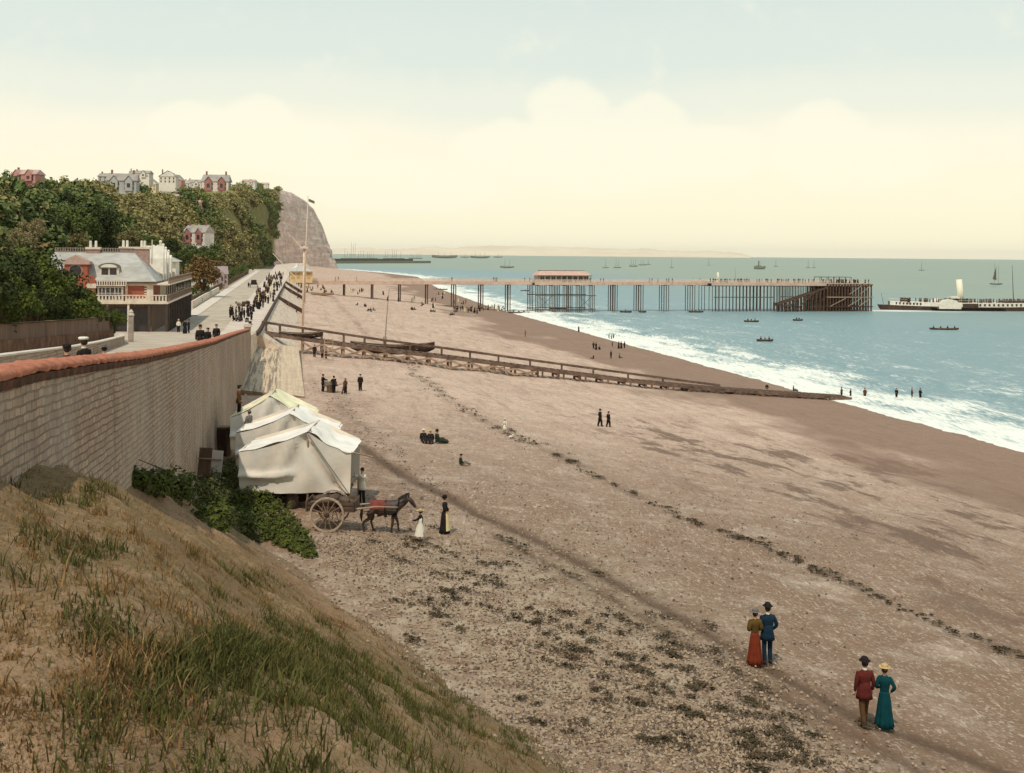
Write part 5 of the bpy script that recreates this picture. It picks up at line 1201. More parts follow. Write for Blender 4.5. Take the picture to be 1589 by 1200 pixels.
def tent(loc, rz, wl_, wr_, d, hp, he, hs, label, mtop, mend, open_right=False, seed=1, sc=1.0):
    # gabled canvas over a stall: ridge runs along local y, front gable faces local -y
    t = thing('tent', label, 'tent', loc, rz, 'canvas tents in a row by the sea wall', sc=sc)
    A, B = -wl_, wr_; w = B - A; uc = wl_ / w
    for sg, nm in ((-1, 'roof_canvas'), (1, 'roof_canvas')):
        b = MB(); b.grid(sheet((0, -.12, hp), (0, d, hp - .05), ((A if sg < 0 else B) * 1.04, -.12, he), ((A if sg < 0 else B) * 1.04, d, he - .1), 14, 14, .26, .14, seed + sg)); o = b.build(nm, mtop, t, smooth=True)
    # front gable cloth with folds, hanging to hs
    rows = []
    for i in range(25):
        u = i / 24; x = A + w * u; q0 = (uc - u) / uc if u < uc else (u - uc) / (1 - uc); ztop_ = he + (hp - he) * (1 - q0) - .16 * math.sin(math.pi * q0); r_ = []
        for j in range(17):
            v = j / 16; z = ztop_ + (hs - ztop_) * v
            fold = .12 * math.sin(u * 9 + v * 4) * v + .05 * math.sin(u * 31 + v * 3) * v + .30 * math.exp(-((u - .25 - .25 * (1 - v)) / .05) ** 2) * (1 - v) + .26 * math.exp(-((v - .55 - .1 * math.sin(u * 5)) / .06) ** 2) * (u < .5) - .22 * math.exp(-((u - .55 - .35 * v) / .035) ** 2)
            r_.append((x * (1 - .02 * v), -.10 - fold, z))
        rows.append(r_)
    MB().grid(rows).build('front_canvas', mend, t, smooth=True)
    b = MB(); b.grid([[(A, 0, he), (A, 0, hs + .15)], [(A - .05, d, he), (A - .05, d, hs + .15)]]); b.build('side_canvas', mend, t)
    if not open_right: b = MB(); b.grid([[(B, 0, he), (B, 0, hs + .3)], [(B, d, he), (B, d, hs + .3)]]); b.build('side_canvas', mend, t)
    b = MB(); b.grid([[(A, d, he), (A, d, hs)], [(0, d, hp - .05), (0, d, hs)], [(B, d, he), (B, d, hs)]]); b.build('back_canvas', mend, t)
    for x, y in ((A, 0), (B, 0), (A, d), (B, d), (0, 0), (0, d)):
        MB().tube([(x * .97, y + .05, -.3), (x * .97, y + .05, (hp if x == 0 else he) - .05)], .05, 6).build('pole', m_woodl, t)
    MB().tube([(0, 0, hp - .03), (0, d, hp - .08)], .045, 6).build('ridge_pole', m_woodl, t)
    MB().tube([(B, 0, he), (B + 1.0, -.3, he - .15)], .035, 5).build('awning_spar', m_woodl, t)
    return t
tl = ground(548, 786); tentrz = R(2)
base = Vector((-9.25, 51.5, beach(-9.25, 51.5)))
t1 = tent(base, tentrz, 3.1, 2.0, 3.8, 3.6, 2.65, .8, 'nearest white canvas tent with sagging folded front cloth behind the cart', m_canvas, m_canvas_g, True, 1)
b2 = Vector((-11.2, 57.3, beach(-11.2, 57.3))); t2 = tent(b2, R(4), 2.7, 2.3, 3.6, 3.65, 2.65, .8, 'middle white tent of the row with a grey green patched front', m_canvas, m_canvas_g, False, 5)
b3 = Vector((-13.6, 63.8, beach(-13.6, 63.8))); t3 = tent(b3, R(6), 2.2, 2.4, 3.8, 3.85, 2.6, .8, 'farthest tent of the row with yellowish canvas roof', m_canvas_y, m_canvas, False, 8)
# seam lines on the front cloth and a guy rope
g = MB(); g.tube([base + Vector((0.05, -.25, 3.5)), base + Vector((.9, -.3, 2.3)), base + Vector((1.95, -.35, .85))], .022, 5); o = g.build('guy_rope', mat('grey_rope', lin(110, 116, 110))); tag(o, 'dark slanting guy rope across the front of the nearest tent', 'rope')
# stall under the first tent: counter, barrel, crates, trestle post
st_ = thing('stall_counter', 'dark plank stall counter in the shade under the nearest tent skirt', 'stall', base + Vector((0, 1.0, 0)), tentrz)
MB().box(-2.7, 1.85, 0, 1.2, .72, .80).build('counter_top', m_wood, st_); MB().box(-2.6, 1.8, .5, .56, .05, .70).build('front_board', mat('red_brown_board', lin(96, 54, 42), lin(66, 38, 30), scale=2), st_)
for x in (-2.5, -1.1, .4, 1.7): MB().box(x - .05, x + .05, 0.05, .15, -.2, .72).build('leg', m_wood, st_)
bl = thing('barrel', 'round wooden barrel standing under the nearest tent', 'barrel', base + Vector((-.75, .3, 0)))
MB().lathe([(.22, .72), (.28, .58), (.31, .36), (.28, .14), (.22, 0)], 16).build('staves', m_wood, bl, smooth=True)
for z, r_ in ((.6, .283), (.14, .288)): MB().lathe([(r_, z + .03), (r_ + .006, z), (r_, z - .03)], 16, cap=False).build('hoop', mat('iron', lin(60, 54, 50), rough=.6), bl)
cr = [((-1.5, .2), 'slatted crate left of the barrel under the nearest tent'), ((.3, .25), 'low crate right of the barrel under the nearest tent')]
for (x, y), lb in cr:
    c_o = thing('crate', lb, 'crate', base + Vector((x, y, 0)), R(8), 'crates under the nearest tent')
    b = MB()
    for z in (.02, .2, .38): b.box(-.34, .34, -.25, -.23, z, z + .13); b.box(-.34, .34, .23, .25, z, z + .13); b.box(-.34, -.32, -.23, .23, z, z + .13); b.box(.32, .34, -.23, .23, z, z + .13)
    b.build('slats', m_wood, c_o); MB().box(-.31, .31, -.22, .22, .0, .30).build('load', m_dark, c_o)
# bathing boards leaning against the sea wall
for px, py, Y, w_, h_, c, lb in ((344, 690, 66, .9, 2.0, m_wood, 'tall dark wooden locker standing between the sea wall and the far tents'), (333, 722, 56, .8, 1.4, m_canvas_g, 'pale board leaning at the foot of the sea wall'), (318, 722, 50, .6, 1.5, m_wood, 'narrow brown board leaning on the sea wall above the ivy')):
    x = ray(px, py).x * Y; z = atY(px, py, Y).z - h_ / 2
    lk = thing('locker' if h_ == 2.0 else 'leaning_board', lb, 'locker' if h_ == 2.0 else 'board', Vector((x, Y, z)), R(-10))
    if h_ == 2.0:
        MB().box(-w_ / 2, w_ / 2, -.3, .3, -2, h_).build('box', c, lk); MB().box(-w_ / 2 - .05, w_ / 2 + .05, -.36, .36, h_, h_ + .08).build('lid', m_woodl, lk); MB().box(-w_ / 2 + .08, w_ / 2 - .08, -.33, -.303, .1, h_ - .1).build('door', m_dark, lk)
    else:
        b = MB(); b.add([(-w_ / 2, -.3, -.5), (w_ / 2, -.3, -.5), (w_ / 2, .1, h_), (-w_ / 2, .1, h_), (-w_ / 2, -.25, -.5), (w_ / 2, -.25, -.5), (w_ / 2, .15, h_), (-w_ / 2, .15, h_)], [(0, 1, 2, 3), (7, 6, 5, 4), (0, 4, 5, 1), (1, 5, 6, 2), (2, 6, 7, 3), (3, 7, 4, 0)]); b.build('board', c, lk)
        b = MB(); b.beam((-w_ / 2, -.32, .0), (w_ / 2, -.32, .0), .06, .05); b.build('batten', m_woodl, lk); MB().beam((-w_ / 2, -.05, h_ * .7), (w_ / 2, -.05, h_ * .7), .06, .05).build('batten', m_woodl, lk)
# ---- cart. local x runs from tail to horse
cw = ground(508, 826); cth = R(-2)
ct = thing('horse_cart', 'two wheeled wooden cart with big spoked wheels loaded with dark sacks', 'cart', cw + Vector((0, .75, 0)), cth)
WR = .735
def wheel(y):
    b = MB(); b.M = Matrix.Translation((0, y, WR)) @ Matrix.Rotation(R(90), 4, 'X')
    n = 36; vs, fs = [], []
    for k in range(n):
        a = 2 * math.pi * k / n
        for rr, zz2 in ((WR, -.035), (WR, .035), (WR - .075, .035), (WR - .075, -.035)): vs.append((math.cos(a) * rr, math.sin(a) * rr, zz2))
    for k in range(n):
        for q in range(4): fs.append((k * 4 + q, k * 4 + (q + 1) % 4, ((k + 1) % n) * 4 + (q + 1) % 4, ((k + 1) % n) * 4 + q))
    b.add(vs, fs); o = b.build('wheel', mat('wheel_rim', lin(190, 168, 142), lin(150, 126, 102), scale=5), ct)
    b = MB(); b.M = Matrix.Translation((0, y, WR)) @ Matrix.Rotation(R(90), 4, 'X')
    for k in range(14):
        a = 2 * math.pi * k / 14 + .1; b.tube([(math.cos(a) * .08, math.sin(a) * .08, 0), (math.cos(a) * (WR - .07), math.sin(a) * (WR - .07), 0)], [.024, .018], 5)
    b.build('spokes', mat('spoke_wood', lin(150, 124, 100), lin(112, 88, 68), scale=5), o)
    b = MB(); b.M = Matrix.Translation((0, y, WR)) @ Matrix.Rotation(R(90), 4, 'X'); b.lathe([(.05, .14), (.09, .10), (.11, 0), (.09, -.10), (.05, -.14)], 12); b.build('hub', m_dark, o, smooth=True)
wheel(-.78); wheel(.78)
MB().tube([(0, -.8, WR), (0, .8, WR)], .04, 8).build('axle', m_dark, ct)
b = MB(); b.box(-.95, 1.15, -.62, .62, .82, .90); b.build('bed', m_wood, ct)
for y in (-.62, .62):
    b = MB()
    for z in (.93, 1.10): b.box(-.95, 1.15, y - .015, y + .015, z, z + .13)
    for x in (-.9, -.2, .5, 1.1): b.box(x - .03, x + .03, y - .04 * (1 if y < 0 else -1) - .02, y - .04 * (1 if y < 0 else -1) + .02, .85, 1.28)
    b.build('side_board', m_wood, ct)
b = MB(); b.box(1.10, 1.14, -.60, .60, .9, 1.25); b.build('front_board', m_wood, ct)
b = MB(); b.box(-.95, -.91, -.60, .60, .9, 1.25); b.build('tail_board', m_wood, ct)
for y in (-.34, .34): MB().tube([(-.6, y * 1.3, .86), (1.2, y * 1.25, .92), (2.0, y * 1.15, 1.02), (2.95, y * .95, 1.0)], [.045, .042, .036, .028], 7).build('shaft', m_woodl, ct, smooth=True)
sk = [(-.55, -.2, 1.05), (-.1, .15, 1.10), (.35, -.2, 1.08), (.75, .15, 1.05), (-.4, .3, 1.2), (.2, -.05, 1.3), (.6, -.15, 1.22), (-.15, -.3, 1.2)]
for i, (x, y, z) in enumerate(sk):
    b = MB(); b.M = Matrix.Translation(ct.matrix_basis @ Vector((x, y, z))) @ Matrix.Rotation(i * .9, 4, 'Z')
    b.lathe([(.05, .16), (.22, .13), (.30, .03), (.28, -.08), (.1, -.13)], 10, (0, 0, 0), 1.2, .8, fold=.06, nf=4); o = b.build('sack', mat('sackcloth', lin(104, 86, 68), lin(70, 56, 46), scale=4, bump=.5), smooth=True)
    tag(o, 'lumpy dark sack in the heap on the horse cart', 'sack', 'sacks heaped on the horse cart')
# ---- horse
m_horse = mat('horse_coat', lin(82, 64, 50), lin(50, 38, 30), scale=2.2, rough=.55, spec=.35)
m_mane = mat('horse_mane', lin(40, 30, 26), rough=.8)
def make_horse(loc, rz, label, sc=1.0, m=m_horse, sub=1):
    h = thing('horse', label, 'horse', loc, rz, None, sc=sc)
    # local +x is forwards
    J = {'rump': (-.62, 0, 1.10, .20, .25), 'loin': (-.25, 0, 1.12, .22, .27), 'barrel': (.15, 0, 1.06, .24, .30), 'chest': (.50, 0, 1.10, .21, .28), 'nk0': (.75, 0, 1.28, .12, .19), 'nk1': (1.0, 0, 1.44, .09, .14), 'poll': (1.14, 0, 1.54, .075, .11), 'cheek': (1.25, 0, 1.42, .075, .11), 'muz': (1.41, 0, 1.19, .05, .06), 'nose': (1.45, 0, 1.13, .045, .05)}
    E = [('rump', 'loin'), ('loin', 'barrel'), ('barrel', 'chest'), ('chest', 'nk0'), ('nk0', 'nk1'), ('nk1', 'poll'), ('poll', 'cheek'), ('cheek', 'muz'), ('muz', 'nose')]
    for s, y, fo, ho in (('L', .16, .10, .18), ('R', -.16, -.10, -.12)):
        J['sh' + s] = (.52, y * .9, .92, .10, .12); J['el' + s] = (.50 + fo * .3, y, .72, .075); J['kn' + s] = (.54 + fo, y, .43, .05); J['fe' + s] = (.53 + fo * 1.3, y, .14, .036); J['ho' + s] = (.57 + fo * 1.4, y, .03, .052)
        E += [('chest', 'sh' + s), ('sh' + s, 'el' + s), ('el' + s, 'kn' + s), ('kn' + s, 'fe' + s), ('fe' + s, 'ho' + s)]
        J['th' + s] = (-.60, y, .88, .13, .15); J['st' + s] = (-.50 + ho * .3, y, .68, .09); J['hk' + s] = (-.74 + ho, y, .47, .052); J['hf' + s] = (-.68 + ho * 1.2, y, .15, .037); J['hh' + s] = (-.63 + ho * 1.2, y, .03, .052)
        E += [('rump', 'th' + s), ('th' + s, 'st' + s), ('st' + s, 'hk' + s), ('hk' + s, 'hf' + s), ('hf' + s, 'hh' + s)]
    J = {k_: v_[:3] + tuple(q_ * 1.16 for q_ in v_[3:]) for k_, v_ in J.items()}
    vs, fs = skin_mesh(J, E, 'barrel', sub); b = MB(); b.add(vs, fs)
    for y in (-.055, .055): b.tube([(1.12, y, 1.62), (1.13, y * 1.25, 1.72), (1.14, y * 1.2, 1.77)], [.035, .03, .004], 6)
    b.build('body', m, h, smooth=True)
    rows = [[(x, -.03, z), (x - .02, 0, z + .11), (x, .03, z)] for x, z in ((.66, 1.42), (.80, 1.52), (.95, 1.60), (1.08, 1.66), (1.18, 1.68))]
    MB().grid(rows).grid([[(x, -.03, z), (x + .03, -.13, z - .16)] for x, z in ((.66, 1.44), (.80, 1.53), (.95, 1.60), (1.06, 1.65))]).build('mane', m_mane, h)
    MB().tube([(-.80, 0, 1.22), (-.93, 0, 1.08), (-.97, 0, .75), (-.95, 0, .48)], [.03, .06, .065, .015], 8).build('tail', m_mane, h, smooth=True)
    return h
hl = cw + Vector((2.15, .78, 0)); hl.z = beach(hl.x, hl.y)
hz_ = make_horse(hl + Vector((.1, 0, 0)), cth, 'dark brown horse harnessed in the shafts of the cart with head lowered', .97)
hM = hz_.matrix_basis.copy()
def hobj(mb, name, m, label, cat):
    mb.v = [tuple(Matrix.LocRotScale(hz_.location, hz_.rotation_euler, hz_.scale) @ Vector(v)) for v in mb.v]; o = mb.build(name, m, smooth=True); return tag(o, label, cat)
b = MB(); b.grid([[(x, math.sin(a) * .29, 1.10 + math.cos(a) * .345) for a in np.linspace(-1.6, 1.6, 13)] for x in (-.55, -.3, -.05, .2)]); hobj(b, 'saddle_blanket', m_red, 'red blanket laid over the back of the harnessed horse', 'blanket')
b = MB(); b.grid([[(.12 + q, math.sin(a) * .315, 1.07 + math.cos(a) * .385) for a in np.linspace(0, 6.28, 20)] for q in (-.04, .04)]); b.tube([(.66 + .12 * math.cos(a) * .5, .2 * math.sin(a), 1.18 + .32 * math.cos(a)) for a in np.linspace(0, 6.28, 17)], .045, 6, cap=False); b.grid([[(x, -.28 - .0 * x, 1.02), (x, -.28, .98)] for x in np.linspace(-.8, .7, 6)]); hobj(b, 'harness', m_boot, 'black leather collar and girth harness on the cart horse', 'harness')
# handcart on the beach
hc = thing('handcart', 'small low handcart on the sand with people around it', 'handcart', ground(513, 609), R(10))
MB().box(-.7, .7, -.4, .4, .62, .70).build('bed', m_wood, hc); MB().box(-.6, .6, -.36, .36, .70, 1.05).build('load', mat('grey_load', lin(140, 130, 110), lin(110, 100, 84)), hc)
for y in (-.46, .46):
    b = MB(); b.M = Matrix.Translation((0, y, .38)) @ Matrix.Rotation(R(90), 4, 'X'); b.lathe([(.38, .02), (.38, -.02)], 18); b.build('wheel', m_wood, hc)
for x in (-.35, .35): MB().tube([(.6, x, .68), (1.5, x, .95)], .03, 6).build('handle', m_woodl, hc)
bd = ground(530, 612); lb_ = thing('leaning_board', 'dark upright board leaning beside the beach handcart', 'board', bd, 0)
b = MB(); b.beam((0, 0, -.1), (.35, .1, 1.35), .16, .04); b.build('board', m_dark, lb_); MB().beam((-.05, -.06, .3), (.25, -.06, .32), .05, .03).build('batten', m_woodl, lb_)

# ================================================================== TIMBER SLIP
def onslip(px):  # plan position on the slip line
    a, bb = Vector((-35.0, 156.6)), Vector((52.0, 174.0)); k = ray(px, 520).x
    u = (k * a.y - a.x) / ((bb.x - a.x) - k * (bb.y - a.y)); return a + (bb - a) * u
def slipz(px, py): q = onslip(px); return q, CAMZ + ray(px, py).z * q.y
m_slip = mat('slip_timber', lin(128, 102, 84), lin(84, 64, 52), scale=1.2, rough=.9, bump=.3)
sl = thing('timber_slip', 'long brown timber boat slip on trestles running from the promenade down to the water', 'slipway')
near = [slipz(px, py) for px, py in ((400, 517), (520, 534), (600, 545), (700, 556), (830, 573), (985, 593), (1100, 604), (1230, 613), (1322, 619))]
far = [slipz(px, py) for px, py in ((405, 502), (520, 519), (600, 531), (700, 544), (830, 562), (985, 583), (1060, 593), (1130, 602))]
dv_ = Vector((-.19, .98, 0)) * 3.2
def P3(q, off=0.0, dz=0.0): return Vector((q[0].x + dv_.x * off, q[0].y + dv_.y * off, q[1] + dz))
for nm, ln, off, w_, h_ in (('near_beam', near, 0, .35, .42),):
    b = MB()
    for a, c in zip(ln[:-1], ln[1:]): b.beam(P3(a, off), P3(c, off), w_, h_)
    b.build('side_beam', m_slip, sl)
b = MB()
for a, c in zip(near[:-1], near[1:]): b.beam(P3(a, 1), P3(c, 1), .3, .4)
b.build('side_beam', m_slip, sl)
b = MB()
for a, c in zip(near[:-1], near[1:]):
    n = max(2, int((P3(c) - P3(a)).length / 1.0))
    for k in range(n):
        p = P3(a).lerp(P3(c), k / n); q = P3(a).lerp(P3(c), (k + .72) / n); b.add([p + Vector((0, 0, .24)), q + Vector((0, 0, .24)), q + dv_ + Vector((0, 0, .24)), p + dv_ + Vector((0, 0, .24)), p + Vector((0, 0, .16)), q + Vector((0, 0, .16)), q + dv_ + Vector((0, 0, .16)), p + dv_ + Vector((0, 0, .16))], [(0, 1, 2, 3), (7, 6, 5, 4), (0, 4, 5, 1), (1, 5, 6, 2), (2, 6, 7, 3), (3, 7, 4, 0)])
b.build('decking', m_wood, sl)
b = MB()
for a, c in zip(far[:-1], far[1:]): b.beam(P3(a, 1.0), P3(c, 1.0), .34, .34)
b.build('hand_rail', m_slip, sl)
def interp_line(ln, pxs, px): return None
def zat(pxl, px): return float(np.interp(px, [q[0] for q in pxl], [q[1] for q in pxl]))
NP = [(px, slipz(px, py)[1]) for px, py in ((400, 517), (520, 534), (600, 545), (700, 556), (830, 573), (985, 593), (1100, 604), (1230, 613), (1322, 619))]
FP = [(px, slipz(px, py)[1]) for px, py in ((405, 502), (520, 519), (600, 531), (700, 544), (830, 562), (985, 583), (1060, 593), (1130, 602))]
for px in (412, 434, 470, 500, 535, 568, 600, 640, 690, 735, 780, 830, 880, 930, 985, 1040):
    q = onslip(px); p = Vector((q.x + dv_.x, q.y + dv_.y, 0)); MB().beam(Vector((p.x, p.y, zat(NP, px))), Vector((p.x, p.y, zat(FP, px))), .28, .28).build('rail_post', m_slip, sl)
bents = [470, 500, 533, 566, 600, 635, 667, 700, 733, 768, 800, 833, 866, 900, 935, 970, 1003, 1037, 1070, 1103, 1140, 1175, 1210, 1245, 1280]
for i, px in enumerate(bents):
    q = onslip(px); zt_ = zat(NP, px); b = MB()
    for off in (0.02, 1):
        x, y = q.x + dv_.x * off, q.y + dv_.y * off; b.beam((x, y - (.0 if off else .0), beach(x, y) - .5), (x, y, zt_ - .15), .34, .34)
        if px > 800: b.beam((x + .9, y, beach(x + .9, y) - .5), (x + .9, y, zt_ - .15), .26, .26)
    b.beam((q.x - .05, q.y, zt_ - .35), (q.x + dv_.x, q.y + dv_.y, zt_ - .35), .25, .3)
    b.build('trestle', m_woodl if px < 790 else m_slip, sl)  # landward trestles take paler timber, their sunlit look put into the colour
    if i < 11:
        q2 = onslip(bents[i + 1]); z2 = zat(NP, bents[i + 1]); g1, g2 = beach(q.x, q.y) + .25, beach(q2.x, q2.y) + .25; b = MB()
        b.beam((q.x, q.y - .26, g1), (q2.x, q2.y - .26, z2 - .3), .12, .26); b.beam((q.x, q.y - .40, zt_ - .3), (q2.x, q2.y - .40, g2), .12, .26); b.build('cross_brace', m_woodl, sl)
ld = thing('beach_ladder', 'short pale ladder standing against the timber slip near its landward end', 'ladder', ground(510, 560), COAST)
b = MB()
for x in (-.55, .55): b.beam((x, 0, -.1), (x, .5, 3.0), .10, .10)
b.build('stile', m_woodl, ld)
for k in range(8): MB().beam((-.55, .05 + .06 * k, .2 + .37 * k), (.55, .05 + .06 * k, .2 + .37 * k), .08, .08).build('rung', m_woodl, ld)
for px, lb in ((774, 'set of wooden steps leaning on the slip at its middle'), ):
    g0 = ground(px, 578); s2 = thing('wooden_steps', lb, 'steps', g0, COAST); b = MB()
    for k in range(5): b.box(-.9, .9, .1 * k, .1 * k + .25, .05 + .3 * k, .12 + .3 * k)
    b.build('treads', m_woodl, s2); b = MB(); b.beam((-.9, 0, -.1), (-.9, .5, 1.5), .08, .2); b.beam((.9, 0, -.1), (.9, .5, 1.5), .08, .2); b.build('stringer', m_dark, s2)
# groynes on the revetment, rail along the promenade edge
pe = thing('promenade_fender', 'dark timber edge beam running along the seaward rim of the promenade', 'edge beam')
b = MB(); Yp = np.geomspace(146, 380, 24)
for a, c in zip(Yp[:-1], Yp[1:]): b.beam(W(EDGE(a) + .1, a, 11.35), W(EDGE(c) + .1, c, 11.35), .38, .5)
b.build('beam', m_dark, pe)
for (p1, p2, lb) in (((431, 463), (456, 481), 'nearer dark timber groyne down the promenade slope'), ((440, 446), (460, 460), 'middle dark timber groyne down the promenade slope'), ((445, 439), (457, 449), 'far short timber groyne below the pier kiosk')):
    a = on_road(*p1); Yg = a.y; e = EDGE(Yg); g_o = thing('timber_groyne', lb, 'groyne'); b = MB(); b.beam(W(e, Yg, 11.3), W(e + 6.0, Yg * 1.0, beach_np(e + 6, Yg) + .5), .5, .9); b.build('plank_wall', m_dark, g_o)
    b = MB(); b.beam(W(e + 2, Yg - .5, 9.0), W(e + 2, Yg - .5, 10.7), .3); b.beam(W(e + 4.5, Yg - .5, 7.5), W(e + 4.5, Yg - .5, 9.0), .3); b.build('post', m_dark, g_o)

# ================================================================== MASTS AND BARGES
m_white = mat('white_paint', lin(232, 224, 206), lin(210, 200, 182), scale=1, rough=.6)
mb_ = ground(470, 506); Hm = CAMZ + ray(476, 306).z * mb_.y - mb_.z
m_mastp = mat('mast_paint', lin(226, 202, 178), lin(206, 180, 156))
fm = thing('flag_mast', 'very tall white flag mast standing on the beach in front of the cliff', 'mast', mb_)
MB().tube([(0, 0, -1), (.1, 0, Hm * .62)], [.24, .18], 10).build('lower_mast', m_mastp, fm, smooth=True)
MB().tube([(.35, -.2, Hm * .18), (.45, -.2, Hm * .6), (.8, -.2, Hm)], [.15, .11, .06], 8).build('topmast', m_mastp, fm, smooth=True)
MB().box(-.6, .9, -.6, .6, Hm * .6, Hm * .615).build('crosstree', m_mastp, fm)
z0 = Hm * .60
MB().tube([(-.2, 0, z0), (-3.2, 0, z0 + 3.2)], [.08, .04], 6).build('gaff', m_mastp, fm)
MB().tube([(-6.6, 3, z0 - 1.0), (-2.6, 1, z0 - 4.8), (-1.5, 0, z0 - 5.6)], .07, 6).build('boom', m_mastp, fm)
b = MB()
for dx, dy in ((-3, -5), (5, 2), (-5, 3)): b.tube([(0, 0, z0), (dx, dy, 0)], .018, 4)
b.build('stays', m_rope, fm)
MB().lathe([(.01, .2), (.16, .1), (.01, 0)], 8, (.8, -.2, Hm)).build('truck', m_white, fm)
rows = [[(.9 + 1.2 * t, -.2 - .12 * math.sin(t * 7), Hm - .3 - v * .55 - .5 * t) for v in np.linspace(0, 1, 4)] for t in np.linspace(0, 1, 8)]
MB().grid(rows).build('flag', C_['grey'], fm, smooth=True)
ms = ground(597, 534); Hs = CAMZ + ray(603, 448).z * ms.y - ms.z
m2_ = thing('boat_mast', 'thin grey mast rising behind the barges with a light yard', 'mast', ms)
MB().tube([(0, 0, -.5), (.3, 0, Hs * .5), (.7, 0, Hs)], [.11, .08, .04], 8).build('pole', mat('grey_pole', lin(150, 134, 118)), m2_); MB().box(-.3, .3, -.3, .3, 0, 1.2).build('tabernacle', m_woodl, m2_)
b = MB(); b.tube([(.3, 0, Hs * .7), (-1.6, -3, 0)], .02, 4); b.tube([(.3, 0, Hs * .7), (2.2, 3, 0)], .02, 4); b.build('stays', m_rope, m2_)
def hull(L_, B_, D_, n=14, sheer=.25, flat=False, stern=.6):
    rows = []
    for i in range(n + 1):
        t = i / n; x = (t - .5) * L_; w_ = B_ / 2 * (math.sin(math.pi * min(1, (t * (1 - stern * .5) + stern * .5))) ** .6 if t > .5 or stern < .1 else (1 - (1 - t * 2) ** 2 * (1 - stern))) if False else B_ / 2 * max(.02, (1 - abs(2 * t - 1) ** 2.6) if stern < .1 else (1 - max(0, 2 * t - 1) ** 2.4) * (stern + (1 - stern) * min(1, t * 2.6)))
        sz_ = sheer * (2 * t - 1) ** 2; r_ = []
        for a in np.linspace(0, math.pi, 11):
            c_, s_ = math.cos(a), math.sin(a); r_.append((x, w_ * (abs(c_) ** .6) * (1 if c_ > 0 else -1), D_ + sz_ - (D_) * (s_ ** .7) * (1 if w_ > .05 * B_ else .8)))
        rows.append(r_)
    return rows
def boat(name, label, loc, rz, L_, B_, D_, m, cat='boat', group=None, sheer=.3, people=0, oars=True, mi=None, stern=.05):
    o = thing(name, label, cat, loc, rz, group); b = MB(); R_ = hull(L_, B_, D_, sheer=sheer, stern=stern); b.grid(R_); b.grid([[Vector(p) * .94 + Vector((0, 0, .06)) for p in r_] for r_ in R_]); b.build('hull', m, o, smooth=True)
    b = MB()
    for sd in (0, -1):
        for a, c in zip(R_[:-1], R_[1:]): b.beam(a[sd], c[sd], .09, .08)
    b.build('gunwale', mi or m_woodl, o)
    for x in (-.22, .05, .3): MB().box(x * L_ - .14, x * L_ + .14, -B_ * .44, B_ * .44, D_ * .62, D_ * .68).build('thwart', m_woodl, o)
    return o
sb1 = boat('beached_barge', 'long dark beached barge lying behind the middle of the timber slip', Vector((onslip(602).x, onslip(602).y + 6.2, beach(onslip(602).x, onslip(602).y + 6) + .5)), R(-2), 12.5, 2.8, 1.35, m_dark, group='boats drawn up by the slip', sheer=.6)
sb2 = boat('beached_boat', 'dark open boat lying behind the slip rail at its landward end', Vector((onslip(463).x, onslip(463).y + 1.9, 9.75)), R(6), 6.2, 2.0, .75, m_dark, group='boats drawn up by the slip')
sb3 = boat('beached_boat', 'pale rowing boat on the sand left of the pier piles', ground(500, 459), R(-8), 8.5, 2.2, .9, m_woodl, group='boats drawn up by the slip')

# small boats afloat
def sea(px, py): return atZ(px, py, 0.0)
RB = [(971, 485, 4.6, 1, 'small rowing boat left of centre below the pier with one rower'), (997, 485, 3.0, 0, 'tiny empty dinghy right of the first rowing boat below the pier'), (1080, 485, 6.0, 3, 'rowing boat with three people just left of the pier head piles'), (1166, 500, 5.0, 3, 'rowing boat with people in front of the pier head'), (1187, 530, 4.4, 3, 'nearest rowing boat with two hunched rowers'),
      (1238, 498, 3.6, 2, 'small rowing boat below the inclined landing stage'), (1465, 512, 9.0, 4, 'long low rowing boat with four people below the steamer'), (683, 450, 9.0, 3, 'long rowing boat seen between the pier piles near the beach'), (815, 452, 5.5, 1, 'rowing boat behind the pier left of the pavilion'), (866, 480, 7.0, 0, 'empty boat moored under the pavilion'), (805, 487, 8.0, 3, 'boat beached at the surf edge with people around it')]
for i, (px, py, L_, n, lb) in enumerate(RB):
    c = sea(px, py) if px != 805 else ground(px, py) + Vector((0, 0, .1)); k = 1.0
    o = boat('rowing_boat', lb, c + Vector((0, 0, -.15)), R(4 * (i % 3)), L_, 1.5, .62, m_dark, group='rowing boats on the water', sheer=.2)
    for q in range(n): crowd(['sm', 'sw', 'sm'][q % 3], c + Vector(((q - (n - 1) / 2) * L_ * .24, 0, .22)), ('one of|in the ' + lb.replace('rowing boat', 'boat').split(' with')[0]), 'people in the rowing boats', h=1.85)
m_ship = mat('ship_grey', lin(138, 136, 118), lin(116, 114, 100), scale=.5)
m_shipd = mat('ship_brown', lin(110, 96, 80), lin(90, 80, 68), scale=.5)
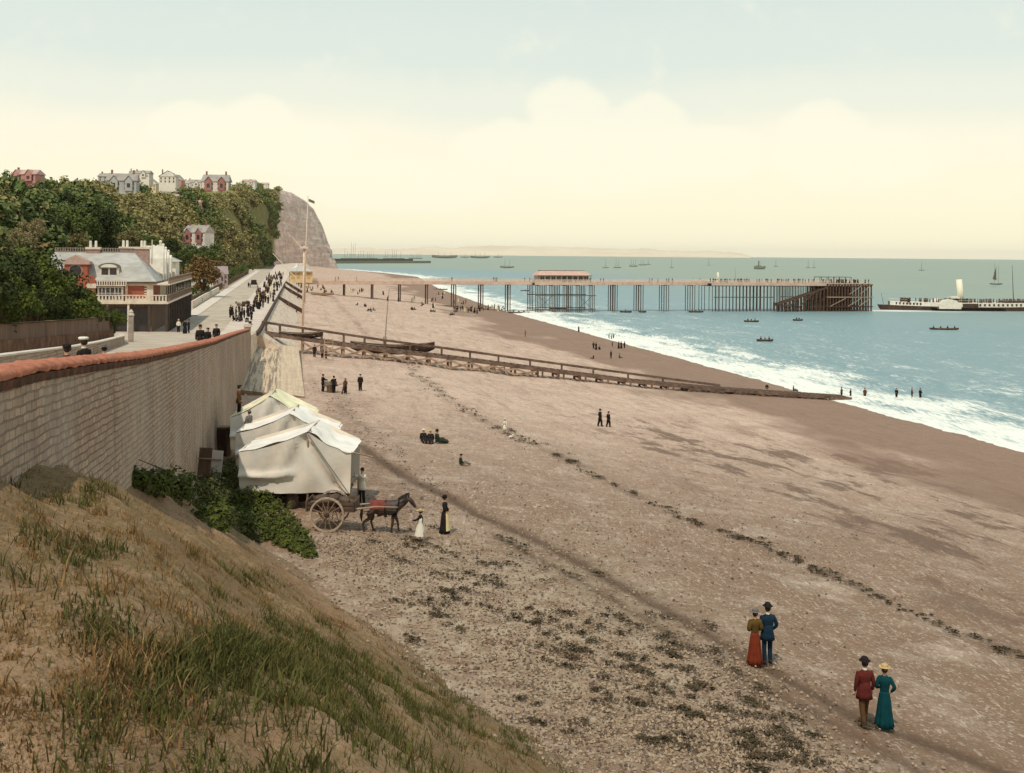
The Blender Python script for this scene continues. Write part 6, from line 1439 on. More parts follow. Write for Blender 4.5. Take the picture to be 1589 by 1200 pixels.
def ship(px, py, wpx, hpx, masts, label, sails=False, steam=False):
    c = sea(px, py); k = c.y / 1750; L_, H_ = wpx * k, hpx * k
    o = thing('sailing_ship' if not steam else 'cargo_steamer', label, 'ship', c, R(rnd.uniform(-8, 8)), 'ships at anchor offshore')
    MB().grid(hull(L_, L_ * .2, L_ * (.10 if not steam else .26), sheer=L_ * .03, stern=.5)).add([(-L_ * .48, -L_ * .07, L_ * .09), (L_ * .3, -L_ * .08, L_ * .09), (L_ * .3, L_ * .08, L_ * .09), (-L_ * .48, L_ * .07, L_ * .09)], [(0, 1, 2, 3)]).build('hull', m_ship, o)
    for j in range(masts):
        x = (j + 1) / (masts + 1) * L_ - L_ / 2; hh = H_ * (1 - .12 * (j % 2)); b = MB(); r_ = max(.12, .22 * k); b.tube([(x, 0, 0), (x, 0, hh)], [r_, r_ * .6], 5); b.build('mast', m_shipd, o)
        b = MB(); b.tube([(x, 0, H_ * .25), (x - L_ * .22, 0, H_ * .28)], r_ * .5, 4); b.build('boom', m_shipd, o)
    if sails: MB().add([(-.02 * L_, 0, H_ * .85), (-.3 * L_, 0, H_ * .25), (0, 0, H_ * .2)], [(0, 1, 2)]).build('sail', m_shipd, o)
    if steam: MB().lathe([(L_ * .04, H_), (L_ * .045, H_ * .3)], 10, (-L_ * .1, 0, 0)).build('funnel', m_shipd, o); MB().box(-L_ * .3, L_ * .1, -L_ * .06, L_ * .06, L_ * .2, L_ * .33).build('deckhouse', m_ship, o)
    return o
SH = [(787, 416, 22, 14, 2, 'two masted schooner nearest the open sea left of the pavilion'), (940, 416, 10, 13, 1, 'single masted boat first right of the pavilion'), (958, 416, 12, 15, 2, 'small ketch second right of the pavilion'), (983, 414, 14, 12, 3, 'three masted vessel in the cluster above the pier'), (997, 412, 12, 9, 2, 'vessel right of the three masted one above the pier'), (1006, 411, 8, 8, 1, 'tiny sloop at the right of the ship cluster above the pier'), (1042, 416, 7, 14, 1, 'lone sloop between the cluster and the pier head'), (1100, 412, 6, 11, 1, 'lone sloop above the left side of the pier head'),
      (1179, 418, 18, 13, 1, 'bulky grey cargo vessel above the pier head'), (1204, 414, 7, 11, 1, 'sloop right of the grey cargo vessel'), (1254, 416, 7, 12, 1, 'left sloop of the pair above the landing stage'), (1263, 416, 6, 12, 1, 'right sloop of the pair above the landing stage'), (1430, 420, 9, 14, 1, 'lone sloop between the pier end and the steamer funnel'), (1546, 442, 20, 34, 2, 'ketch with a sail beyond the steamer at the right edge'),
      (690, 401, 40, 9, 3, 'long faint vessel left in the far anchorage row'), (722, 400, 14, 6, 1, 'small faint vessel in the far anchorage row'), (745, 401, 30, 10, 3, 'long faint vessel right in the far anchorage row'), (773, 400, 14, 6, 1, 'tiny faint vessel at the right end of the far anchorage row')]
for a in SH: ship(*a[:6], sails=(a[0] == 1546), steam=(a[0] == 1179))
# harbour entrance: long mole with moored ships behind it
hm_ = thing('harbour_mole', 'long low grey harbour mole beyond the headland', 'breakwater')
b = MB(); A_, B_ = sea(500, 409), sea(660, 408.5); b.beam(A_ + Vector((0, 0, 1.5)), B_ + Vector((0, 0, 1.5)), 30, 7); b.build('stonework', m_ship, hm_)
b = MB(); b.beam(A_ + Vector((0, -6, 7)), B_ + Vector((-30, -6, 6.5)), 8, 5); b.build('shed_row', m_shipd, hm_)
for i, (px, hh) in enumerate([(535, 16), (541, 12), (548, 26), (556, 12), (562, 14), (573, 11), (580, 9), (600, 13), (612, 14), (622, 12), (640, 8), (650, 9)]): ship(px, 402, 12, hh, 1 + i % 3, 'one of the ships moored behind the harbour mole, only masts showing').update_tag()
for o in bpy.data.objects:
    if o.get('label', '').startswith('one of the ships moored'): o['group'] = 'ships moored behind the harbour mole'
# ================================================================== PIER
PA, PB_ = Vector((-72.0, 413.0)), Vector((149.0, 468.0)); PL = (PB_ - PA).length; PD = (PB_ - PA) / PL; PZ = 11.3
m_deck = mat('pier_fascia', lin(214, 182, 160), lin(190, 156, 136), scale=.6, rough=.9)
m_iron = mat('pier_iron', lin(112, 92, 76), lin(78, 62, 52), scale=1.0, rough=.8)
m_rail = mat('pier_rail', lin(224, 202, 182), lin(204, 180, 160), scale=1.0, rough=.8)
pier = thing('pier', 'long iron pleasure pier on piles reaching from the promenade out over the sea', 'pier', (PA.x, PA.y, PZ), math.atan2(PD.y, PD.x))
def along(px):
    k = ray(px, 440).x; return (k * PA.y - PA.x) / (PD.x - k * PD.y)
def gz(u, v=0):   # beach height in pier coordinates
    x = PA.x + PD.x * u - PD.y * v; y = PA.y + PD.y * u + PD.x * v; return beach(x, y) - PZ
m_pdeck = mat('pier_planks', lin(186, 164, 142), lin(150, 128, 108), scale=.8)
u1 = along(1093); u2 = along(1337); uP0, uP1 = along(823), along(917)
b = MB(); b.box(-6, u1, -3.0, 3.0, -.25, 0); b.box(u1, u2, -7.0, 7.0, -.25, 0.005); b.box(uP0, uP1, -6.5, -3.0, -.25, -.004); b.box(uP0, uP1, 3.0, 6.5, -.25, -.004); b.build('deck', m_pdeck, pier)
b = MB()
for y in (-2.4, 0, 2.4): b.box(-6, u1, y - .18, y + .18, -1.0, -.25)
b.build('girder', m_iron, pier)
for sy in (-1, 1):
    b = MB(); b.box(-6, uP0, sy * 3.05 - .05, sy * 3.05 + .05, -.95, .12); b.box(uP1, u1, sy * 3.05 - .05, sy * 3.05 + .05, -.95, .12); b.box(uP0, uP1, sy * 6.55 - .05, sy * 6.55 + .05, -.95, .12); b.box(u1, u2, sy * 7.05 - .06, sy * 7.05 + .06, -1.0, .12); b.build('fascia', m_deck, pier)
    b = MB()
    def rail_run(a, c, y):
        for z in (1.05, .6, .25): b.box(a, c, y - .035, y + .035, z, z + .11)
        n = int((c - a) / 1.5)
        for k in range(n + 1): b.box(a + (c - a) * k / n - .035, a + (c - a) * k / n + .035, y - .05, y + .05, .1, 1.12)
        m_ = int((c - a) / .5)
        for k in range(m_): b.add([(a + k * .5, y, .28), (a + k * .5 + .16, y, .28), (a + k * .5 + .48, y, 1.05), (a + k * .5 + .32, y, 1.05)], [(0, 1, 2, 3)])
    rail_run(-5, uP0, sy * 3.05); rail_run(uP0, uP1, sy * 6.55); rail_run(uP1, u1, sy * 3.05); rail_run(u1, u2 - (18 if sy < 0 else 0), sy * 7.05); b.build('railing', m_rail, pier)
b = MB(); b.box(u2 - .03, u2 + .05, -7, 7, .9, 1.1); b.build('end_rail', m_rail, pier)
def bent(px, ys, spread=0.0, rad=.19, zb=None, n=1, gap=.9):
    u = along(px); b = MB()
    for y in ys:
        for j in range(n):
            uu = u + (j - (n - 1) / 2) * gap; z = gz(uu, y); z = max(z, -PZ - 4) - .5; b.tube([(uu, y, z), (uu, y, -.9)], rad, 7)
    b.beam((u, ys[0] - .3, -1.1), (u, ys[-1] + .3, -1.1), .3, .35)
    b.build('pile_bent', m_iron, pier)
for px in (534, 577.5, 620, 662): bent(px, (-2.2, 2.2), rad=.25)
for px in (704, 746, 788): bent(px, (-2.2, 2.2), rad=.20, n=2, gap=.8)
for px in (829, 850, 871, 891, 911): bent(px, (-6, 6), rad=.15, n=4, gap=.68)
b = MB(); a, c = along(824), along(917)
for y in (-6.1, 6.1):
    for z in (-5.0, -10.2): b.beam((a, y, z), (c, y, z), .22, .3)
for aa, cc in ((829, 850), (891, 911)): b.beam((along(aa), -6.2, -10), (along(cc), -6.2, -5.2), .12); b.beam((along(aa), -6.2, -5.2), (along(cc), -6.2, -10), .12)
b.build('bracing', m_iron, pier)
for px in (951, 991, 1030.5, 1071): bent(px, (-2.4, 0, 2.4), rad=.15, n=3, gap=1.0)
for px in (1095, 1099.5, 1104): bent(px, (-6.6, 6.6), rad=.13)
for px in np.arange(1111, 1192, 5.3): bent(px, (-6.6, 0, 6.6), rad=.13, n=1)
b = MB(); b.beam((along(1097), -6.7, -5.6), (along(1190), -6.7, -5.6), .16, .3); b.build('bracing', m_iron, pier)
for px in np.arange(1197, 1270, 5.0): bent(px, (-6.6, 0, 6.6), rad=.14, n=1)
b = MB()
for z in (-5.4, -9.5): b.beam((along(1198), -6.75, z), (along(1270), -6.75, z), .2, .3)
b.build('bracing', m_iron, pier)
# timber landing stage with its inclined gangway
ls = thing('landing_stage', 'dense dark timber landing stage under the seaward end of the pier', 'landing stage', (PA.x, PA.y, PZ), math.atan2(PD.y, PD.x))
a, c = along(1268), along(1336)
m_pile = mat('landing_timber', lin(104, 76, 58), lin(66, 48, 38), scale=1.2, rough=.9)
ux = a; k = 0
while ux < c + .1:
    b = MB()
    for y in (-8.2, -4.5, 0, 4.5, 8.2): b.beam((ux, y, -14), (ux, y, -.1 - (.3 if k % 2 else 0)), .44, .44)
    b.build('pile_row', m_pile, ls); ux += 1.32; k += 1
b = MB(); b.box(a, c, -8.0, 8.0, -1.4, -1.1); b.box(a, c, -7.9, 7.9, -5.7, -5.45); b.box(a, c, -7.9, 7.9, -9.6, -9.35); b.build('platform', m_pile, ls)
for z in (-.5, -5.5, -9.4): MB().beam((a - .3, -8.55, z), (c + .3, -8.55, z), .25, .4).build('waling', m_woodl if z == -5.5 else m_dark, ls)
w = (c - a)
for (x0, z0, x1, z1) in ((.47, -4.4, .75, -.9), (.72, -4.2, .95, -.9), (.45, -9.2, .75, -5.9), (.70, -9.2, .95, -5.9), (.05, -9.2, .4, -5.9)): MB().beam((a + w * x0, -8.75, z0), (a + w * x1, -8.75, z1), .16, .28).build('diagonal_brace', m_woodl, ls)
b = MB(); g0, g1 = along(1192), along(1269); b.beam((g0, -8.0, -8.4), (g1, -8.0, -1.6), .7, .7); b.beam((g0, -5.6, -8.4), (g1, -5.6, -1.6), .5, .6); b.build('gangway', m_pile, ls)
b = MB(); b.box(g0 - .3, g0 + 9, -8.3, -5.4, -9.0, -8.6)
b.build('lower_platform', m_pile, ls)
for k in range(14):
    u = g0 + (g1 - g0) * k / 13; zt_ = -8.4 + 6.8 * k / 13 if k > 2 else -7.6; b = MB(); b.beam((u, -8.0, -14), (u, -8.0, zt_), .42); b.beam((u, -5.6, -14), (u, -5.6, zt_), .42); b.build('gangway_pile', m_pile, ls)
for x0, x1 in ((.12, .42), (.35, .7)): MB().beam((g0 + (g1 - g0) * x0, -8.4, -11), (g0 + (g1 - g0) * x1, -8.4, -8.4 + 6.8 * x1 - .3), .3, .4).build('diagonal_brace', m_pile, ls)
# pavilion
pv = thing('pier_pavilion', 'long low pier pavilion with pinkish hipped roof on its own pile platform', 'pavilion', (PA.x, PA.y, PZ), math.atan2(PD.y, PD.x))
a, c = along(833), along(909); zr = 4.4
b = MB(); b.box(a, c, -3.9, 3.9, .01, 2.7); b.build('wall', mat('pavilion_wall', lin(214, 196, 172), lin(190, 168, 146)), pv)
m_proof = mat('pavilion_roof', lin(206, 172, 152), lin(184, 150, 132), scale=1, rough=.8)
b = MB(); e = 1.0; b.add([(a - e, -4.8, 2.6), (c + e, -4.8, 2.6), (c + e, 4.8, 2.6), (a - e, 4.8, 2.6), (a + 1.0, -1.6, zr), (c - 1.0, -1.6, zr), (c - 1.0, 1.6, zr), (a + 1.0, 1.6, zr)], [(0, 1, 5, 4), (1, 2, 6, 5), (2, 3, 7, 6), (3, 0, 4, 7), (4, 5, 6, 7)])
b.add([(a - e, -4.8, 2.6), (c + e, -4.8, 2.6), (c + e, 4.8, 2.6), (a - e, 4.8, 2.6)], [(3, 2, 1, 0)]); b.build('roof', m_proof, pv); MB().box(a + .8, c - .8, -1.7, 1.7, zr, zr + .12).build('roof_ridge', mat('dark_ridge', lin(96, 72, 62)), pv)
b = MB(); b.box(a - e, c + e, -4.95, -4.8, 2.45, 2.7); b.build('gutter', m_iron, pv)
m_glass = mat('dark_window', lin(70, 62, 58), lin(46, 42, 42), rough=.3, spec=.5)
for k in range(9):
    x = a + (c - a) * (k + .5) / 9; b = MB()
    if k in (4, 5): b.box(x - .8, x + .8, -3.98, -3.9, .1, 2.3); b.build('door', m_glass, pv)
    else: w0 = MB().box(x - .75, x + .75, -3.97, -3.9, .9, 2.2).build('window', m_glass, pv); MB().box(x - .04, x + .04, -4.02, -3.97, .9, 2.2).build('mullion', m_white, w0)
for k in range(11):
    x = a - .6 + (c - a + 1.2) * k / 10; MB().box(x - .08, x + .08, -4.7, -4.54, .01, 2.6).build('post', m_iron, pv)
# shelters on the pier head
for px, w_, lb in ((1279, 26, 'left flat roofed shelter frame on the pier head'), (1307, 22, 'right flat roofed shelter frame on the pier head')):
    u = along(px); wm = w_ * .26; sh = thing('pier_shelter', lb, 'shelter', (PA.x + PD.x * u, PA.y + PD.y * u, PZ), math.atan2(PD.y, PD.x), 'shelters on the pier head')
    MB().box(-wm / 2, wm / 2, -2.4, 2.4, 2.35, 2.55).build('roof', m_iron, sh)
    for x in (-wm / 2 + .15, 0, wm / 2 - .15):
        for y in (-2.2, 2.2): MB().box(x - .09, x + .09, y - .09, y + .09, 0, 2.35).build('post', m_iron, sh)
# kiosk at the pier gate
kq = Vector((PA.x - PD.x * 3.0, PA.y - PD.y * 3.0, PZ)); kw = 34 * kq.y / 1750
ki = thing('pier_kiosk', 'square cream toll kiosk with flared grey roof at the landward end of the pier', 'kiosk', (kq.x - 1.7, kq.y - 3, 10.9), math.atan2(PD.y, PD.x))
MB().box(-kw / 2, kw / 2, -3, 3, 0, 4.1).build('wall', mat('kiosk_wall', lin(226, 196, 148), lin(206, 172, 126), scale=1), ki)
q = kw / 2; MB().add([(-q - .8, -3.8, 4.1), (q + .8, -3.8, 4.1), (q + .8, 3.8, 4.1), (-q - .8, 3.8, 4.1), (-q * .55, -1.8, 5.2), (q * .55, -1.8, 5.2), (q * .55, 1.8, 5.2), (-q * .55, 1.8, 5.2), (-.6, -.4, 6.1), (.6, -.4, 6.1), (.6, .4, 6.1), (-.6, .4, 6.1)], [(3, 2, 1, 0), (0, 1, 5, 4), (1, 2, 6, 5), (2, 3, 7, 6), (3, 0, 4, 7), (4, 5, 9, 8), (5, 6, 10, 9), (6, 7, 11, 10), (7, 4, 8, 11), (8, 9, 10, 11)]).build('roof', mat('kiosk_roof', lin(196, 190, 178), lin(170, 162, 150)), ki)
for k in range(4): w0 = MB().box(-q + .6 + k * (kw - .6) / 4, -q + .6 + k * (kw - .6) / 4 + 1.1, -3.06, -3.0, 1.4, 3.3).build('window', mat('tan_panel', lin(204, 168, 118)), ki); MB().box(-q + .5 + k * (kw - .6) / 4, -q + .6 + k * (kw - .6) / 4 + 1.25, -3.09, -3.0, 3.3, 3.42).build('window_head', m_wood, w0)
k2 = thing('promenade_tent', 'small white pointed tent roof just left behind the toll kiosk', 'tent', (kq.x - 4.6, kq.y + 4, 11.1)); MB().lathe([(.05, 6.6), (.7, 5.6), (1.9, 4.3), (1.9, 4.1)], 8).build('canopy', m_white, k2); MB().box(-1.6, 1.6, -1.4, 1.4, 0, 4.15).build('wall', m_canvas_g, k2)
# people on the pier
for px, n in ((520, 2), (560, 1), (700, 1), (771, 5), (818, 2), (915, 2), (938, 2), (1014, 3), (1041, 3), (1108, 5), (1120, 4), (1135, 4), (1150, 6), (1160, 5), (1175, 4), (1192, 5), (1202, 5), (1215, 6), (1230, 6), (1245, 6), (1262, 5), (1278, 5), (1300, 5), (1312, 6), (1322, 5), (1332, 5)):
    for _ in range(n):
        u = along(px + rnd.uniform(-6, 6)); y = rnd.uniform(-2.4, 2.4) if px < 1100 else rnd.uniform(-6.2, 5)
        crowd(rnd.choice(['md', 'wd', 'mb', 'wd', 'wb']), (PA.x + PD.x * u - PD.y * y, PA.y + PD.y * u + PD.x * y, PZ + .01), 'one of|on the pier deck', 'people on the pier')

# ================================================================== PADDLE STEAMERS
m_hull = mat('steamer_hull', lin(86, 62, 50), lin(62, 46, 38), scale=.5, rough=.6)
def steamer(label, loc, rz, sc=1.0, folk=True):
    L_ = 74.0; s = thing('paddle_steamer', label, 'steamer', loc, rz, 'paddle steamers', sc=sc)
    def hw(t): return 4.3 * (1 - abs(2 * t - 1) ** 3.2) + .12
    n = 40; rows = []; up = []
    for i in range(n + 1):
        t = i / n; rk = 1.6 * (1 - t) - .0; x = (t - .5) * L_; w_ = hw(t); st_ = 1 if .06 < t < .94 else .4
        sheer = 1.1 * (2 * t - 1) ** 2
        rows.append([(x + (1.8 * (1 - t * 12) if t < .08 else 0), -w_ * .55 * st_, -1.2), (x, -w_ * .94, .3), (x - (1.2 if t < .05 else 0), -w_, 1.7 + sheer * .6), (x - (1.2 if t < .05 else 0), w_, 1.7 + sheer * .6), (x, w_ * .94, .3), (x, w_ * .55, -1.2)])
        if .04 <= t <= .97: up.append([(x, -w_ * .98, 1.72 + sheer * .6), (x, -w_ * .96, 3.5 + sheer * .35), (x, w_ * .96, 3.5 + sheer * .35), (x, w_ * .98, 1.72 + sheer * .6)])
    MB().grid(rows).build('hull', m_hull, s)
    MB().grid([[r_[2], r_[3]] for r_ in rows]).build('main_deck', m_wood, s)
    MB().grid(up).build('upper_works', m_white, s)
    for i in list(range(0, 8)) + list(range(16, 30)):
        x = -31 + i * 1.35 if i < 8 else 3.0 + (i - 16) * 1.9
        if x > 30: continue
        t = x / L_ + .5; w_ = hw(t) * .975; sh = 1.1 * (2 * t - 1) ** 2 * .5
        for sy in (-1,): MB().box(x, x + .75, sy * w_ - .12, sy * w_ + .12, 2.2 + sh, 3.1 + sh).build('window', m_glass, s)
    # paddle box
    b = MB(); pts = [(4.6 * math.cos(a), 0, 4.0 * math.sin(a) ** .85 if a not in (0, math.pi) else 0) for a in np.linspace(0, math.pi, 15)]
    b.prism([(p[0] - 10, -6.9, 1.0 + p[2] * 1.0) for p in pts], (0, 0, 0), (0, 2.9, 0)); b.build('paddle_box', m_white, s)
    b = MB(); b.prism([(p[0] - 10, 4.0, 1.0 + p[2]) for p in pts], (0, 0, 0), (0, 2.9, 0)); b.build('paddle_box', m_white, s)
    b = MB(); b.box(-17.0, 13.5, -6.6, -4.0, 1.5, 1.75); b.box(-17, 13.5, 4.0, 6.6, 1.5, 1.75); b.build('sponson', m_hull, s)
    MB().box(-12, -4.6, -6.0, -4.2, 1.75, 3.3).build('side_house', m_white, s); MB().box(-4.5, 2.2, -5.4, -4.35, 1.76, 3.2).build('dark_alleyway', m_hull, s)
    MB().tube([(-3.0, 0, 3.3), (-4.0, 0, 13.2)], [1.35, 1.2], 16).build('funnel', mat('funnel_cream', lin(240, 232, 206), lin(226, 214, 184)), s, smooth=True)
    MB().box(-8.0, -4.4, -2.4, 2.4, 5.2, 6.0).build('bridge', m_white, s); MB().box(-7.7, -4.7, -2, 2, 3.5, 5.2).build('bridge_house', m_dark, s)
    for x, h_ in ((19, 17), (-35.5, 7)): MB().tube([(x, 0, 2.5), (x - (.8 if x > 0 else 1.0), 0, 2.5 + h_ if x > 0 else h_)], [.22 if x > 0 else .08, .07], 6).build('mast', m_iron, s)
    b = MB()
    for sy in (-1, 1): b.grid([[(r_[0 if sy < 0 else 3][0], sy * hw(r_[0][0] / L_ + .5) * .97, r_[1][2] + dz) for dz in (.95, 1.03)] for r_ in up])
    b.build('deck_rail', m_white, s)
    MB().box(-28, -26, -2, 2, 3.5, 5.2).build('deck_house', m_dark, s); MB().box(14, 30, -2.0, 2.0, 3.5, 4.6).build('deck_house', m_dark, s)
    return s
sp_ = sea(1503, 483.5); S1 = steamer('large white and brown paddle steamer with tall cream funnel leaving right of the pier end', Vector((sp_.x + 3.7, 470 + 6, -.2)), R(-1.2))
s2p = sea(1128, 439); S2 = steamer('distant paddle steamer behind the pier showing a cream funnel', Vector((s2p.x - 5, s2p.y, -.3)), R(8), .66)
for i in range(16): crowd(rnd.choice(['md', 'wd', 'mb']), (S1.location.x + rnd.uniform(-29, 29), S1.location.y - rnd.uniform(3.0, 3.6), 3.55), 'one of|along the near rail of the steamer', 'passengers along the rail of the steamer')
vv = []; g = np.random.default_rng(8); cpv = np.array([v.co[:] for v in CP['wd'].data.vertices]); cpf = [tuple(p.vertices) for p in CP['wd'].data.polygons]; cpm = [p.material_index for p in CP['wd'].data.polygons]
mbc = MB()
for i in range(150):
    x, y = g.uniform(-30, 34), g.uniform(-3.4, 3.2); z = 3.5 + 1.1 * (2 * (x / 74 + .5) - 1) ** 2 * .35; o_ = len(mbc.v); a = g.uniform(0, 6); c_, s_ = math.cos(a), math.sin(a)
    mbc.v += [(v[0] * c_ - v[1] * s_ + x, v[0] * s_ + v[1] * c_ + y, v[2] + z - .2) for v in cpv]; mbc.f += [tuple(q + o_ for q in f) for f in cpf]; mbc.m += cpm
pc = mbc.build('passenger_crowd', [m_skin, C_['black'], C_['brown'], C_['black']], fixn=False); pc.location = S1.location; pc.rotation_euler = S1.rotation_euler; tag(pc, 'packed crowd of passengers covering the whole deck of the steamer', 'crowd', kind='stuff')
print('CROWD', ncrowd)

# ================================================================== VERANDAH VILLA
VC = on_road(241, 518); VC = Vector((VC.x, 149.0, 11.1)); VC.x = ray(259, 480).x * 149
m_brick = NB('red_brick'); bt = m_brick.ns.new('ShaderNodeTexBrick'); bt.inputs['Scale'].default_value = 4; m_brick.L.new(m_brick.co, bt.inputs['Vector'])
mm = m_brick.ns.new('ShaderNodeMapping'); mm.inputs['Rotation'].default_value = (R(90), 0, 0); m_brick.L.new(m_brick.co, mm.inputs[0]); m_brick.L.new(mm.outputs[0], bt.inputs['Vector'])
bt.inputs['Color1'].default_value = lin(178, 88, 60); bt.inputs['Color2'].default_value = lin(150, 68, 48); bt.inputs['Mortar'].default_value = lin(170, 120, 96); bt.inputs['Mortar Size'].default_value = .02
m_brick.L.new(m_brick.mix(m_brick.ran(m_brick.noise(1.2), .4, .7, 0, .4), bt.outputs[0], lin(138, 76, 56)), m_brick.p.inputs['Base Color']); m_brick.p.inputs['Roughness'].default_value = .9; m_brick = m_brick.m
m_slate = mat('grey_slate', lin(186, 180, 168), lin(160, 154, 144), scale=.6, rough=.75, bump=.5, bscale=7, stretch=(1, 1, 3))
m_stone = mat('dressed_stone', lin(226, 210, 188), lin(204, 186, 164), scale=1, rough=.85)
m_shade = mat('dark_joinery', lin(84, 70, 60), lin(62, 52, 46), scale=1, rough=.8)
v = thing('verandah_villa', 'red brick and slate villa with two storey verandah and white balustrades beside the road', 'villa', VC, COAST)
BW = -2.0; LEN = 38.0; XL = -15.6
def vb(name, m, *boxes, parent=None):
    b = MB()
    for q in boxes: b.box(*q)
    return b.build(name, m, parent or v)
vb('ground_floor_wall', mat('ground_floor_boards', lin(124, 100, 84), lin(92, 74, 62), scale=1.5, stretch=(3, 3, .2)), (XL, BW - .1, 1.6, LEN, -.5, 4.0))
vb('wall', m_brick, (XL, BW, 1.7, 10.5, 4.15, 6.6))
vb('rear_wing_wall', mat('cream_render', lin(232, 216, 190), lin(212, 194, 168)), (XL + 2, BW - .3, 10.5, LEN, 4.15, 7.6))
vb('balcony_floor', m_stone, (XL + 3, 0.15, -.1, 1.6, 3.85, 4.13), (BW - .2, .15, 1.6, LEN, 3.86, 4.12))
vb('string_course', m_stone, (-5.5, BW + .05, 1.62, 1.70, 6.2, 6.5), (-5.5, -5.2, 1.60, 1.70, 4.2, 6.2), (BW - .75, BW + .06, 1.61, 1.70, 4.2, 6.21), (-5.2, BW - .8, 1.55, 1.70, 4.15, 4.5))
for k in range(6): vb('quoin', m_stone, (BW - 1.05, BW - .70, 1.60, 1.69, 4.4 + k * .34, 4.56 + k * .34))
# bay with tall window
bx = -7.3
vb('bay', m_stone, (bx - 1.6, bx + 1.6, 1.0, 1.75, 4.14, 6.1))
for dx in (-1.02, 0, 1.02):
    w0 = vb('window', m_glass, (bx + dx - .36 * (1.4 if dx == 0 else 1), bx + dx + .36 * (1.4 if dx == 0 else 1), .93, 1.01, 4.5, 5.95))
    vb('glazing_bar', m_white, (bx + dx - .03, bx + dx + .03, .90, .93, 4.5, 5.95), (bx + dx - .5, bx + dx + .5, .895, .925, 5.2, 5.26), parent=w0)
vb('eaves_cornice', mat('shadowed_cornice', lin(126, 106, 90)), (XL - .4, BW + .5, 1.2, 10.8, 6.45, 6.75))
vb('bay_balustrade', m_stone, (bx - 2.0, bx + 2.0, .7, 1.0, 6.2, 6.32), (bx - 2.0, bx + 2.0, .72, .84, 6.95, 7.05), *[(bx - 1.95 + k * .3, bx - 1.83 + k * .3, .74, .84, 6.32, 6.95) for k in range(14)])
# hipped mansard roof, ridge along x
ex0, ex1, ey0, ey1, ez = XL - .5, BW + .5, 1.1, 11.0, 6.76
rz0 = 10.6
b = MB(); ix0, ix1, iy0, iy1 = ex0 + 1, ex1 - 3.4, ey0 + 4.6, ey1 - 4.6
mx0, mx1, my0, my1, mz = ex0 + .4, ex1 - 1.9, ey0 + 2.0, ey1 - 2.0, 9.1
b.add([(ex0, ey0, ez), (ex1, ey0, ez), (ex1, ey1, ez), (ex0, ey1, ez), (mx0, my0, mz), (mx1, my0, mz), (mx1, my1, mz), (mx0, my1, mz), (ix0, iy0, rz0), (ix1, iy0, rz0), (ix1, iy1, rz0), (ix0, iy1, rz0)],
      [(0, 1, 5, 4), (1, 2, 6, 5), (2, 3, 7, 6), (3, 0, 4, 7), (4, 5, 9, 8), (5, 6, 10, 9), (6, 7, 11, 10), (7, 4, 8, 11), (8, 9, 10, 11)]); b.build('roof', m_slate, v)
vb('ridge_cresting', mat('cresting_iron', lin(150, 132, 120)), (ix0, ix1, iy0 - .06, iy0 + .02, rz0, rz0 + .12), (ix0, ix1, iy0 - .06, iy0 + .02, rz0 + .5, rz0 + .58), *[(ix0 + k * .32, ix0 + k * .32 + .12, iy0 - .05, iy0 + .01, rz0 + .1, rz0 + .62) for k in range(int((ix1 - ix0) / .32))])
# dormer
d0 = vb('dormer', m_stone, (bx - .3 - 1.25, bx - .3 + 1.25, 1.9, 4.0, 7.2, 8.6))
b = MB(); ar_ = [(bx - .3 + 1.4 * math.cos(a), 1.75, 8.6 + .62 * math.sin(a)) for a in np.linspace(0, math.pi, 12)]; b.prism(ar_, (0, 0, 0), (0, 3.2, 0)); b.build('dormer_roof', mat('lead', lin(120, 104, 92)), d0)
b = MB(); b.prism([(bx - .3 + 1.05 * math.cos(a), 1.70, 8.62 + .44 * math.sin(a)) for a in np.linspace(0, math.pi, 12)], (0, 0, 0), (0, .06, 0)); b.build('fanlight', m_white, d0)
for dx in (-.52, .52): vb('dormer_window', m_glass, (bx - .3 + dx - .42, bx - .3 + dx + .42, 1.84, 1.90, 7.4, 8.5), parent=d0)
# shaped gable at the left
gx = -11.6
b = MB(); b.prism([(gx - 2.4, 0, 4.1), (gx + 2.5, 0, 4.1), (gx + 2.5, 0, 6.9), (gx + 2.2, 0, 7.4), (gx + 1.5, 0, 7.7), (gx + 1.35, 0, 9.0), (gx - 1.35, 0, 9.0), (gx - 1.5, 0, 7.7), (gx - 2.2, 0, 7.4), (gx - 2.4, 0, 6.9)], (0, .7, 0), (0, 3.0, 0)); gb = b.build('gable', m_brick, v)
b = MB(); b.prism([(gx - 1.8, 0, 9.35), (gx + 1.8, 0, 9.35), (gx, 0, 10.25)], (0, .5, 0), (0, 3.0, 0)); b.box(gx - 1.75, gx + 1.75, .5, 3.0, 9.0, 9.35); b.build('pediment', mat('pinkish_stone', lin(196, 162, 146)), gb)
b = MB(); b.M = Matrix.Translation((gx, .66, 8.15)) @ Matrix.Rotation(R(90), 4, 'X'); b.lathe([(.85, .06), (.85, -.03), (.62, -.03), (.62, .06)], 20, cap=False); b.build('round_window_surround', m_white, gb)
b = MB(); b.M = Matrix.Translation((gx, .66, 8.15)) @ Matrix.Rotation(R(90), 4, 'X'); b.lathe([(.78, .02), (.78, -.02)], 20); b.build('round_window', m_glass, gb)
vb('gable_band', m_stone, (gx + 1.4, gx + 2.6, .62, .71, 5.9, 6.5), parent=gb)
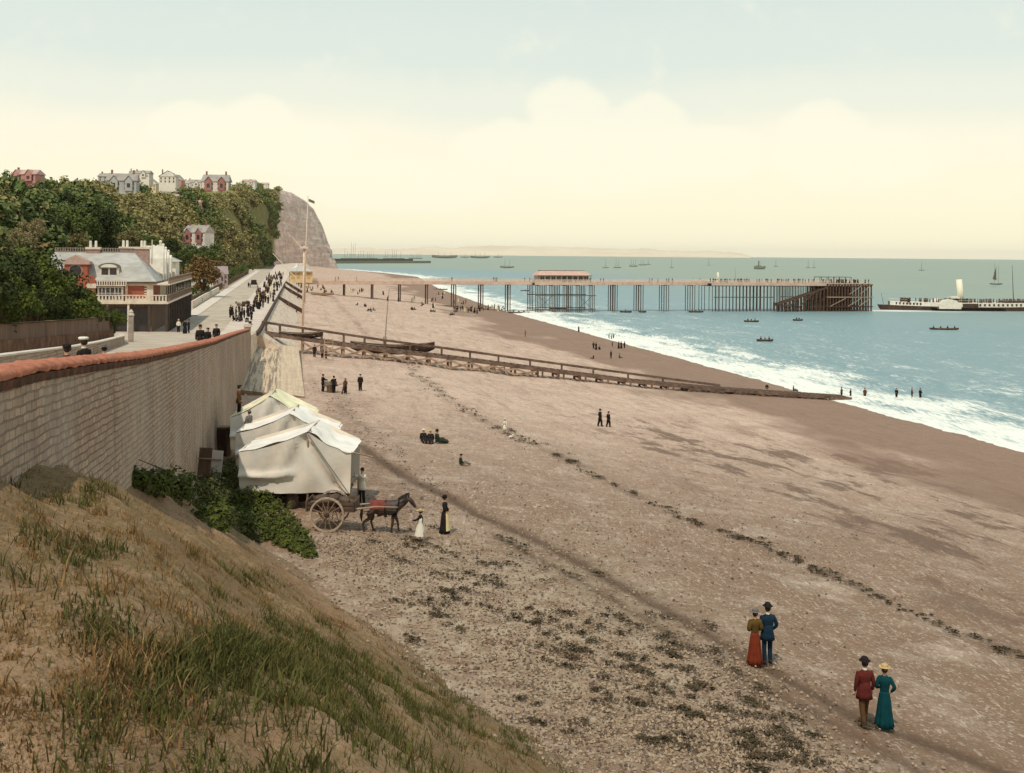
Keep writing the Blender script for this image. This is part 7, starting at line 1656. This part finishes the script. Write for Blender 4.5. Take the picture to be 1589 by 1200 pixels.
# chimneys with pots
for (cx, cy_, w_, d_, z1, pots) in ((-10.2, 5.4, 1.7, 1.0, 11.5, (-.4, .3)), (-5.0, 6.4, 3.8, 1.2, 11.6, (-1.5, -1.0, .9, 1.3)), (-3.4, 17, 1.6, 1.2, 11.1, (-.3, .3))):
    ch = vb('chimney', mat('stack_stone', lin(176, 146, 132), lin(150, 118, 106), scale=3), (cx - w_ / 2, cx + w_ / 2, cy_, cy_ + d_, 8.5, z1 - .5)); vb('chimney_cap', m_stone, (cx - w_ / 2 - .12, cx + w_ / 2 + .12, cy_ - .12, cy_ + d_ + .12, z1 - .5, z1 - .2), parent=ch)
    for dx in pots: MB().lathe([(.13, .85), (.17, .75), (.18, 0)], 8, (cx + dx, cy_ + d_ / 2, z1 - .2)).build('chimney_pot', m_white, ch)
MB().tube([(-2.9, 8.5, 9.0), (-2.9, 8.5, 12.4)], .07, 6).build('roof_pole', m_stone, v)
# rear wing roof and white gables facing the road
b = MB(); b.add([(XL + 1.5, 10.6, 7.6), (BW + .2, 10.6, 7.6), (BW + .2, LEN, 7.6), (XL + 1.5, LEN, 7.6), (-7, 10.6, 10.2), (-7, LEN - 4, 10.2)], [(0, 1, 4), (1, 2, 5, 4), (2, 3, 5), (3, 0, 4, 5)]); b.build('rear_roof', m_slate, v)
for k, y in enumerate((12.5, 16.0, 19.5, 23.5)):
    b = MB(); zt_ = 11.6 - k * .45; b.prism([(0, y - .9, 6.7), (0, y + .9, 6.7), (0, y + .75, 9.8), (0, y + .15, zt_), (0, y - .15, zt_), (0, y - .75, 9.8)], (BW - 2.6, 0, 0), (BW + .3, 0, 0)); gq = b.build('white_gable', m_white, v)
    MB().lathe([(.10, .8), (.22, .6), (.16, .3), (.2, 0)], 8, (BW - .2, y, zt_)).build('finial', m_white, gq)
b = MB(); b.box(-8, BW + .4, 29, 35, 7.0, 9.2); e0 = b.build('end_pavilion', m_white, v); b = MB(); b.add([(-9, 28.4, 9.2), (BW + .9, 28.4, 9.2), (BW + .9, 35.6, 9.2), (-9, 35.6, 9.2), (-5, 32, 11.0)], [(0, 1, 4), (1, 2, 4), (2, 3, 4), (3, 0, 4)]); b.build('end_roof', m_slate, e0)
# verandah
vb('terrace_floor', m_stone, (BW - .1, .2, 1.3, LEN, 6.30, 6.5))
for k in range(16):
    y = .1 + k * (LEN - .2) / 15
    vb('verandah_post', m_shade, (-.14, .02, y - .09, y + .09, 4.13, 6.3)); vb('ground_post', m_shade, (-.2, .08, y - .14, y + .14, -.2, 3.86))
def bal(name, m, run, z0, z1, w_, parent=None, step=.42, axis='y', at=0.05):
    b = MB(); a, c = run; n = int((c - a) / step)
    def bb(p, q, z_0, z_1, t=.05):
        b.box(*((at - t, at + t, p, q) if axis == 'y' else (p, q, at - t, at + t)), z_0, z_1)
    bb(a, c, z1 - .12, z1, .09); bb(a, c, z0, z0 + .12, .09)
    for k in range(n + 1): bb(a + k * step, a + k * step + w_, z0 + .1, z1 - .1)
    return b.build(name, m, v)
bal('front_balustrade', m_stone, (XL + 3.2, .0), 4.13, 5.05, .18, axis='x', at=0.02)
bal('balcony_rail', mat('rail_brown', lin(150, 126, 108)), (0.1, LEN), 4.13, 5.05, .07, step=.3)
bal('terrace_rail', mat('rail_brown', lin(150, 126, 108)), (1.4, LEN), 6.5, 7.35, .07, step=.3)
for k in range(4): vb('front_ground_post', m_stone if k == 1 else m_shade, (-2.4 - k * 2.6, -2.15 - k * 2.6, .0, .2, -.2, 3.85))
for x0_, x1_ in ((-12.2, -8.2), (-7.4, -5.2), (-4.4, -2.6)): vb('arcade_shade_panel', m_glass, (x0_, x1_, 1.5, 1.62, -.2, 3.3))  # solid dark boxes stand for the shade inside the arcade openings
vb('kerb_plinth', m_stone, (XL + 4, .5, -.35, -.12, -.3, .18))

# ================================================================== HOUSES
def house(px, pbase, wpx, hpx, wall, roof, label, kind='gable', rz=0.0, group='houses on the hill', stuck=None, chim=2, accent=None, Yf=None):
    h = on_hill(px, pbase) if Yf is None else None
    for dd_ in range(1, 14):
        if h is not None: break
        h = on_hill(px, pbase + dd_) if Yf is None else None
        if Yf is not None: break
    if h is None: h = atY(px, pbase, Yf or 800)
    Y = h.y; k = Y / 1750; z0 = atY(px, pbase, Y).z; w_, t_ = wpx * k, hpx * k; d_ = w_ * .6; o = thing('hill_house', label, 'house', Vector((h.x, Y, z0)), rz, group)
    he = t_ * .52; MB().box(-w_ / 2, w_ / 2, -d_ / 2, d_ / 2, -6 if Yf is None else -2.5, he).build('wall', wall, o)
    b = MB()
    if kind == 'gable':
        b.add([(-w_ * .55, -d_ * .55, he), (w_ * .55, -d_ * .55, he), (w_ * .55, d_ * .55, he), (-w_ * .55, d_ * .55, he), (-w_ * .5, 0, t_ * .92), (w_ * .5, 0, t_ * .92)], [(0, 1, 5, 4), (2, 3, 4, 5), (1, 2, 5), (3, 0, 4), (3, 2, 1, 0)]); b.build('roof', roof, o)
    else:
        b.add([(-w_ * .55, -d_ * .55, he), (w_ * .55, -d_ * .55, he), (w_ * .55, d_ * .55, he), (-w_ * .55, d_ * .55, he), (0, -d_ * .5, t_ * .98), (0, d_ * .5, t_ * .98)], [(0, 4, 5, 3), (2, 5, 4, 1), (3, 2, 1, 0)]); b.build('roof', roof, o)
        MB().add([(-w_ * .5, -d_ * .5, he), (w_ * .5, -d_ * .5, he), (0, -d_ * .5, t_ * .93)], [(0, 1, 2)]).build('gable_wall', accent or wall, o)
    if kind == 'gable' and wpx > 18:
        for gx_ in ((-.25, .25) if wpx > 30 else (.15,)):
            b = MB(); g0 = gx_ * w_; b.prism([(g0 - w_ * .13, 0, 0), (g0 + w_ * .13, 0, 0), (g0 + w_ * .13, 0, he), (g0, 0, he + w_ * .16), (g0 - w_ * .13, 0, he)], (0, -d_ * .62, 0), (0, 0, 0)); gg = b.build('gable', accent or wall, o)
            MB().add([(g0 - w_ * .15, -d_ * .66, he - .1), (g0, -d_ * .66, he + w_ * .18), (g0, 0, he + w_ * .18), (g0 - w_ * .15, 0, he - .1), (g0 + w_ * .15, -d_ * .66, he - .1), (g0 + w_ * .15, 0, he - .1)], [(0, 1, 2, 3), (1, 4, 5, 2)]).build('gable_roof', roof, gg)
            MB().box(g0 - w_ * .05, g0 + w_ * .05, -d_ * .62 - .12, -d_ * .62, he * .35, he * .75).build('gable_window', m_glass, gg)
    nw = 2 + int(wpx > 20) * 2
    for q in range(nw):
        x = (q + .5) / nw * w_ - w_ / 2
        for zz_ in ((.2,) if hpx < 14 else (.12, .58)): MB().box(x - w_ * .035, x + w_ * .035, -d_ / 2 - .1, -d_ / 2 + .05, he * zz_, he * (zz_ + .28)).build('window', m_glass, o)
    for q in range(chim): cx = (-.38 if q == 0 else .36) * w_; MB().box(cx - w_ * .03, cx + w_ * .03, -w_ * .03, w_ * .03, t_ * .6, t_ * 1.1).build('chimney', mat('chimney_brick', lin(140, 104, 90)), o)
    return o
mr_grey = mat('roof_bluegrey', lin(170, 158, 146), lin(142, 132, 124), scale=.3); mw_grey = mat('house_grey', lin(188, 184, 178), lin(166, 162, 158), scale=.3); mw_cream = mat('house_cream', lin(222, 206, 166), lin(204, 186, 146), scale=.3); mw_pink = mat('house_pink', lin(206, 150, 136), lin(184, 128, 116), scale=.3); mw_red = mat('house_red', lin(174, 118, 106), lin(146, 96, 86), scale=.3); mw_white = mat('house_white', lin(228, 218, 204), lin(210, 198, 184), scale=.3); mr_pink = mat('roof_pinkish', lin(196, 160, 148), lin(176, 142, 130), scale=.3)
HS = [(43, 282, 42, 20, mw_pink, mr_pink, 'pink roofed house at the left edge above the dark trees', 'gable', R(-10), 1, None),
      (170, 282, 30, 14, mw_grey, mr_grey, 'low grey house at the left end of the hilltop row', 'gable', 0, 1, None), (191, 297, 44, 30, mw_grey, mr_grey, 'largest grey many gabled house of the hilltop row', 'gable', R(8), 2, mw_grey), (213, 284, 24, 20, mw_white, mr_grey, 'pale house peeking up behind the large grey one', 'gable', R(20), 1, None),
      (235, 297, 22, 20, mw_cream, mr_grey, 'cream yellow gable fronted house in the hilltop row', 'front', R(-12), 1, mw_cream), (262, 285, 26, 20, mw_white, mr_grey, 'white pedimented house behind the cream yellow one', 'front', 0, 1, mw_white), (260, 300, 18, 20, mw_grey, mr_grey, 'narrow grey house below the white pedimented one', 'front', R(10), 1, mw_grey), (289, 292, 14, 14, mw_white, mr_grey, 'small pale villa between the red gabled house and the white cottage', 'front', R(10), 1, None), (222, 276, 26, 12, mw_white, mr_grey, 'pale roofline behind the gap between the grey and cream houses', 'gable', R(-5), 1, None),
      (276, 291, 18, 20, mw_pink, mr_grey, 'small house with red gable at the right of the dense row', 'front', R(-15), 1, mw_red),
      (303, 290, 22, 12, mw_white, mr_grey, 'small white cottage left of the red gabled villa', 'gable', 0, 1, None), (336, 297, 40, 28, mw_white, mr_grey, 'villa with red timbered gable standing alone on the hilltop', 'gable', R(4), 2, mw_red), (387, 287, 20, 9, mw_white, mr_pink, 'little white building among shrubs on the headland top', 'gable', 0, 0, None), (411, 290, 12, 7, mw_white, mr_pink, 'tiny white hut at the right of the headland top', 'gable', 0, 0, None),
      (270, 309, 16, 8, mw_pink, mr_pink, 'pinkish outbuilding below the hilltop row', 'gable', 0, 0, None), (305, 320, 14, 10, mw_pink, mr_pink, 'pink hut on the grassy slope below the red gabled villa', 'gable', 0, 0, None)]
for px, pb_, w_, h_, wl, rf, lb, kd, rz_, chn, ac in HS: house(px, pb_, w_, h_, wl, rf, lb, kd, rz_, chim=chn, accent=ac)
house(308, 377, 40, 30, mw_white, mr_grey, 'white house with red chimney gable low on the slope above the russet tree', 'gable', R(-20), 'houses at the foot of the hill', chim=2, accent=mw_red, Yf=430)
house(341, 441, 24, 30, mat('grey_lilac_stone', lin(178, 156, 148), lin(152, 132, 124)), mat('lilac_slate', lin(168, 150, 144), lin(150, 132, 128)), 'grey stone outbuilding with steep slate roof right of the russet street tree', 'gable', R(14), 'houses at the foot of the hill', chim=0, Yf=330)
house(326, 447, 10, 14, mw_white, mr_grey, 'tiny white lodge between the russet tree and the stone outbuilding', 'front', R(10), 'houses at the foot of the hill', chim=0, Yf=300)
house(34, 324, 12, 14, mw_white, mr_grey, 'white house front glimpsed between trees at the left edge', 'front', 0, 'houses on the hill', chim=0, Yf=215)
# garden railings and hedges along the far side of the road
gf = thing('garden_fence', 'brown garden fence and hedge line along the inland side of the road beyond the villa', 'fence'); b = MB(); b2_ = MB()
Yg = np.geomspace(225, 560, 60)
for a, c in zip(Yg[:-1], Yg[1:]):
    b.beam(W(-18.6, a, 12.6), W(-18.6, c, 12.6), .12, .2); b.beam(W(-18.6, a, 11.8), W(-18.6, c, 11.8), .12, .12); MB().beam(W(-18.6, a, 11.0), W(-18.6, a, 12.9), .3).build('post', m_wood, gf)
b.build('rail', m_wood, gf)
gfw = thing('garden_wall', 'pale stone garden wall between the villa and the russet street tree', 'wall'); wallmesh('stonework', [(-17.6, 213), (-17.6, 222), (-17.8, 240), (-17.8, 300)], lambda Y: 12.5, lambda Y: 10.5, .4, m_pave, gfw)
# hedges/bushes along the fence
for i in range(16):
    Yb = 240 * (620 / 240) ** (i / 15); o = dup(mt2, W(-21.5 - (i % 3), Yb, 11), sc=1.3 + .08 * i); o['label'] = 'one of the round dark bushes lining the garden fence beyond the villa'; o['group'] = 'bushes along the garden fence'
for px, py, Yb in ((292, 385, 400), (312, 388, 400), (328, 384, 405), (300, 392, 380), (322, 394, 380)):
    o = dup(mt2, atY(px, py, Yb) - Vector((0, 0, 3)), sc=2.6); o['label'] = 'one of the bushes hiding the foot of the white house with red gable'; o['group'] = 'bushes below the white house'
# lamp standards and a flag pole beside the cottage
# carriage on the road and a donkey cart
hc_ = on_road(394, 446); car = thing('carriage', 'dark open carriage with people waiting on the road beside the promenade', 'carriage', hc_, COAST + R(180))
MB().box(-.9, .9, -1.6, 1.4, .8, 1.5).build('body', m_boot, car); MB().box(-.8, .8, .9, 1.35, 1.5, 2.3).build('hood', m_boot, car)
for x in (-1.0, 1.0):
    for y, r_ in ((-1.3, .5), (1.1, .65)):
        b = MB(); b.M = Matrix.Translation((x, y, r_)) @ Matrix.Rotation(R(90), 4, 'Y'); b.lathe([(r_, .04), (r_, -.04)], 14); b.build('wheel', m_dark, car)
make_horse(W(-11.3, hc_.y - 4, 11.1), COAST + R(-90), 'dark horse standing in front of the carriage on the road', .95, m_boot, 0)
dk = on_road(371, 478); make_horse(dk, R(150), 'small grey donkey standing crosswise in the road near the seated people', .72, mat('donkey_coat', lin(130, 116, 100), lin(100, 88, 76), scale=2), 0)
hd = on_road(376, 477); dc = thing('donkey_cart', 'small two wheeled cart behind the grey donkey in the road', 'cart', hd + Vector((.6, .5, 0)), R(150)); MB().box(-.6, .6, -.5, .5, .6, 1.1).build('tub', m_dark, dc); MB().box(-.4, .4, -.52, -.44, 1.1, 1.25).build('seat', m_wood, dc)
for y in (-.6, .6):
    b = MB(); b.M = Matrix.Translation((0, y, .45)) @ Matrix.Rotation(R(90), 4, 'X'); b.lathe([(.45, .03), (.45, -.03)], 14); b.build('wheel', m_dark, dc)
for w_i, (px, py, lb) in enumerate(((388, 505, 'bench with its back to the wall pillar on the promenade'), (372, 500, 'bench under the seated people nearest on the promenade'))):
    p = on_road(px, py); p.z = zroad(p.y) + .12; bb_ = thing('park_bench', lb, 'bench', p, COAST + R(90)); MB().box(-1.0, 1.0, -.22, .22, .42, .47).build('seat', m_dark, bb_); MB().box(-1.0, 1.0, .2, .25, .5, .95).build('backrest', m_dark, bb_)
    for x in (-.85, .85): MB().box(x - .04, x + .04, -.2, .2, 0, .42).build('leg', m_dark, bb_)

flush_crowd(252)
# ================================================================== HAZE
hzm = bpy.data.materials.new('haze'); hzm.use_nodes = True; ht_ = hzm.node_tree
for n in list(ht_.nodes): ht_.nodes.remove(n)
ho = ht_.nodes.new('ShaderNodeOutputMaterial'); hp_ = ht_.nodes.new('ShaderNodeVolumePrincipled'); ht_.links.new(hp_.outputs[0], ho.inputs['Volume'])
hp_.inputs['Color'].default_value = (1.0, .96, .86, 1); hp_.inputs['Density'].default_value = 1.9e-5; hp_.inputs['Anisotropy'].default_value = 0.0
hb = MB().box(-28000, 28000, -900, 26500, -70, 175).build('haze', hzm); hb['kind'] = 'stuff'; hb['label'] = 'thin pale sea haze over the whole bay'; hb['category'] = 'haze'
